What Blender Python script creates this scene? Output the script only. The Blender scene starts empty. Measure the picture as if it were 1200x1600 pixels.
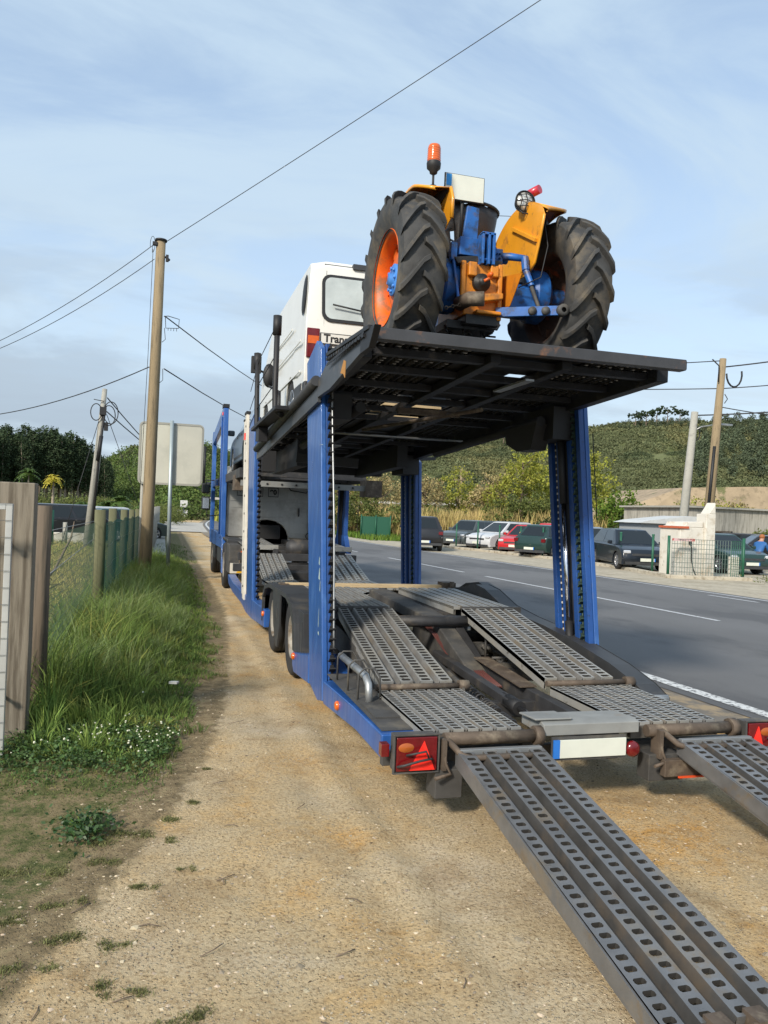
import bpy, bmesh, math, random
import numpy as np
from math import sin, cos, pi, radians, atan2, hypot
from mathutils import Vector, Matrix

SC = bpy.context.scene
COL = SC.collection

# ---------------------------------------------------------------- camera
cam_d = bpy.data.cameras.new("camera")
cam = bpy.data.objects.new("camera", cam_d)
COL.objects.link(cam)
SC.camera = cam
cam_d.sensor_fit = 'HORIZONTAL'
cam_d.sensor_width = 36.0
cam_d.lens = 36.0 * 1220 / 1200
cam_d.clip_start = 0.05
cam_d.clip_end = 3000
YAW = math.atan(345 / 1220)
cam.matrix_world = (Matrix.Translation((0, 0, 1.7)) @ Matrix.Rotation(-YAW, 4, 'Z')
                    @ Matrix.Rotation(pi / 2 + math.atan(3 / 1220), 4, 'X') @ Matrix.Rotation(0.04, 4, 'Z'))

# ---------------------------------------------------------------- light
SUN_DIR = Vector((-0.62, -0.60, 0.56)).normalized()      # towards the sun
sun_d = bpy.data.lights.new("sun", 'SUN')
sun_d.energy = 3.1
sun_d.angle = radians(8)
sun_d.color = (1.0, 0.92, 0.80)
sun = bpy.data.objects.new("sun", sun_d)
COL.objects.link(sun)
sun.rotation_euler = SUN_DIR.to_track_quat('Z', 'Y').to_euler()

world = bpy.data.worlds.new("World")
SC.world = world
world.use_nodes = True
wn, wl = world.node_tree.nodes, world.node_tree.links
wn.clear()
w_out = wn.new('ShaderNodeOutputWorld')
w_bg = wn.new('ShaderNodeBackground')
sky = wn.new('ShaderNodeTexSky')
sky.sky_type = 'NISHITA'
sky.sun_disc = False
sky.sun_elevation = math.asin(SUN_DIR.z)
sky.sun_rotation = atan2(SUN_DIR.x, SUN_DIR.y)
sky.air_density = 1.0
sky.dust_density = 1.5
sky.ozone_density = 2.0
w_bg.inputs['Strength'].default_value = 0.15
tc = wn.new('ShaderNodeTexCoord')
sep = wn.new('ShaderNodeSeparateXYZ')
wl.new(tc.outputs['Generated'], sep.inputs[0])
# project the view direction on a flat cloud layer
zc = wn.new('ShaderNodeMath'); zc.operation = 'MAXIMUM'; zc.inputs[1].default_value = 0.0
wl.new(sep.outputs['Z'], zc.inputs[0])
za = wn.new('ShaderNodeMath'); za.operation = 'ADD'; za.inputs[1].default_value = 0.12
wl.new(zc.outputs[0], za.inputs[0])
dx = wn.new('ShaderNodeMath'); dx.operation = 'DIVIDE'
dy = wn.new('ShaderNodeMath'); dy.operation = 'DIVIDE'
wl.new(sep.outputs['X'], dx.inputs[0]); wl.new(za.outputs[0], dx.inputs[1])
wl.new(sep.outputs['Y'], dy.inputs[0]); wl.new(za.outputs[0], dy.inputs[1])
cmb = wn.new('ShaderNodeCombineXYZ')
wl.new(dx.outputs[0], cmb.inputs[0]); wl.new(dy.outputs[0], cmb.inputs[1])


def w_noise(scale, detail, rough, dist=0.0, off=(0, 0, 0), stretch=(1, 1, 1), raw=False):
    mp = wn.new('ShaderNodeMapping')
    mp.inputs['Location'].default_value = off
    mp.inputs['Scale'].default_value = stretch
    wl.new(tc.outputs['Generated'] if raw else cmb.outputs[0], mp.inputs['Vector'])
    n = wn.new('ShaderNodeTexNoise')
    n.inputs['Scale'].default_value = scale
    n.inputs['Detail'].default_value = detail
    n.inputs['Roughness'].default_value = rough
    n.inputs['Distortion'].default_value = dist
    wl.new(mp.outputs[0], n.inputs['Vector'])
    return n


def w_ramp(src, p0, p1, c0=(0, 0, 0, 1), c1=(1, 1, 1, 1)):
    r = wn.new('ShaderNodeValToRGB')
    r.color_ramp.elements[0].position = p0
    r.color_ramp.elements[1].position = p1
    r.color_ramp.elements[0].color = c0
    r.color_ramp.elements[1].color = c1
    r.color_ramp.interpolation = 'EASE'
    wl.new(src, r.inputs[0])
    return r


def w_mix(fac, a, b):
    m = wn.new('ShaderNodeMixRGB')
    if isinstance(fac, float):
        m.inputs[0].default_value = fac
    else:
        wl.new(fac, m.inputs[0])
    for s, v in ((1, a), (2, b)):
        if isinstance(v, tuple):
            m.inputs[s].default_value = v
        else:
            wl.new(v, m.inputs[s])
    return m.outputs[0]


veil = w_ramp(w_noise(1.1, 7, 0.60, 1.2, (1.3, 0.2, 0), (0.8, 1.4, 1)).outputs[0], 0.34, 0.66, (0.50, 0.50, 0.50, 1), (0.95, 0.95, 0.95, 1))
c1 = w_mix(veil.outputs[0], sky.outputs[0], (2.60, 3.30, 3.98, 1))
greys = w_ramp(w_noise(2.6, 7, 0.55, 0.4, (3.1, 0.4, 0.2), (1, 1, 4.2), True).outputs[0], 0.42, 0.58)
low = wn.new('ShaderNodeMapRange')
low.inputs['From Min'].default_value = 0.02
low.inputs['From Max'].default_value = 0.36
low.inputs['To Min'].default_value = 0.85
low.inputs['To Max'].default_value = 0.0
wl.new(sep.outputs['Z'], low.inputs['Value'])
gm = wn.new('ShaderNodeMath'); gm.operation = 'MULTIPLY'
wl.new(greys.outputs[0], gm.inputs[0]); wl.new(low.outputs[0], gm.inputs[1])
hzr = wn.new('ShaderNodeMapRange')
hzr.inputs['From Min'].default_value = 0.0
hzr.inputs['From Max'].default_value = 0.45
hzr.inputs['To Min'].default_value = 0.65
hzr.inputs['To Max'].default_value = 0.0
wl.new(sep.outputs['Z'], hzr.inputs['Value'])
c1 = w_mix(hzr.outputs[0], c1, (3.2, 3.75, 4.15, 1))
c2 = w_mix(gm.outputs[0], c1, (1.6, 1.95, 2.4, 1))
wl.new(c2, w_bg.inputs['Color'])
wl.new(w_bg.outputs[0], w_out.inputs[0])

SC.view_settings.view_transform = 'Standard'
SC.view_settings.look = 'None'
SC.view_settings.exposure = 0.6
SC.view_settings.gamma = 1.0
SC.render.engine = 'CYCLES'
SC.cycles.max_bounces = 6
SC.cycles.transparent_max_bounces = 12
SC.cycles.caustics_reflective = False
SC.cycles.caustics_refractive = False

RNG = np.random.default_rng(11)
random.seed(5)

# ---------------------------------------------------------------- materials
def mat(name, col, rough=0.6, metal=0.0, var=0.0, vscale=4.0, col2=None, c2lo=0.5, c2hi=0.65, c2scale=3.0,
        bump=0.0, bscale=40.0, spec=0.5, coat=0.0, stretch=(1, 1, 1), col3=None, c3lo=0.55, c3hi=0.7, c3scale=9.0,
        emit=None, alpha=None, trans=0.0, island=0.0, rvar=0.0):
    m = bpy.data.materials.new(name)
    m.use_nodes = True
    nt = m.node_tree
    N, L = nt.nodes, nt.links
    b = N['Principled BSDF']
    b.inputs['Roughness'].default_value = rough
    b.inputs['Metallic'].default_value = metal
    b.inputs['Specular IOR Level'].default_value = spec
    if coat:
        b.inputs['Coat Weight'].default_value = coat
        b.inputs['Coat Roughness'].default_value = 0.08
    tcn = N.new('ShaderNodeTexCoord')
    mp = N.new('ShaderNodeMapping')
    mp.inputs['Scale'].default_value = stretch
    L.new(tcn.outputs['Object'], mp.inputs[0])

    def noise(scale, detail=5, rough=0.6):
        n = N.new('ShaderNodeTexNoise')
        n.inputs['Scale'].default_value = scale
        n.inputs['Detail'].default_value = detail
        n.inputs['Roughness'].default_value = rough
        L.new(mp.outputs[0], n.inputs['Vector'])
        return n
    cur = None
    base = (*col, 1)
    if var > 0:
        n = noise(vscale)
        r = N.new('ShaderNodeValToRGB')
        r.color_ramp.elements[0].position = 0.3
        r.color_ramp.elements[1].position = 0.7
        r.color_ramp.elements[0].color = (*[c * (1 - var) for c in col], 1)
        r.color_ramp.elements[1].color = (*[min(1, c * (1 + var)) for c in col], 1)
        L.new(n.outputs[0], r.inputs[0])
        cur = r.outputs[0]
    for cc, lo, hi, s in ((col2, c2lo, c2hi, c2scale), (col3, c3lo, c3hi, c3scale)):
        if cc is None:
            continue
        n = noise(s, 8, 0.65)
        r = N.new('ShaderNodeValToRGB')
        r.color_ramp.elements[0].position = lo
        r.color_ramp.elements[1].position = hi
        L.new(n.outputs[0], r.inputs[0])
        mx = N.new('ShaderNodeMixRGB')
        L.new(r.outputs[0], mx.inputs[0])
        if cur is None:
            mx.inputs[1].default_value = base
        else:
            L.new(cur, mx.inputs[1])
        mx.inputs[2].default_value = (*cc, 1)
        cur = mx.outputs[0]
    if island > 0:
        g = N.new('ShaderNodeNewGeometry')
        hs = N.new('ShaderNodeHueSaturation')
        mr = N.new('ShaderNodeMapRange')
        mr.inputs['To Min'].default_value = 1 - island
        mr.inputs['To Max'].default_value = 1 + island
        L.new(g.outputs['Random Per Island'], mr.inputs['Value'])
        L.new(mr.outputs[0], hs.inputs['Value'])
        mr2 = N.new('ShaderNodeMapRange')
        mr2.inputs['To Min'].default_value = 0.485
        mr2.inputs['To Max'].default_value = 0.515
        mm = N.new('ShaderNodeMath'); mm.operation = 'FRACT'
        m3 = N.new('ShaderNodeMath'); m3.operation = 'MULTIPLY'; m3.inputs[1].default_value = 17.3
        L.new(g.outputs['Random Per Island'], m3.inputs[0]); L.new(m3.outputs[0], mm.inputs[0])
        L.new(mm.outputs[0], mr2.inputs['Value'])
        L.new(mr2.outputs[0], hs.inputs['Hue'])
        if cur is None:
            hs.inputs['Color'].default_value = base
        else:
            L.new(cur, hs.inputs['Color'])
        cur = hs.outputs[0]
    if cur is None:
        b.inputs['Base Color'].default_value = base
    else:
        L.new(cur, b.inputs['Base Color'])
    if rvar > 0:
        n = noise(vscale * 2.3)
        mr = N.new('ShaderNodeMapRange')
        mr.inputs['From Min'].default_value = 0.3
        mr.inputs['From Max'].default_value = 0.7
        mr.inputs['To Min'].default_value = max(0.02, rough - rvar)
        mr.inputs['To Max'].default_value = min(1, rough + rvar)
        L.new(n.outputs[0], mr.inputs['Value'])
        L.new(mr.outputs[0], b.inputs['Roughness'])
    if bump > 0:
        n = noise(bscale, 4)
        bp = N.new('ShaderNodeBump')
        bp.inputs['Strength'].default_value = 1.0
        bp.inputs['Distance'].default_value = bump
        L.new(n.outputs[0], bp.inputs['Height'])
        L.new(bp.outputs[0], b.inputs['Normal'])
    if emit:
        b.inputs['Emission Color'].default_value = (*emit[0], 1)
        b.inputs['Emission Strength'].default_value = emit[1]
    if alpha is not None:
        b.inputs['Alpha'].default_value = alpha
    if trans > 0:
        tr = N.new('ShaderNodeBsdfTranslucent')
        if cur is None:
            tr.inputs['Color'].default_value = base
        else:
            L.new(cur, tr.inputs['Color'])
        ms = N.new('ShaderNodeMixShader')
        ms.inputs[0].default_value = trans
        L.new(b.outputs[0], ms.inputs[1]); L.new(tr.outputs[0], ms.inputs[2])
        L.new(ms.outputs[0], N['Material Output'].inputs['Surface'])
    return m


# ---------------------------------------------------------------- mesh builder
OFF = {}


def set_tags(o, label=None, cat=None, group=None, kind=None):
    if label: o['label'] = label
    if cat: o['category'] = cat
    if group: o['group'] = group
    if kind: o['kind'] = kind
    return o


def thing(name, loc, label, cat, group=None, rz=0.0, world_coords=False):
    o = bpy.data.objects.new(name, None)
    o.empty_display_size = 0.3
    COL.objects.link(o)
    o.location = loc
    o.rotation_euler = (0, 0, rz)
    set_tags(o, label, cat, group)
    OFF[o.name] = Vector(loc) if world_coords else Vector((0, 0, 0))
    return o


class MB:
    def __init__(s):
        s.v = []; s.f = []; s.m = []; s.sm = []

    def add(s, vs, fs, mi=0, smooth=False, M=None):
        o = len(s.v)
        if M is not None:
            vs = [M @ Vector(v) for v in vs]
        s.v += [tuple(v) for v in vs]
        for f in fs:
            s.f.append(tuple(i + o for i in f)); s.m.append(mi); s.sm.append(smooth)
        return s

    def box(s, c, d, M=None, mi=0):
        x, y, z = [q / 2 for q in d]
        vs = [Vector((c[0] + a * x, c[1] + b * y, c[2] + e * z)) for a in (-1, 1) for b in (-1, 1) for e in (-1, 1)]
        fs = [(0, 1, 3, 2), (4, 6, 7, 5), (0, 4, 5, 1), (2, 3, 7, 6), (0, 2, 6, 4), (1, 5, 7, 3)]
        return s.add(vs, fs, mi, False, M)

    def bb(s, lo, hi, mi=0, M=None):
        return s.box([(a + b) / 2 for a, b in zip(lo, hi)], [b - a for a, b in zip(lo, hi)], M, mi)

    def beam(s, a, b, w, h, mi=0, up=(0, 0, 1)):
        a = Vector(a); b = Vector(b)
        d = (b - a).normalized()
        u = Vector(up)
        x = d.cross(u)
        if x.length < 1e-4:
            x = d.cross(Vector((0, 1, 0)))
        x.normalize(); u = x.cross(d).normalized()
        vs = [p + x * (i * w / 2) + u * (j * h / 2) for p in (a, b) for i, j in ((-1, -1), (1, -1), (1, 1), (-1, 1))]
        return s.add(vs, [(0, 1, 2, 3), (7, 6, 5, 4), (0, 4, 5, 1), (1, 5, 6, 2), (2, 6, 7, 3), (3, 7, 4, 0)], mi)

    def tube(s, pts, r, n=8, mi=0, cap=True, smooth=True):
        pts = [Vector(p) for p in pts]
        k = len(pts)
        rs = r if isinstance(r, (list, tuple)) else [r] * k
        vs = []
        ref = None
        for i, p in enumerate(pts):
            d = (pts[min(i + 1, k - 1)] - pts[max(i - 1, 0)]).normalized()
            if ref is None:
                ref = d.orthogonal().normalized()
            x = ref - d * ref.dot(d)
            if x.length < 1e-5:
                x = d.orthogonal()
            x.normalize(); ref = x
            y = d.cross(x)
            for j in range(n):
                a = 2 * pi * j / n
                vs.append(p + (x * cos(a) + y * sin(a)) * rs[i])
        fs = []
        for i in range(k - 1):
            for j in range(n):
                j2 = (j + 1) % n
                fs.append((i * n + j, i * n + j2, (i + 1) * n + j2, (i + 1) * n + j))
        s.add(vs, fs, mi, smooth)
        if cap:
            o = len(s.v) - k * n
            s.f.append(tuple(o + j for j in range(n))[::-1]); s.m.append(mi); s.sm.append(False)
            s.f.append(tuple(o + (k - 1) * n + j for j in range(n))); s.m.append(mi); s.sm.append(False)
        return s

    def prism(s, poly, axis, a, b, mi=0, M=None, smooth=False):
        """poly: 2D points; axis 0: (y,z), 1: (x,z), 2: (x,y)"""
        n = len(poly)

        def P(q, t):
            return {0: (t, q[0], q[1]), 1: (q[0], t, q[1]), 2: (q[0], q[1], t)}[axis]
        vs = [P(q, a) for q in poly] + [P(q, b) for q in poly]
        fs = [tuple(range(n))[::-1], tuple(range(n, 2 * n))]
        s.add(vs, fs, mi, False, M)
        o = len(s.v) - 2 * n
        for i in range(n):
            j = (i + 1) % n
            s.f.append((o + i, o + j, o + n + j, o + n + i)); s.m.append(mi); s.sm.append(smooth)
        return s

    def lathe(s, prof, c, axis='x', n=24, mi=0, smooth=True, M=None):
        """prof: (r, t) along the axis"""
        k = len(prof)
        vs = []
        for r, t in prof:
            for j in range(n):
                a = 2 * pi * j / n
                p = {'x': (t, r * cos(a), r * sin(a)), 'y': (r * cos(a), t, r * sin(a)), 'z': (r * cos(a), r * sin(a), t)}[axis]
                vs.append((c[0] + p[0], c[1] + p[1], c[2] + p[2]))
        fs = []
        for i in range(k - 1):
            for j in range(n):
                j2 = (j + 1) % n
                fs.append((i * n + j, i * n + j2, (i + 1) * n + j2, (i + 1) * n + j))
        return s.add(vs, fs, mi, smooth, M)

    def sphere(s, c, r, n=10, k=6, mi=0, sc=(1, 1, 1)):
        prof = [(max(1e-4, r * sin(pi * i / k)), -r * cos(pi * i / k)) for i in range(k + 1)]
        o = len(s.v)
        s.lathe(prof, (0, 0, 0), 'z', n, mi)
        s.v[o:] = [(c[0] + v[0] * sc[0], c[1] + v[1] * sc[1], c[2] + v[2] * sc[2]) for v in s.v[o:]]
        return s

    def build_each(s, name, mats, parent=None, **kw):
        """every connected piece becomes a part of its own"""
        par = list(range(len(s.v)))

        def find(a):
            while par[a] != a:
                par[a] = par[par[a]]; a = par[a]
            return a
        for f in s.f:
            r0 = find(f[0])
            for q in f[1:]:
                r1 = find(q)
                if r1 != r0: par[r1] = r0
        groups = {}
        for i, f in enumerate(s.f):
            groups.setdefault(find(f[0]), []).append(i)
        out = []
        for g in groups.values():
            mb = MB(); mp = {}
            for i in g:
                ff = []
                for q in s.f[i]:
                    if q not in mp:
                        mp[q] = len(mb.v); mb.v.append(s.v[q])
                    ff.append(mp[q])
                mb.f.append(tuple(ff)); mb.m.append(s.m[i]); mb.sm.append(s.sm[i])
            out.append(mb.build(name, mats, parent, **kw))
        return out

    def build(s, name, mats, parent=None, bevel=0.0, seg=2, autosmooth=False, label=None):
        me = bpy.data.meshes.new(name)
        off = Vector((0, 0, 0))
        p = parent
        if p is not None:
            off = OFF[p.name]
        vs = [(v[0] - off[0], v[1] - off[1], v[2] - off[2]) for v in s.v] if off.length else s.v
        me.from_pydata(vs, [], s.f)
        if not isinstance(mats, (list, tuple)):
            mats = [mats]
        for m in mats:
            me.materials.append(m)
        me.polygons.foreach_set('material_index', s.m)
        me.polygons.foreach_set('use_smooth', s.sm)
        bm = bmesh.new(); bm.from_mesh(me)
        bmesh.ops.recalc_face_normals(bm, faces=bm.faces)
        bm.to_mesh(me); bm.free()
        me.update()
        o = bpy.data.objects.new(name, me)
        COL.objects.link(o)
        if parent is not None:
            o.parent = parent
        OFF[o.name] = off
        if bevel > 0:
            md = o.modifiers.new('bevel', 'BEVEL')
            md.width = bevel; md.segments = seg; md.limit_method = 'ANGLE'; md.angle_limit = radians(35)
            md.harden_normals = True
            for q in me.polygons:
                q.use_smooth = True
        if label:
            o['label'] = label
        return o


def np_mesh(name, V, F, mats, mi=None, parent=None, smooth=False):
    V = np.asarray(V, dtype=np.float32); F = np.asarray(F, dtype=np.int32)
    if parent is not None:
        V = V - np.array(OFF[parent.name], dtype=np.float32)
    k = F.shape[1]
    me = bpy.data.meshes.new(name)
    me.vertices.add(len(V)); me.loops.add(F.size); me.polygons.add(len(F))
    me.vertices.foreach_set('co', V.ravel())
    me.loops.foreach_set('vertex_index', F.ravel())
    me.polygons.foreach_set('loop_start', np.arange(0, F.size, k, dtype=np.int32))
    me.polygons.foreach_set('loop_total', np.full(len(F), k, dtype=np.int32))
    if not isinstance(mats, (list, tuple)):
        mats = [mats]
    for m in mats:
        me.materials.append(m)
    if mi is not None:
        me.polygons.foreach_set('material_index', np.asarray(mi, dtype=np.int32))
    if smooth:
        me.polygons.foreach_set('use_smooth', np.ones(len(F), dtype=bool))
    me.update(calc_edges=True)
    o = bpy.data.objects.new(name, me)
    COL.objects.link(o)
    if parent is not None:
        o.parent = parent
        OFF[o.name] = OFF[parent.name]
    return o


def text_part(s, name, size, loc, rot, m, parent, extrude=0.002, align='CENTER', bold=0.0, sx=1.0):
    c = bpy.data.curves.new(name, 'FONT')
    c.body = s; c.size = size; c.extrude = extrude; c.align_x = align; c.align_y = 'CENTER'; c.offset = bold
    t = bpy.data.objects.new('tmp', c)
    COL.objects.link(t)
    dg = bpy.context.evaluated_depsgraph_get()
    me = bpy.data.meshes.new_from_object(t.evaluated_get(dg))
    bpy.data.objects.remove(t)
    me.name = name
    me.materials.clear(); me.materials.append(m)
    o = bpy.data.objects.new(name, me)
    COL.objects.link(o)
    M = Matrix.Translation(Vector(loc) - OFF[parent.name]) @ rot @ Matrix.Diagonal((sx, 1, 1, 1))
    me.transform(M)
    o.parent = parent
    OFF[o.name] = OFF[parent.name]
    return o


def copy_tree(o, parent=None):
    c = o.copy()
    COL.objects.link(c)
    if parent is not None:
        c.parent = parent
        c.matrix_parent_inverse = o.matrix_parent_inverse.copy()
    OFF[c.name] = OFF.get(o.name, Vector((0, 0, 0)))
    for ch in o.children:
        copy_tree(ch, c)
    return c


def sstep(x, a, b):
    t = np.clip((np.asarray(x, float) - a) / (b - a), 0, 1)
    return t * t * (3 - 2 * t)


def vnoise(x, y, seed=0):
    """cheap smooth value noise"""
    x = np.asarray(x, float); y = np.asarray(y, float)
    xi = np.floor(x).astype(np.int64); yi = np.floor(y).astype(np.int64)
    xf = x - xi; yf = y - yi
    xf = xf * xf * (3 - 2 * xf); yf = yf * yf * (3 - 2 * yf)

    def h(a, b):
        n = (a * 374761393 + b * 668265263 + seed * 1442695041) & 0x7fffffff
        n = ((n ^ (n >> 13)) * 1274126177) & 0x7fffffff
        return ((n ^ (n >> 16)) & 0xffff) / 65535.0
    return (h(xi, yi) * (1 - xf) + h(xi + 1, yi) * xf) * (1 - yf) + (h(xi, yi + 1) * (1 - xf) + h(xi + 1, yi + 1) * xf) * yf


def fbm(x, y, o=4, seed=0):
    s = 0; a = 0.5
    for i in range(o):
        s = s + a * vnoise(x * 2 ** i, y * 2 ** i, seed + i); a *= 0.5
    return s / (1 - 0.5 ** o)


# shared materials
M_blue = mat('trailer_blue_paint', (0.017, 0.082, 0.29), 0.40, 0.0, 0.18, 2.2, (0.05, 0.14, 0.36), 0.52, 0.72, 5, 0.0008, 25, coat=0.25,
             col3=(0.16, 0.16, 0.15), c3lo=0.64, c3hi=0.80, c3scale=7, rvar=0.14, stretch=(2.2, 2.2, 0.45))
M_blue_s = mat('trailer_blue_paint_scuffed', (0.014, 0.065, 0.24), 0.45, 0.0, 0.25, 3, (0.02, 0.03, 0.06), 0.60, 0.68, 30, 0.0008, 30)
M_white_s = mat('white_guide_strip', (0.62, 0.58, 0.50), 0.6, 0, 0.1, 6)
M_steel = mat('galvanised_tread_steel', (0.25, 0.245, 0.225), 0.48, 0.45, 0.22, 7, (0.33, 0.28, 0.20), 0.48, 0.68, 2.5, 0.0006, 60,
              col3=(0.09, 0.075, 0.06), c3lo=0.60, c3hi=0.72, c3scale=16, rvar=0.15)
M_steel_d = mat('dusty_tread_steel', (0.33, 0.33, 0.315), 0.5, 0.4, 0.2, 5, (0.40, 0.375, 0.32), 0.45, 0.65, 2, 0.0006, 60,
                col3=(0.10, 0.085, 0.07), c3lo=0.58, c3hi=0.70, c3scale=12)
M_ramp = mat('worn_ramp_steel', (0.19, 0.19, 0.19), 0.42, 0.5, 0.22, 5, (0.30, 0.25, 0.18), 0.55, 0.75, 3, 0.0005, 70,
             col3=(0.20, 0.15, 0.095), c3lo=0.56, c3hi=0.72, c3scale=6, rvar=0.16)
M_chas = mat('black_chassis_paint', (0.035, 0.035, 0.037), 0.6, 0.1, 0.3, 6, (0.12, 0.10, 0.075), 0.55, 0.75, 4, 0.001, 30)
M_chas_d = mat('dusty_chassis', (0.065, 0.063, 0.06), 0.7, 0.15, 0.3, 6, (0.14, 0.125, 0.10), 0.5, 0.7, 5, 0.001, 30)
M_deck = mat('deck_black_steel', (0.017, 0.017, 0.019), 0.55, 0.3, 0.3, 5, (0.07, 0.06, 0.05), 0.58, 0.7, 5, 0.001, 30)
M_deck_edge = mat('deck_edge_worn', (0.055, 0.055, 0.058), 0.5, 0.3, 0.2, 5, (0.20, 0.10, 0.055), 0.56, 0.68, 6, 0.001, 30)
M_rust = mat('rusty_steel', (0.10, 0.075, 0.055), 0.75, 0.2, 0.3, 12, (0.22, 0.18, 0.13), 0.52, 0.7, 9, 0.001, 60)
M_rubber = mat('tyre_rubber', (0.022, 0.022, 0.023), 0.8, 0, 0.3, 8, (0.09, 0.075, 0.055), 0.55, 0.8, 3, 0.001, 60)
M_plastic = mat('dark_plastic', (0.035, 0.037, 0.04), 0.55, 0, 0.2, 5, (0.09, 0.08, 0.065), 0.55, 0.78, 4)
M_chrome = mat('chrome_rod', (0.75, 0.76, 0.8), 0.12, 1.0)
M_galv = mat('galvanised_pipe', (0.36, 0.37, 0.37), 0.45, 0.7, 0.15, 8)
M_red = mat('red_lens', (0.13, 0.004, 0.006), 0.22, 0, 0.2, 25, coat=0.6)
M_redb = mat('bright_red_lens', (0.85, 0.03, 0.02), 0.2, 0, 0.1, 25, coat=0.6)
M_amber = mat('amber_lens', (0.62, 0.11, 0.008), 0.2, 0, 0.1, 30, coat=0.5)
M_platew = mat('number_plate_pale', (0.62, 0.64, 0.56), 0.5, 0, 0.05, 6, (0.05, 0.05, 0.045), 0.70, 0.72, 26)
M_plateb = mat('number_plate_blue', (0.02, 0.16, 0.55), 0.45)
M_black = mat('matt_black', (0.012, 0.012, 0.013), 0.6)
M_timber = mat('pale_timber', (0.50, 0.38, 0.22), 0.8, 0, 0.15, 8, stretch=(1, 6, 6))
M_glass = mat('dark_car_glass', (0.012, 0.016, 0.018), 0.05, 0, spec=0.5)
M_grime_shade = mat('hole_grime_shade', (0.030, 0.028, 0.025), 0.8, 0.1)  # slot walls: grime, plus the shade of the holes painted in
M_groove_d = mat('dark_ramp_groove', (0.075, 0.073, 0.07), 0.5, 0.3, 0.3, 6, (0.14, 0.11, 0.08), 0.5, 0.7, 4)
M_groove = mat('darker_groove', (0.165, 0.16, 0.15), 0.6, 0.2, 0.3, 6, (0.17, 0.14, 0.10), 0.5, 0.7, 4)  # groove floors and rib walls darker than the rib tops
M_lightgrey = mat('light_grey_bumper', (0.24, 0.245, 0.235), 0.65, 0.1, 0.15, 5, (0.20, 0.15, 0.10), 0.58, 0.75, 6)
# ================================================================ SETTING
# road curves: x at y
RY = [-4, 6, 20, 45, 77, 110, 160, 260]
NEAR = [5.75, 5.22, 4.38, 2.95, 3.9, 6.6, 13.5, 36]
CENT = [10.6, 9.9, 8.85, 7.0, 7.2, 9.2, 15.8, 38]
FARE = [15.3, 14.35, 13.0, 10.66, 10.3, 11.8, 18.2, 40]
from_edge = lambda tab, y: float(np.interp(y, RY, tab))


def smooth_curve(tab, y):
    # a small moving average rounds the corners of the polyline
    return np.mean([np.interp(np.asarray(y) + d, RY, tab) for d in (-8, -4, 0, 4, 8)], axis=0) if True else 0


YS = np.concatenate([np.arange(-4, 30, 1.0), np.arange(30, 262, 4.0)])


def ribbon(name, xa, xb, ys, z, m, kind='structure'):
    V = []; F = []
    for i, y in enumerate(ys):
        V.append((xa[i], y, z)); V.append((xb[i], y, z))
        if i:
            a = 2 * (i - 1)
            F.append((a, a + 1, a + 3, a + 2))
    o = np_mesh(name, V, F, m)
    o['kind'] = kind
    return o


def near_x(y): return smooth_curve(NEAR, y)
def cent_x(y): return smooth_curve(CENT, y)
def far_x(y): return smooth_curve(FARE, y)


# ---- ground sheet with soil / grass / sand masks
def grade(a, b, n, p=1.0):
    return a + (b - a) * np.linspace(0, 1, n) ** p


gx = np.unique(np.concatenate([-3 - grade(0, 1, 40, 2.2) * 700, np.arange(-3, -1, 0.12), np.arange(-1, 4.6, 0.055), np.arange(4.6, 20, 0.6),
                               20 + grade(0, 1, 40, 2.2) * 900]))
gy = np.unique(np.concatenate([np.arange(-6, 1.2, 0.6), np.arange(1.2, 9, 0.055), np.arange(9, 20, 0.13), np.arange(20, 60, 0.8), 60 + grade(0, 1, 40, 2.0) * 1100]))
GX, GY = np.meshgrid(gx, gy)
EDGE_Y = [0.5, 2.4, 3.0, 3.7, 4.7, 5.65, 6.5, 7.9, 10.2, 12.6, 15.4, 24, 36, 54, 90]
EDGE_X = [-1.2, -0.78, -0.66, -0.42, -0.12, 0.10, 0.24, 0.40, 0.58, 0.74, 0.80, 0.80, 0.85, 0.9, 0.95]


def grass_edge(y): return np.interp(y, EDGE_Y, EDGE_X)


near_fade = sstep(GX, 5.0, 4.2) * sstep(GX, -9, -3) * sstep(GY, 30, 16)
gz = (fbm(GX * 2.2, GY * 2.2, 4, 3) - 0.5) * 0.045 + (fbm(GX * 14, GY * 14, 3, 9) - 0.5) * 0.012
verge = sstep(GX, grass_edge(GY) + 0.1, grass_edge(GY) - 0.5)
ruts = lambda x, y: -0.016 * (np.exp(-((x - .98 - .05 * np.sin(y * .8)) / .10) ** 2) + .8 * np.exp(-((x - 1.30 + .03 * np.sin(y * .6)) / .09) ** 2) + .7 * np.exp(-((x - 2.55 - .04 * np.sin(y)) / .11) ** 2)) + .010 * np.exp(-((x - 1.14) / .07) ** 2)
gz = (gz + ruts(GX, GY)) * near_fade + 0.07 * verge * sstep(GY, 4.3, 6.5) * sstep(GX, -9, -3) * sstep(GY, 60, 30)
gz = np.where(GY > 40, gz * 0, gz)


def ground_z(x, y):
    e = grass_edge(y)
    nf = sstep(x, 5.0, 4.2) * sstep(x, -9, -3) * sstep(y, 30, 16)
    z = ((fbm(x * 2.2, y * 2.2, 4, 3) - 0.5) * 0.045 + (fbm(x * 14, y * 14, 3, 9) - 0.5) * 0.012 + ruts(x, y)) * nf
    return z + 0.07 * sstep(x, e + 0.1, e - 0.5) * sstep(y, 4.3, 6.5) * sstep(x, -9, -3) * sstep(y, 60, 30)


nyg, nxg = GX.shape
V = np.stack([GX.ravel(), GY.ravel(), gz.ravel()], 1)
ii = (np.arange(nyg - 1)[:, None] * nxg + np.arange(nxg - 1)[None, :]).ravel()
F = np.stack([ii, ii + 1, ii + nxg + 1, ii + nxg], 1)
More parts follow.
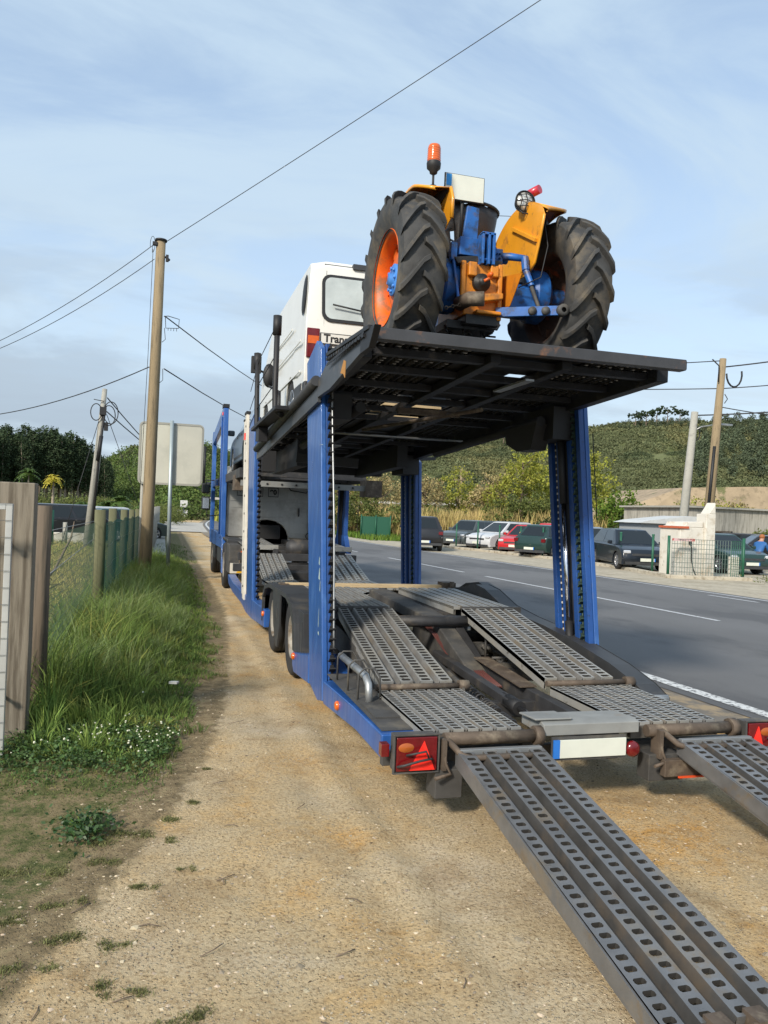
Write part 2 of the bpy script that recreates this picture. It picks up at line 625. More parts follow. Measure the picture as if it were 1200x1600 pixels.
# mask: R grass, G dark soil, B field (far green)
gr = sstep(GX, grass_edge(GY) + 0.12, grass_edge(GY) - 0.12)
soil = sstep(GX, grass_edge(GY) + 0.55, grass_edge(GY) + 0.0) * sstep(GY, 1.8, 3.2)
farf = np.where(GX > far_x(GY) + 1.0, sstep(GY, 44, 48) + sstep(GX, 20, 26) * 1.0, 0)
farf = np.clip(farf, 0, 1)


def ground_material():
    m = bpy.data.materials.new('ground_soil')
    m.use_nodes = True
    nt = m.node_tree; N, L = nt.nodes, nt.links
    b = N['Principled BSDF']
    b.inputs['Roughness'].default_value = 0.92
    b.inputs['Specular IOR Level'].default_value = 0.2
    at = N.new('ShaderNodeAttribute'); at.attribute_name = 'mask'
    sp = N.new('ShaderNodeSeparateColor'); L.new(at.outputs['Color'], sp.inputs[0])
    tcn = N.new('ShaderNodeTexCoord')

    def noise(s, d=6, r=0.6, dist=0.0):
        n = N.new('ShaderNodeTexNoise'); n.inputs['Scale'].default_value = s; n.inputs['Detail'].default_value = d
        n.inputs['Roughness'].default_value = r; n.inputs['Distortion'].default_value = dist
        L.new(tcn.outputs['Object'], n.inputs['Vector']); return n.outputs[0]

    def ramp(src, stops):
        r = N.new('ShaderNodeValToRGB')
        while len(r.color_ramp.elements) < len(stops):
            r.color_ramp.elements.new(0.5)
        for e, (p, c) in zip(r.color_ramp.elements, stops):
            e.position = p; e.color = (*c, 1)
        L.new(src, r.inputs[0]); return r.outputs[0]

    def mix(f, a, c):
        x = N.new('ShaderNodeMixRGB')
        if isinstance(f, float): x.inputs[0].default_value = f
        else: L.new(f, x.inputs[0])
        for i, v in ((1, a), (2, c)):
            if isinstance(v, tuple): x.inputs[i].default_value = (*v, 1)
            else: L.new(v, x.inputs[i])
        return x.outputs[0]
    sand = ramp(noise(0.95, 8, 0.60, 0.4), [(0.34, (0.57, 0.32, 0.10)), (0.43, (0.57, 0.40, 0.20)), (0.53, (0.55, 0.43, 0.26)), (0.68, (0.60, 0.51, 0.37))])
    sand = mix(ramp(noise(2.3, 7, 0.68, 0.6), [(0.50, (0, 0, 0)), (0.66, (0.7, 0.7, 0.7))]), sand, (0.28, 0.18, 0.085))
    sand = mix(ramp(noise(16, 6, 0.7), [(0.42, (0, 0, 0)), (0.60, (0.55, 0.55, 0.55))]), sand, (0.56, 0.44, 0.27))
    sand = mix(ramp(noise(60, 5, 0.75), [(0.49, (0, 0, 0)), (0.62, (0.70, 0.70, 0.70))]), sand, (0.25, 0.165, 0.085))
    # small pale chips
    vo = N.new('ShaderNodeTexVoronoi'); vo.inputs['Scale'].default_value = 55; vo.feature = 'F1'; vo.inputs['Randomness'].default_value = 1
    L.new(tcn.outputs['Object'], vo.inputs['Vector'])
    chip = ramp(vo.outputs['Distance'], [(0.18, (1, 1, 1)), (0.30, (0, 0, 0))])
    cm = N.new('ShaderNodeMath'); cm.operation = 'MULTIPLY'
    L.new(chip, cm.inputs[0]); L.new(ramp(noise(5, 4), [(0.46, (0, 0, 0)), (0.6, (0.85, 0.85, 0.85))]), cm.inputs[1])
    sand = mix(cm.outputs[0], sand, (0.50, 0.43, 0.32))
    soilc = ramp(noise(9, 8, 0.75), [(0.35, (0.14, 0.11, 0.06)), (0.5, (0.24, 0.18, 0.10)), (0.6, (0.32, 0.25, 0.14)), (0.72, (0.13, 0.14, 0.05))])
    grassc = ramp(noise(9, 7, 0.75), [(0.36, (0.07, 0.085, 0.025)), (0.46, (0.13, 0.13, 0.05)), (0.54, (0.21, 0.165, 0.085)), (0.66, (0.28, 0.22, 0.12))])
    field = ramp(noise(0.35, 7, 0.7), [(0.3, (0.075, 0.12, 0.028)), (0.5, (0.13, 0.17, 0.04)), (0.7, (0.24, 0.22, 0.08))])

    def fuzzy(src, s, amt, lo, hi):
        a = N.new('ShaderNodeMath'); a.operation = 'MULTIPLY_ADD'
        L.new(noise(s, 6, 0.7), a.inputs[0]); a.inputs[1].default_value = amt; L.new(src, a.inputs[2])
        return ramp(a.outputs[0], [(lo, (0, 0, 0)), (hi, (1, 1, 1))])
    c = mix(fuzzy(sp.outputs[1], 7, 0.9, 0.80, 1.02), sand, soilc)
    c = mix(fuzzy(sp.outputs[0], 10, 0.8, 0.85, 1.0), c, grassc)
    c = mix(fuzzy(sp.outputs[2], 3, 0.5, 0.6, 0.8), c, field)
    L.new(c, b.inputs['Base Color'])
    bp = N.new('ShaderNodeBump'); bp.inputs['Distance'].default_value = 0.02; bp.inputs['Strength'].default_value = 0.9
    a = N.new('ShaderNodeMath'); a.operation = 'MULTIPLY_ADD'; a.inputs[1].default_value = 0.8
    L.new(chip, a.inputs[0]); L.new(noise(45, 8, 0.75), a.inputs[2])
    L.new(a.outputs[0], bp.inputs['Height']); L.new(bp.outputs[0], b.inputs['Normal'])
    return m


ground = np_mesh('ground', V, F, ground_material(), smooth=True)
ground['kind'] = 'structure'
ca = ground.data.color_attributes.new('mask', 'FLOAT_COLOR', 'POINT')
ca.data.foreach_set('color', np.stack([gr.ravel(), soil.ravel(), farf.ravel(), np.ones(gr.size)], 1).astype(np.float32).ravel())

# ---- asphalt road and its paint
M_asph = mat('asphalt', (0.118, 0.118, 0.120), 0.82, 0, 0.16, 0.5, (0.145, 0.142, 0.138), 0.45, 0.7, 220, 0.004, 160,
             col3=(0.088, 0.088, 0.090), c3lo=0.50, c3hi=0.58, c3scale=0.45, stretch=(1, 0.5, 1))
M_paint = mat('road_paint_white', (0.60, 0.61, 0.60), 0.7, 0, 0.1, 10, (0.12, 0.12, 0.125), 0.50, 0.60, 22)
M_paint2 = mat('road_paint_thin', (0.50, 0.51, 0.52), 0.7, 0, 0.1, 10, (0.15, 0.15, 0.155), 0.55, 0.68, 14)
ribbon('road', near_x(YS) - 0.22, far_x(YS) + 0.25, YS, 0.052, M_asph)
# dusty shoulder skirts so that the sheet meets the soil
ribbon('road_shoulder', near_x(YS) - 0.75, near_x(YS) - 0.20, YS, 0.046, mat('dusty_asphalt', (0.14, 0.125, 0.105), 0.9, 0, 0.2, 3, (0.30, 0.23, 0.14), 0.46, 0.6, 4, 0.004, 90))
YL = np.arange(-4, 250, 1.0)
ribbon('road_edge_marking', near_x(YL) - 0.07, near_x(YL) + 0.09, YL, 0.057, M_paint)
ribbon('road_edge_marking', far_x(YL) - 0.13, far_x(YL) - 0.03, YL, 0.057, M_paint2)


def dash(y0, y1, w=0.055, f=cent_x, off=0.0):
    ys = np.linspace(y0, y1, 5)
    return ribbon('road_centre_marking', f(ys) - w + off, f(ys) + w + off, ys, 0.058, M_paint2)


for y0 in (-2.0, 11.6, 21.8, 32.0, 42.2, 52.4, 62.6, 73, 83, 93):
    dash(y0, y0 + (9.0 if y0 > 20 or y0 < 0 else 8.9) * 0.72 if y0 != 11.6 else 20.4)
dash(14.5, 16.0, 0.05, far_x, -0.65)
# pale concrete strip beyond the far edge line
M_gravel = mat('pale_gravel', (0.40, 0.355, 0.27), 0.95, 0, 0.15, 1.2, (0.30, 0.26, 0.19), 0.5, 0.65, 6, 0.01, 60, col3=(0.25, 0.21, 0.14), c3lo=0.56, c3hi=0.68, c3scale=1.1)
yg = np.concatenate([np.arange(-4, 46, 1.0), np.arange(46, 62, 2.0)])
ribbon('gravel_verge', far_x(yg) + 0.2, far_x(yg) + np.interp(yg, [0, 30, 40, 46, 62], [24, 24, 18, 3.0, 1.0]), yg, 0.048, M_gravel)
# far pavement beside the driveway on the left
M_conc = mat('concrete_pavement', (0.40, 0.38, 0.34), 0.9, 0, 0.12, 1.5, (0.30, 0.27, 0.22), 0.5, 0.7, 4, 0.003, 40)
yp = np.arange(52, 84, 2.0)
ribbon('pavement', np.full(len(yp), 0.1), near_x(yp) - 0.3, yp, 0.05, M_conc)
yp = np.arange(26, 53, 2.0)
ribbon('pavement', np.full(len(yp), -0.55), np.full(len(yp), 0.15), yp, 0.10, M_conc)

# ---- hills: ridge table (azimuth in degrees from +Y towards +X, elevation tangent)
RAZ = [-50, -30, -14.1, -8.2, -4.6, -3.95, -1.9, 1.8, 3.1, 6.3, 12.8, 16.5, 19.3, 23.0, 25.8, 28.0, 31.1, 33.3, 35.8, 37.8, 41.7, 48.8, 60, 80]
REL = [.02, .022, .028, .032, .036, .047, .0665, .078, .0717, .0586, .068, .0912, .1067, .1005, .1001, .1089, .1182, .1229, .1241, .1239, .1244, .128, .12, .10]
RDI = [260, 260, 250, 250, 240, 200, 190, 185, 190, 260, 330, 360, 380, 390, 390, 390, 395, 400, 400, 400, 395, 380, 360, 350]
FDI = [150, 150, 150, 145, 130, 110, 100, 95, 100, 140, 190, 200, 205, 205, 200, 190, 180, 175, 165, 160, 150, 140, 130, 130]
az = np.radians(np.linspace(-50, 80, 300))
azd = np.degrees(az)
ridge_t = np.interp(azd, RAZ, REL); ridge_d = np.interp(azd, RAZ, RDI); foot_d = np.interp(azd, RAZ, FDI)
NT = 60


def hill_h(azd_, t):
    """t 0 foot .. 1 ridge .. >1 behind"""
    e = np.interp(azd_, RAZ, REL); rd = np.interp(azd_, RAZ, RDI); fd = np.interp(azd_, RAZ, FDI)
    d = fd + (rd - fd) * t
    top = e * rd + 1.7
    s = np.clip(t, 0, 1)
    prof = s ** 1.15
    h = top * np.where(t <= 1, prof, 1 - 0.35 * (t - 1) ** 2)
    wob = (fbm(np.radians(azd_) * 26, d * 0.02, 4, 21) - 0.5) * 8.0 * s * (1 - s) * 2.5
    return d, h + wob - 0.3


TT = np.linspace(0, 1.6, NT)
HV = []
for t in TT:
    d, h = hill_h(azd, np.full_like(azd, t))
    HV.append(np.stack([np.sin(az) * d, np.cos(az) * d, h], 1))
HV = np.array(HV)
nA = len(az)
ii = (np.arange(NT - 1)[:, None] * nA + np.arange(nA - 1)[None, :]).ravel()
HF = np.stack([ii, ii + 1, ii + nA + 1, ii + nA], 1)
M_hill = mat('hillside_scrub_soil', (0.11, 0.12, 0.055), 0.95, 0, 0.3, 0.03, (0.09, 0.105, 0.035), 0.5, 0.62, 0.02, 0,
             col3=(0.14, 0.13, 0.06), c3lo=0.62, c3hi=0.7, c3scale=0.05, spec=0.1)
hill = np_mesh('hill', HV.reshape(-1, 3), HF, M_hill, smooth=True)
hill['kind'] = 'structure'


# ================================================================ FOLIAGE
def leaf_quads(C, size, rng, flat=0.0, aspect=0.6, up=None):
    """C: (N,3) centres -> V, F of diamond leaves"""
    n = len(C)
    d = rng.normal(size=(n, 3)); d[:, 2] *= (1 - flat)
    d /= np.linalg.norm(d, axis=1)[:, None] + 1e-9
    if up is not None:
        d = d * (1 - up[1]) + np.array(up[0]) * up[1]
        d /= np.linalg.norm(d, axis=1)[:, None]
    r = rng.normal(size=(n, 3))
    e = np.cross(d, r); e /= np.linalg.norm(e, axis=1)[:, None] + 1e-9
    s = (np.asarray(size) * rng.uniform(0.6, 1.4, n))[:, None]
    V = np.stack([C - d * s * 0.5, C + e * s * aspect * 0.5, C + d * s * 0.5, C - e * s * aspect * 0.5], 1).reshape(-1, 3)
    F = np.arange(4 * n).reshape(-1, 4)
    return V, F


def shell_points(c, r, n, rng, inner=0.55):
    d = rng.normal(size=(n, 3)); d /= np.linalg.norm(d, axis=1)[:, None]
    rr = rng.uniform(inner, 1.0, n)[:, None] * (0.8 + 0.35 * rng.random((n, 1)))
    return np.asarray(c) + d * rr * np.asarray(r)


M_leaf = {
    'pine': mat('pine_needles', (0.040, 0.062, 0.028), 0.8, var=0.25, vscale=0.5, island=0.35, spec=0.2),
    'mid': mat('shrub_leaves', (0.13, 0.155, 0.045), 0.7, var=0.25, vscale=0.5, island=0.35, trans=0.25, spec=0.2),
    'lime': mat('willow_leaves', (0.30, 0.31, 0.055), 0.7, var=0.2, vscale=0.5, island=0.3, trans=0.3, spec=0.2),
    'bright': mat('fresh_leaves', (0.12, 0.19, 0.03), 0.7, var=0.2, vscale=0.5, island=0.3, trans=0.3, spec=0.2),
    'slope': mat('slope_leaves', (0.095, 0.14, 0.035), 0.7, var=0.35, vscale=0.12, island=0.3, trans=0.2, spec=0.2),
    'dark': mat('dark_leaves', (0.03, 0.055, 0.015), 0.6, var=0.3, vscale=0.8, island=0.4, trans=0.1, spec=0.3),
    'bare': mat('budding_twigs', (0.32, 0.26, 0.12), 0.8, var=0.2, vscale=0.4, island=0.3, trans=0.1, spec=0.2),
    'reed': mat('dry_reeds', (0.46, 0.36, 0.15), 0.85, var=0.2, vscale=0.3, island=0.3, trans=0.2, spec=0.2),
    'palm': mat('palm_fronds', (0.07, 0.12, 0.025), 0.6, var=0.2, vscale=0.5, island=0.25, trans=0.2, spec=0.3),
    'palmy': mat('yellow_palm_fronds', (0.48, 0.42, 0.05), 0.6, var=0.2, vscale=0.5, island=0.25, trans=0.2, spec=0.3),
    'scrub': mat('hill_scrub_leaves', (0.125, 0.14, 0.068), 0.85, var=0.3, vscale=0.04, col2=(0.19, 0.18, 0.08), c2lo=0.5, c2hi=0.62, c2scale=0.018, island=0.2, trans=0.15, spec=0.15,  # distance haze put into the colour: lighter and greyer leaves
                 col3=(0.075, 0.095, 0.048), c3lo=0.54, c3hi=0.62, c3scale=0.03),
}
M_bark = mat('tree_bark', (0.16, 0.12, 0.085), 0.9, 0, 0.3, 6, stretch=(4, 4, 1))
M_barkp = mat('pale_bark', (0.30, 0.25, 0.19), 0.9, 0, 0.3, 6, stretch=(4, 4, 1))


def trunk_mb(h, r, lean=(0, 0), limbs=0, rng=random, spread=1.0, start=0.35):
    mb = MB()
    pts = [(lean[0] * t * t, lean[1] * t * t, h * t) for t in (0, .25, .5, .75, 1)]
    mb.tube(pts, [r, r * .85, r * .7, r * .5, r * .25], 7)
    for i in range(limbs):
        t = start + (0.95 - start) * (i + rng.random()) / limbs
        a = rng.uniform(0, 2 * pi)
        b = Vector((lean[0] * t * t, lean[1] * t * t, h * t))
        L_ = spread * rng.uniform(0.6, 1.0) * (1.15 - t * 0.6)
        e = b + Vector((cos(a) * L_, sin(a) * L_, L_ * rng.uniform(0.5, 1.1)))
        mid = (b + e) / 2 + Vector((0, 0, -0.08 * L_))
        mb.tube([b, mid, e], [r * .4, r * .25, r * .08], 5)
    return mb


def tree(name, loc, label, kind, h, blobs, n, size, trunk_h, trunk_r, seed, group=None, limbs=6, spread=1.0, bark=None, cat='tree', lean=(0, 0), inner=0.4, aspect=0.6, flat=0.0):
    rng = np.random.default_rng(seed)
    rr = random.Random(seed)
    t = thing(name, loc, label, cat, group)
    P = []
    tot = sum(b[3] * b[4] * b[5] for b in blobs)
    for b in blobs:
        k = max(30, int(n * b[3] * b[4] * b[5] / tot))
        # clumps inside each blob give an uneven outline
        kc = max(4, k // 45)
        cc = shell_points(b[:3], b[3:6], kc, rng, inner)
        for q in cc:
            s = 0.34 * min(b[3:6]) * rng.uniform(0.6, 1.25)
            P.append(shell_points(q, (s, s, s * 0.85), max(8, k // kc), rng, 0.15))
    P = np.concatenate(P)
    V_, F_ = leaf_quads(P, size, rng, flat, aspect)
    np_mesh('crown', V_, F_, M_leaf[kind], parent=t)
    trunk_mb(trunk_h, trunk_r, lean, limbs, rr, spread).build('trunk', bark or M_bark, t)
    return t


# ---- scrub over the hill: one leafy mass nobody could count
def hill_scrub():
    rng = np.random.default_rng(4)
    n = 16000
    a = rng.uniform(-12, 47, n)
    t = rng.uniform(0.0, 1.04, n) ** 0.9
    a2 = a[(a < 14)]
    d, h = hill_h(a, t)
    clear = fbm(np.radians(a) * 18, d * 0.03, 3, 77)
    keep = clear > 0.20
    a, t, d, h, clear = a[keep], t[keep], d[keep], h[keep], clear[keep]
    X = np.sin(np.radians(a)) * d; Y = np.cos(np.radians(a)) * d
    s = rng.uniform(0.6, 1.6, len(X)) * (0.6 + 0.9 * clear) * (0.6 + d / 420)
    k = 44
    C = np.repeat(np.stack([X, Y, h + s * 0.15], 1), k, 0)
    dirs = rng.normal(size=C.shape); dirs /= np.linalg.norm(dirs, axis=1)[:, None]
    dirs[:, 2] = np.abs(dirs[:, 2]) * 0.85 - 0.1
    ss = np.repeat(s, k)[:, None]
    C = C + dirs * ss * rng.uniform(0.55, 1.05, (len(C), 1)) * np.array([1.2, 1.2, 0.8])
    V_, F_ = leaf_quads(C, ss[:, 0] * 0.33, rng, 0, 0.8)
    o = np_mesh('hillside_scrub', V_, F_, M_leaf['scrub'])
    set_tags(o, 'dense green scrub and low trees covering the hillside behind the road', 'scrub', kind='stuff')


hill_scrub()

# taller wood on the right shoulder of the hill
def hill_wood():
    rng = np.random.default_rng(8)
    n = 420
    a = np.concatenate([rng.uniform(37.0, 47, 330), rng.uniform(32, 38, 60), rng.uniform(24, 30, 30)])
    t = np.concatenate([rng.uniform(0.35, 1.02, 330), rng.uniform(0.9, 1.02, 60), rng.uniform(0.93, 1.02, 30)])
    d, h = hill_h(a, t)
    X = np.sin(np.radians(a)) * d; Y = np.cos(np.radians(a)) * d
    hh = rng.uniform(3, 6.0, n)
    hh[330:] *= 0.55
    k = 200
    C = np.repeat(np.stack([X, Y, h + hh * 0.62], 1), k, 0)
    dirs = rng.normal(size=C.shape); dirs /= np.linalg.norm(dirs, axis=1)[:, None]
    H_ = np.repeat(hh, k)[:, None]
    C = C + dirs * np.concatenate([H_ * 0.32, H_ * 0.32, H_ * 0.45], 1) * rng.uniform(0.4, 1.05, (len(C), 1))
    V_, F_ = leaf_quads(C, H_[:, 0] * 0.10, rng, 0, 0.8)
    o = np_mesh('ridge_wood', V_, F_, mat('ridge_wood_leaves', (0.075, 0.095, 0.055), 0.85, var=0.25, vscale=0.05, island=0.4, spec=0.15))
    set_tags(o, 'dark eucalyptus wood along the right shoulder and crest of the hill', 'wood', kind='stuff')


hill_wood()

# ---- umbrella pines on the crest
def at_az(a, d, z): return (sin(radians(a)) * d, cos(radians(a)) * d, z)


pines_lab = ['flat-topped umbrella pine at the left end of the crest group', 'second umbrella pine from the left on the hill crest',
             'widest umbrella pine in the middle of the hill crest group', 'tallest umbrella pine on the hill crest', 'umbrella pine at the right end of the crest group']
for i, (a, zt, w) in enumerate([(33.4, .1365, 8), (34.1, .139, 8), (34.8, .141, 10), (35.5, .144, 9), (36.3, .1405, 7)]):
    d = 385
    d_, hb = hill_h(np.array([a]), np.array([0.93])); hb = float(hb[0]) - 1
    top = zt * d + 1.7 - hb
    tree('umbrella_pine', at_az(a, d, hb), pines_lab[i], 'pine', top, [(0, 0, top - 1.6, w * .62, w * .62, 1.5), (w * .3, 0, top - 2.4, w * .4, w * .4, 1.0)],
         2200, 0.55, top - 1.8, 0.35, 300 + i, 'umbrella pines on the hill crest', limbs=5, spread=3)

# ---- pine forest on the left
pk = []
rl = random.Random(3)
protoP = []


def forest_pine(seed):
    rng = np.random.default_rng(seed)
    h = 11.0
    t = thing('pine_tree', (0, 0, 0), 'x', 'tree', 'tall dark pines at the left')
    P = []
    for i in range(26):
        z = 4.2 + (h - 4.2) * (i / 25) ** 0.9
        w = 0.25 + 1.25 * max(0, 1 - ((z - 6.6) / (h - 6.3)) ** 2) ** 0.7 * rng.uniform(.55, 1.15) if z > 6.6 else 1.3 * rng.uniform(.5, 1.1)
        k = int(120 * w)
        a0 = rng.uniform(0, 2 * pi)
        nb = 5
        for j in range(nb):
            a = a0 + j * 2 * pi / nb + rng.uniform(-.4, .4)
            c = (cos(a) * w * .6, sin(a) * w * .6, z + rng.uniform(-.25, .25))
            P.append(shell_points(c, (w * .5, w * .5, 0.50), max(6, k // nb), rng, 0.2))
    P = np.concatenate(P)
    V_, F_ = leaf_quads(P, 0.26, rng, 0.1, 0.5)
    np_mesh('crown', V_, F_, M_leaf['pine'], parent=t)
    trunk_mb(h * 0.96, 0.14, (rl.uniform(-.4, .4), 0), 5, rl, 0.8, 0.3).build('trunk', M_barkp, t)
    return t


protoP = [forest_pine(40 + i) for i in range(4)]
spots = []
for i in range(60):
    row = i % 3
    a = -12.0 + 8.6 * ((i // 3) + rl.uniform(-.3, .3)) / 20
    d = 96 + row * 7 + rl.uniform(-2, 2) + (a + 12) * 1.0
    spots.append((a, d, row))
el_tab = ([-13, -10.4, -9.4, -8.3, -7.3, -6.3, -5.4, -5.0, -4.4, -3.4], [.078, .0817, .0802, .0855, .0832, .0785, .0734, .0686, .055, .046])
names_row = ['front-row', 'second-row', 'back-row']
nth = {0: 0, 1: 0, 2: 0}
ordn = ['first', 'second', 'third', 'fourth', 'fifth', 'sixth', 'seventh', 'eighth', 'ninth', 'tenth', 'eleventh', 'twelfth', 'thirteenth', 'fourteenth', 'fifteenth', 'sixteenth', 'seventeenth', 'eighteenth', 'nineteenth', 'twentieth']
for i, (a, d, row) in enumerate(sorted(spots, key=lambda q: q[0])):
    o = protoP[i] if i < 4 else copy_tree(protoP[i % 4])
    el = float(np.interp(a, *el_tab)) * rl.uniform(0.84, 1.03)
    H_ = el * d + 1.7
    s = H_ / 11.0
    o.location = at_az(a, d, 0)
    o.scale = (s * 1.15, s * 1.15, s)
    o.rotation_euler = (0, 0, rl.uniform(0, 6.28))
    row = row
    o['label'] = 'shortest dark pine at the right end of the left wood' if i == len(spots) - 1 else 'tall dark pine with a bare pale trunk in the dense wood at the far left'
    nth[row] += 1

# low scrub and broad trees under/after the pines, and on the green slope behind the road sign
def mass(name, label, cat, kind, pts, k, rng, size, zs=0.8):
    C = []
    S = []
    for (x, y, z, r) in pts:
        C.append(shell_points((x, y, z), (r, r, r * zs), k, rng, 0.4)); S.append(np.full(k, r))
    C = np.concatenate(C); S = np.concatenate(S)
    V_, F_ = leaf_quads(C, size * (0.6 + 0.4 * S), rng, 0, 0.7)
    o = np_mesh(name, V_, F_, M_leaf[kind])
    set_tags(o, label, cat, kind='stuff')
    return o


r9 = np.random.default_rng(9)
pts = []
for i in range(170):
    a = r9.uniform(-13, -2.8); d = r9.uniform(80, 92)
    pts.append((*at_az(a, d, r9.uniform(0.3, 1.6))[:2], r9.uniform(0.3, 1.7), r9.uniform(0.7, 1.5)))
mass('undergrowth', 'low green undergrowth in front of the left pine wood', 'undergrowth', 'mid', pts, 260, r9, 0.15)
pts = []
for i in range(330):
    a = r9.uniform(-4.6, 6.5); t = r9.uniform(0.02, 1.0)
    d, h = hill_h(np.array([a]), np.array([t]))
    pts.append((*at_az(a, float(d[0]), 0)[:2], float(h[0]) + 0.8, r9.uniform(1.4, 3.0)))
mass('slope_wood', 'bright green broadleaf wood on the slope left of the lorry', 'wood', 'slope', pts, 330, r9, 0.20)
pts = []
for i in range(60):
    a = r9.uniform(-2.8, 1.2); d = r9.uniform(66, 92)
    pts.append((*at_az(a, d, 0)[:2], r9.uniform(0.2, 1.2), r9.uniform(0.6, 1.3)))
mass('roadside_bushes', 'dark bushes beside the far end of the pavement', 'bushes', 'mid', pts, 300, r9, 0.12)


# palms
def palm(loc, label, h, fr, kind, seed, group='palms behind the car park'):
    rng = random.Random(seed)
    t = thing('palm_tree', loc, label, 'palm', group)
    V_ = []; F_ = []

    def q(a, b, c, d):
        o = len(V_); V_.extend([a, b, c, d]); F_.append((o, o + 1, o + 2, o + 3))
    for i in range(24):
        az_ = rng.uniform(0, 2 * pi); el = rng.uniform(-0.2, 1.3)
        prev = None
        for s in range(9):
            u = s / 8
            r = fr * u * cos(el) * 0.95 + 0.02
            z = h + fr * (u * sin(el) - 0.75 * u * u)
            p = Vector((cos(az_) * r, sin(az_) * r, z))
            if prev is not None:
                side = Vector((-sin(az_), cos(az_), 0))
                lw = fr * 0.26 * sin(pi * min(1, u + 0.12)) + 0.05
                for sg in (-1, 1):
                    tip = (prev + p) / 2 + side * sg * lw + Vector((0, 0, -0.25 * lw))
                    q(prev, p, tip + (p - prev) * 0.3, tip)
            prev = p
    np_mesh('crown', V_, F_, M_leaf[kind], parent=t)
    trunk_mb(h, 0.14).build('trunk', M_barkp, t)
    return t


palm((-10.3, 60, 0), 'low wide green palm at the far left, behind the timber gatepost', 2.3, 1.3, 'palm', 1)
palm((-9.2, 59.8, 0), 'taller green palm left of the yellow one', 3.6, 1.1, 'palm', 2)
palm((-7.5, 59.3, 0), 'yellow-leaved palm on twin pale trunks', 3.3, 0.9, 'palmy', 3)
palm((-3.8, 58.2, 0), 'low green palm right of the leaning concrete pole', 1.5, 1.3, 'palm', 4)
palm((-2.9, 58.0, 0), 'green palm behind the row of fence posts, above the pale car', 1.9, 1.2, 'palm', 5)
palm((-5.6, 60.0, 0), 'small green palm behind the dark estate car', 1.4, 1.1, 'palm', 6)
palm((-1.2, 57.0, 0), 'small palm just left of the wooden utility pole', 1.6, 1.1, 'palm', 7)

# ---- right-hand vegetation
tree('willow_tree', (33.2, 58, 0), 'yellow-green willow right of the near right lift column', 'lime', 8,
     [(0, 0, 4.6, 2.7, 2.7, 3.2), (-1.6, 0, 3.4, 2.0, 2.0, 2.4), (0.3, 0, 6.6, 1.5, 1.5, 1.7)], 9000, 0.24, 6.5, 0.2, 51, 'willows behind the car park', limbs=9, spread=2.0)
tree('willow_tree', (27.0, 56, 0), 'tall thin yellow-green willow left of the near right lift column', 'lime', 8,
     [(0, 0, 4.8, 1.9, 1.9, 3.2), (1.6, 0, 3.8, 1.6, 1.6, 2.6), (-1.8, 0, 3.3, 1.5, 1.5, 2.1)], 5200, 0.21, 6.2, 0.18, 52, 'willows behind the car park', limbs=10, spread=1.8)
tree('budding_tree', (25.2, 57.5, 0), 'thin brownish budding tree left of the tall willow', 'bare', 5.6,
     [(0, 0, 3.4, 1.9, 1.9, 2.3), (-1.2, 0, 2.7, 1.3, 1.3, 1.6)], 3600, 0.17, 4.8, 0.14, 53, 'budding trees in the reeds', limbs=14, spread=1.9)
tree('budding_tree', (20.4, 60, 0), 'round bare budding tree beside the far wooden pole', 'bare', 5.2,
     [(0, 0, 3.3, 2.3, 2.3, 2.1)], 3600, 0.16, 4.4, 0.16, 54, 'budding trees in the reeds', limbs=16, spread=2.0)
tree('budding_tree', (13.6, 62, 0), 'bare budding tree seen past the left edge of the far right column', 'bare', 4.6,
     [(0, 0, 3.0, 1.7, 1.7, 1.8)], 2400, 0.16, 3.9, 0.13, 55, 'budding trees in the reeds', limbs=14, spread=1.6)
tree('budding_tree', (11.0, 66, 0), 'leftmost bare budding tree, behind the near left blue post', 'bare', 4.6,
     [(0, 0, 3.0, 1.9, 1.9, 1.8)], 2400, 0.16, 3.9, 0.13, 56, 'budding trees in the reeds', limbs=14, spread=1.6)
tree('green_bush', (30.8, 48, 0), 'bright green bushy tree behind the dark hatchback', 'bright', 4,
     [(0, 0, 2.1, 2.0, 2.0, 1.7), (1.6, 0.5, 1.6, 1.6, 1.6, 1.4)], 6000, 0.2, 2.4, 0.12, 57, 'bushes behind the car park', limbs=6, spread=1.2, cat='bush')
tree('green_bush', (28.2, 41.0, 0), 'round dark bush with brownish top left of the white hut', 'dark', 3,
     [(0, 0, 1.25, 2.3, 1.8, 1.2)], 7000, 0.14, 1.4, 0.1, 58, 'bushes behind the car park', limbs=6, spread=0.9, cat='bush')
tree('green_bush', (31.8, 50, 0), 'soft green bush in front of the pale stone embankment', 'mid', 3,
     [(0, 0, 1.7, 2.4, 2.0, 1.6), (2.4, 0, 1.4, 1.6, 1.6, 1.3)], 5200, 0.18, 2.0, 0.1, 59, 'bushes behind the car park', limbs=6, spread=1.0, cat='bush')
tree('green_bush', (38.2, 48, 0), 'yellowish bush showing between the two right-hand poles', 'lime', 3.5,
     [(0, 0, 1.9, 2.6, 2.0, 1.7)], 4200, 0.18, 2.0, 0.1, 60, 'bushes behind the car park', limbs=6, spread=1.0, cat='bush')
tree('green_bush', (45.5, 55, 0), 'brownish shrub above the grey wall right of the pole', 'bare', 4,
     [(0, 0, 2.4, 2.8, 2.2, 1.7), (3.5, 0, 2.2, 2.4, 2.2, 1.5)], 4200, 0.2, 2.6, 0.1, 66, 'bushes behind the car park', limbs=6, spread=1.4, cat='bush')
tree('green_bush', (22.3, 42.5, 0), 'small dark glossy bush beside the dark green hatchback', 'dark', 2,
     [(0, 0, 0.95, 1.1, 1.0, 0.95)], 2400, 0.13, 1.0, 0.06, 61, 'bushes behind the car park', limbs=5, spread=0.6, cat='bush')
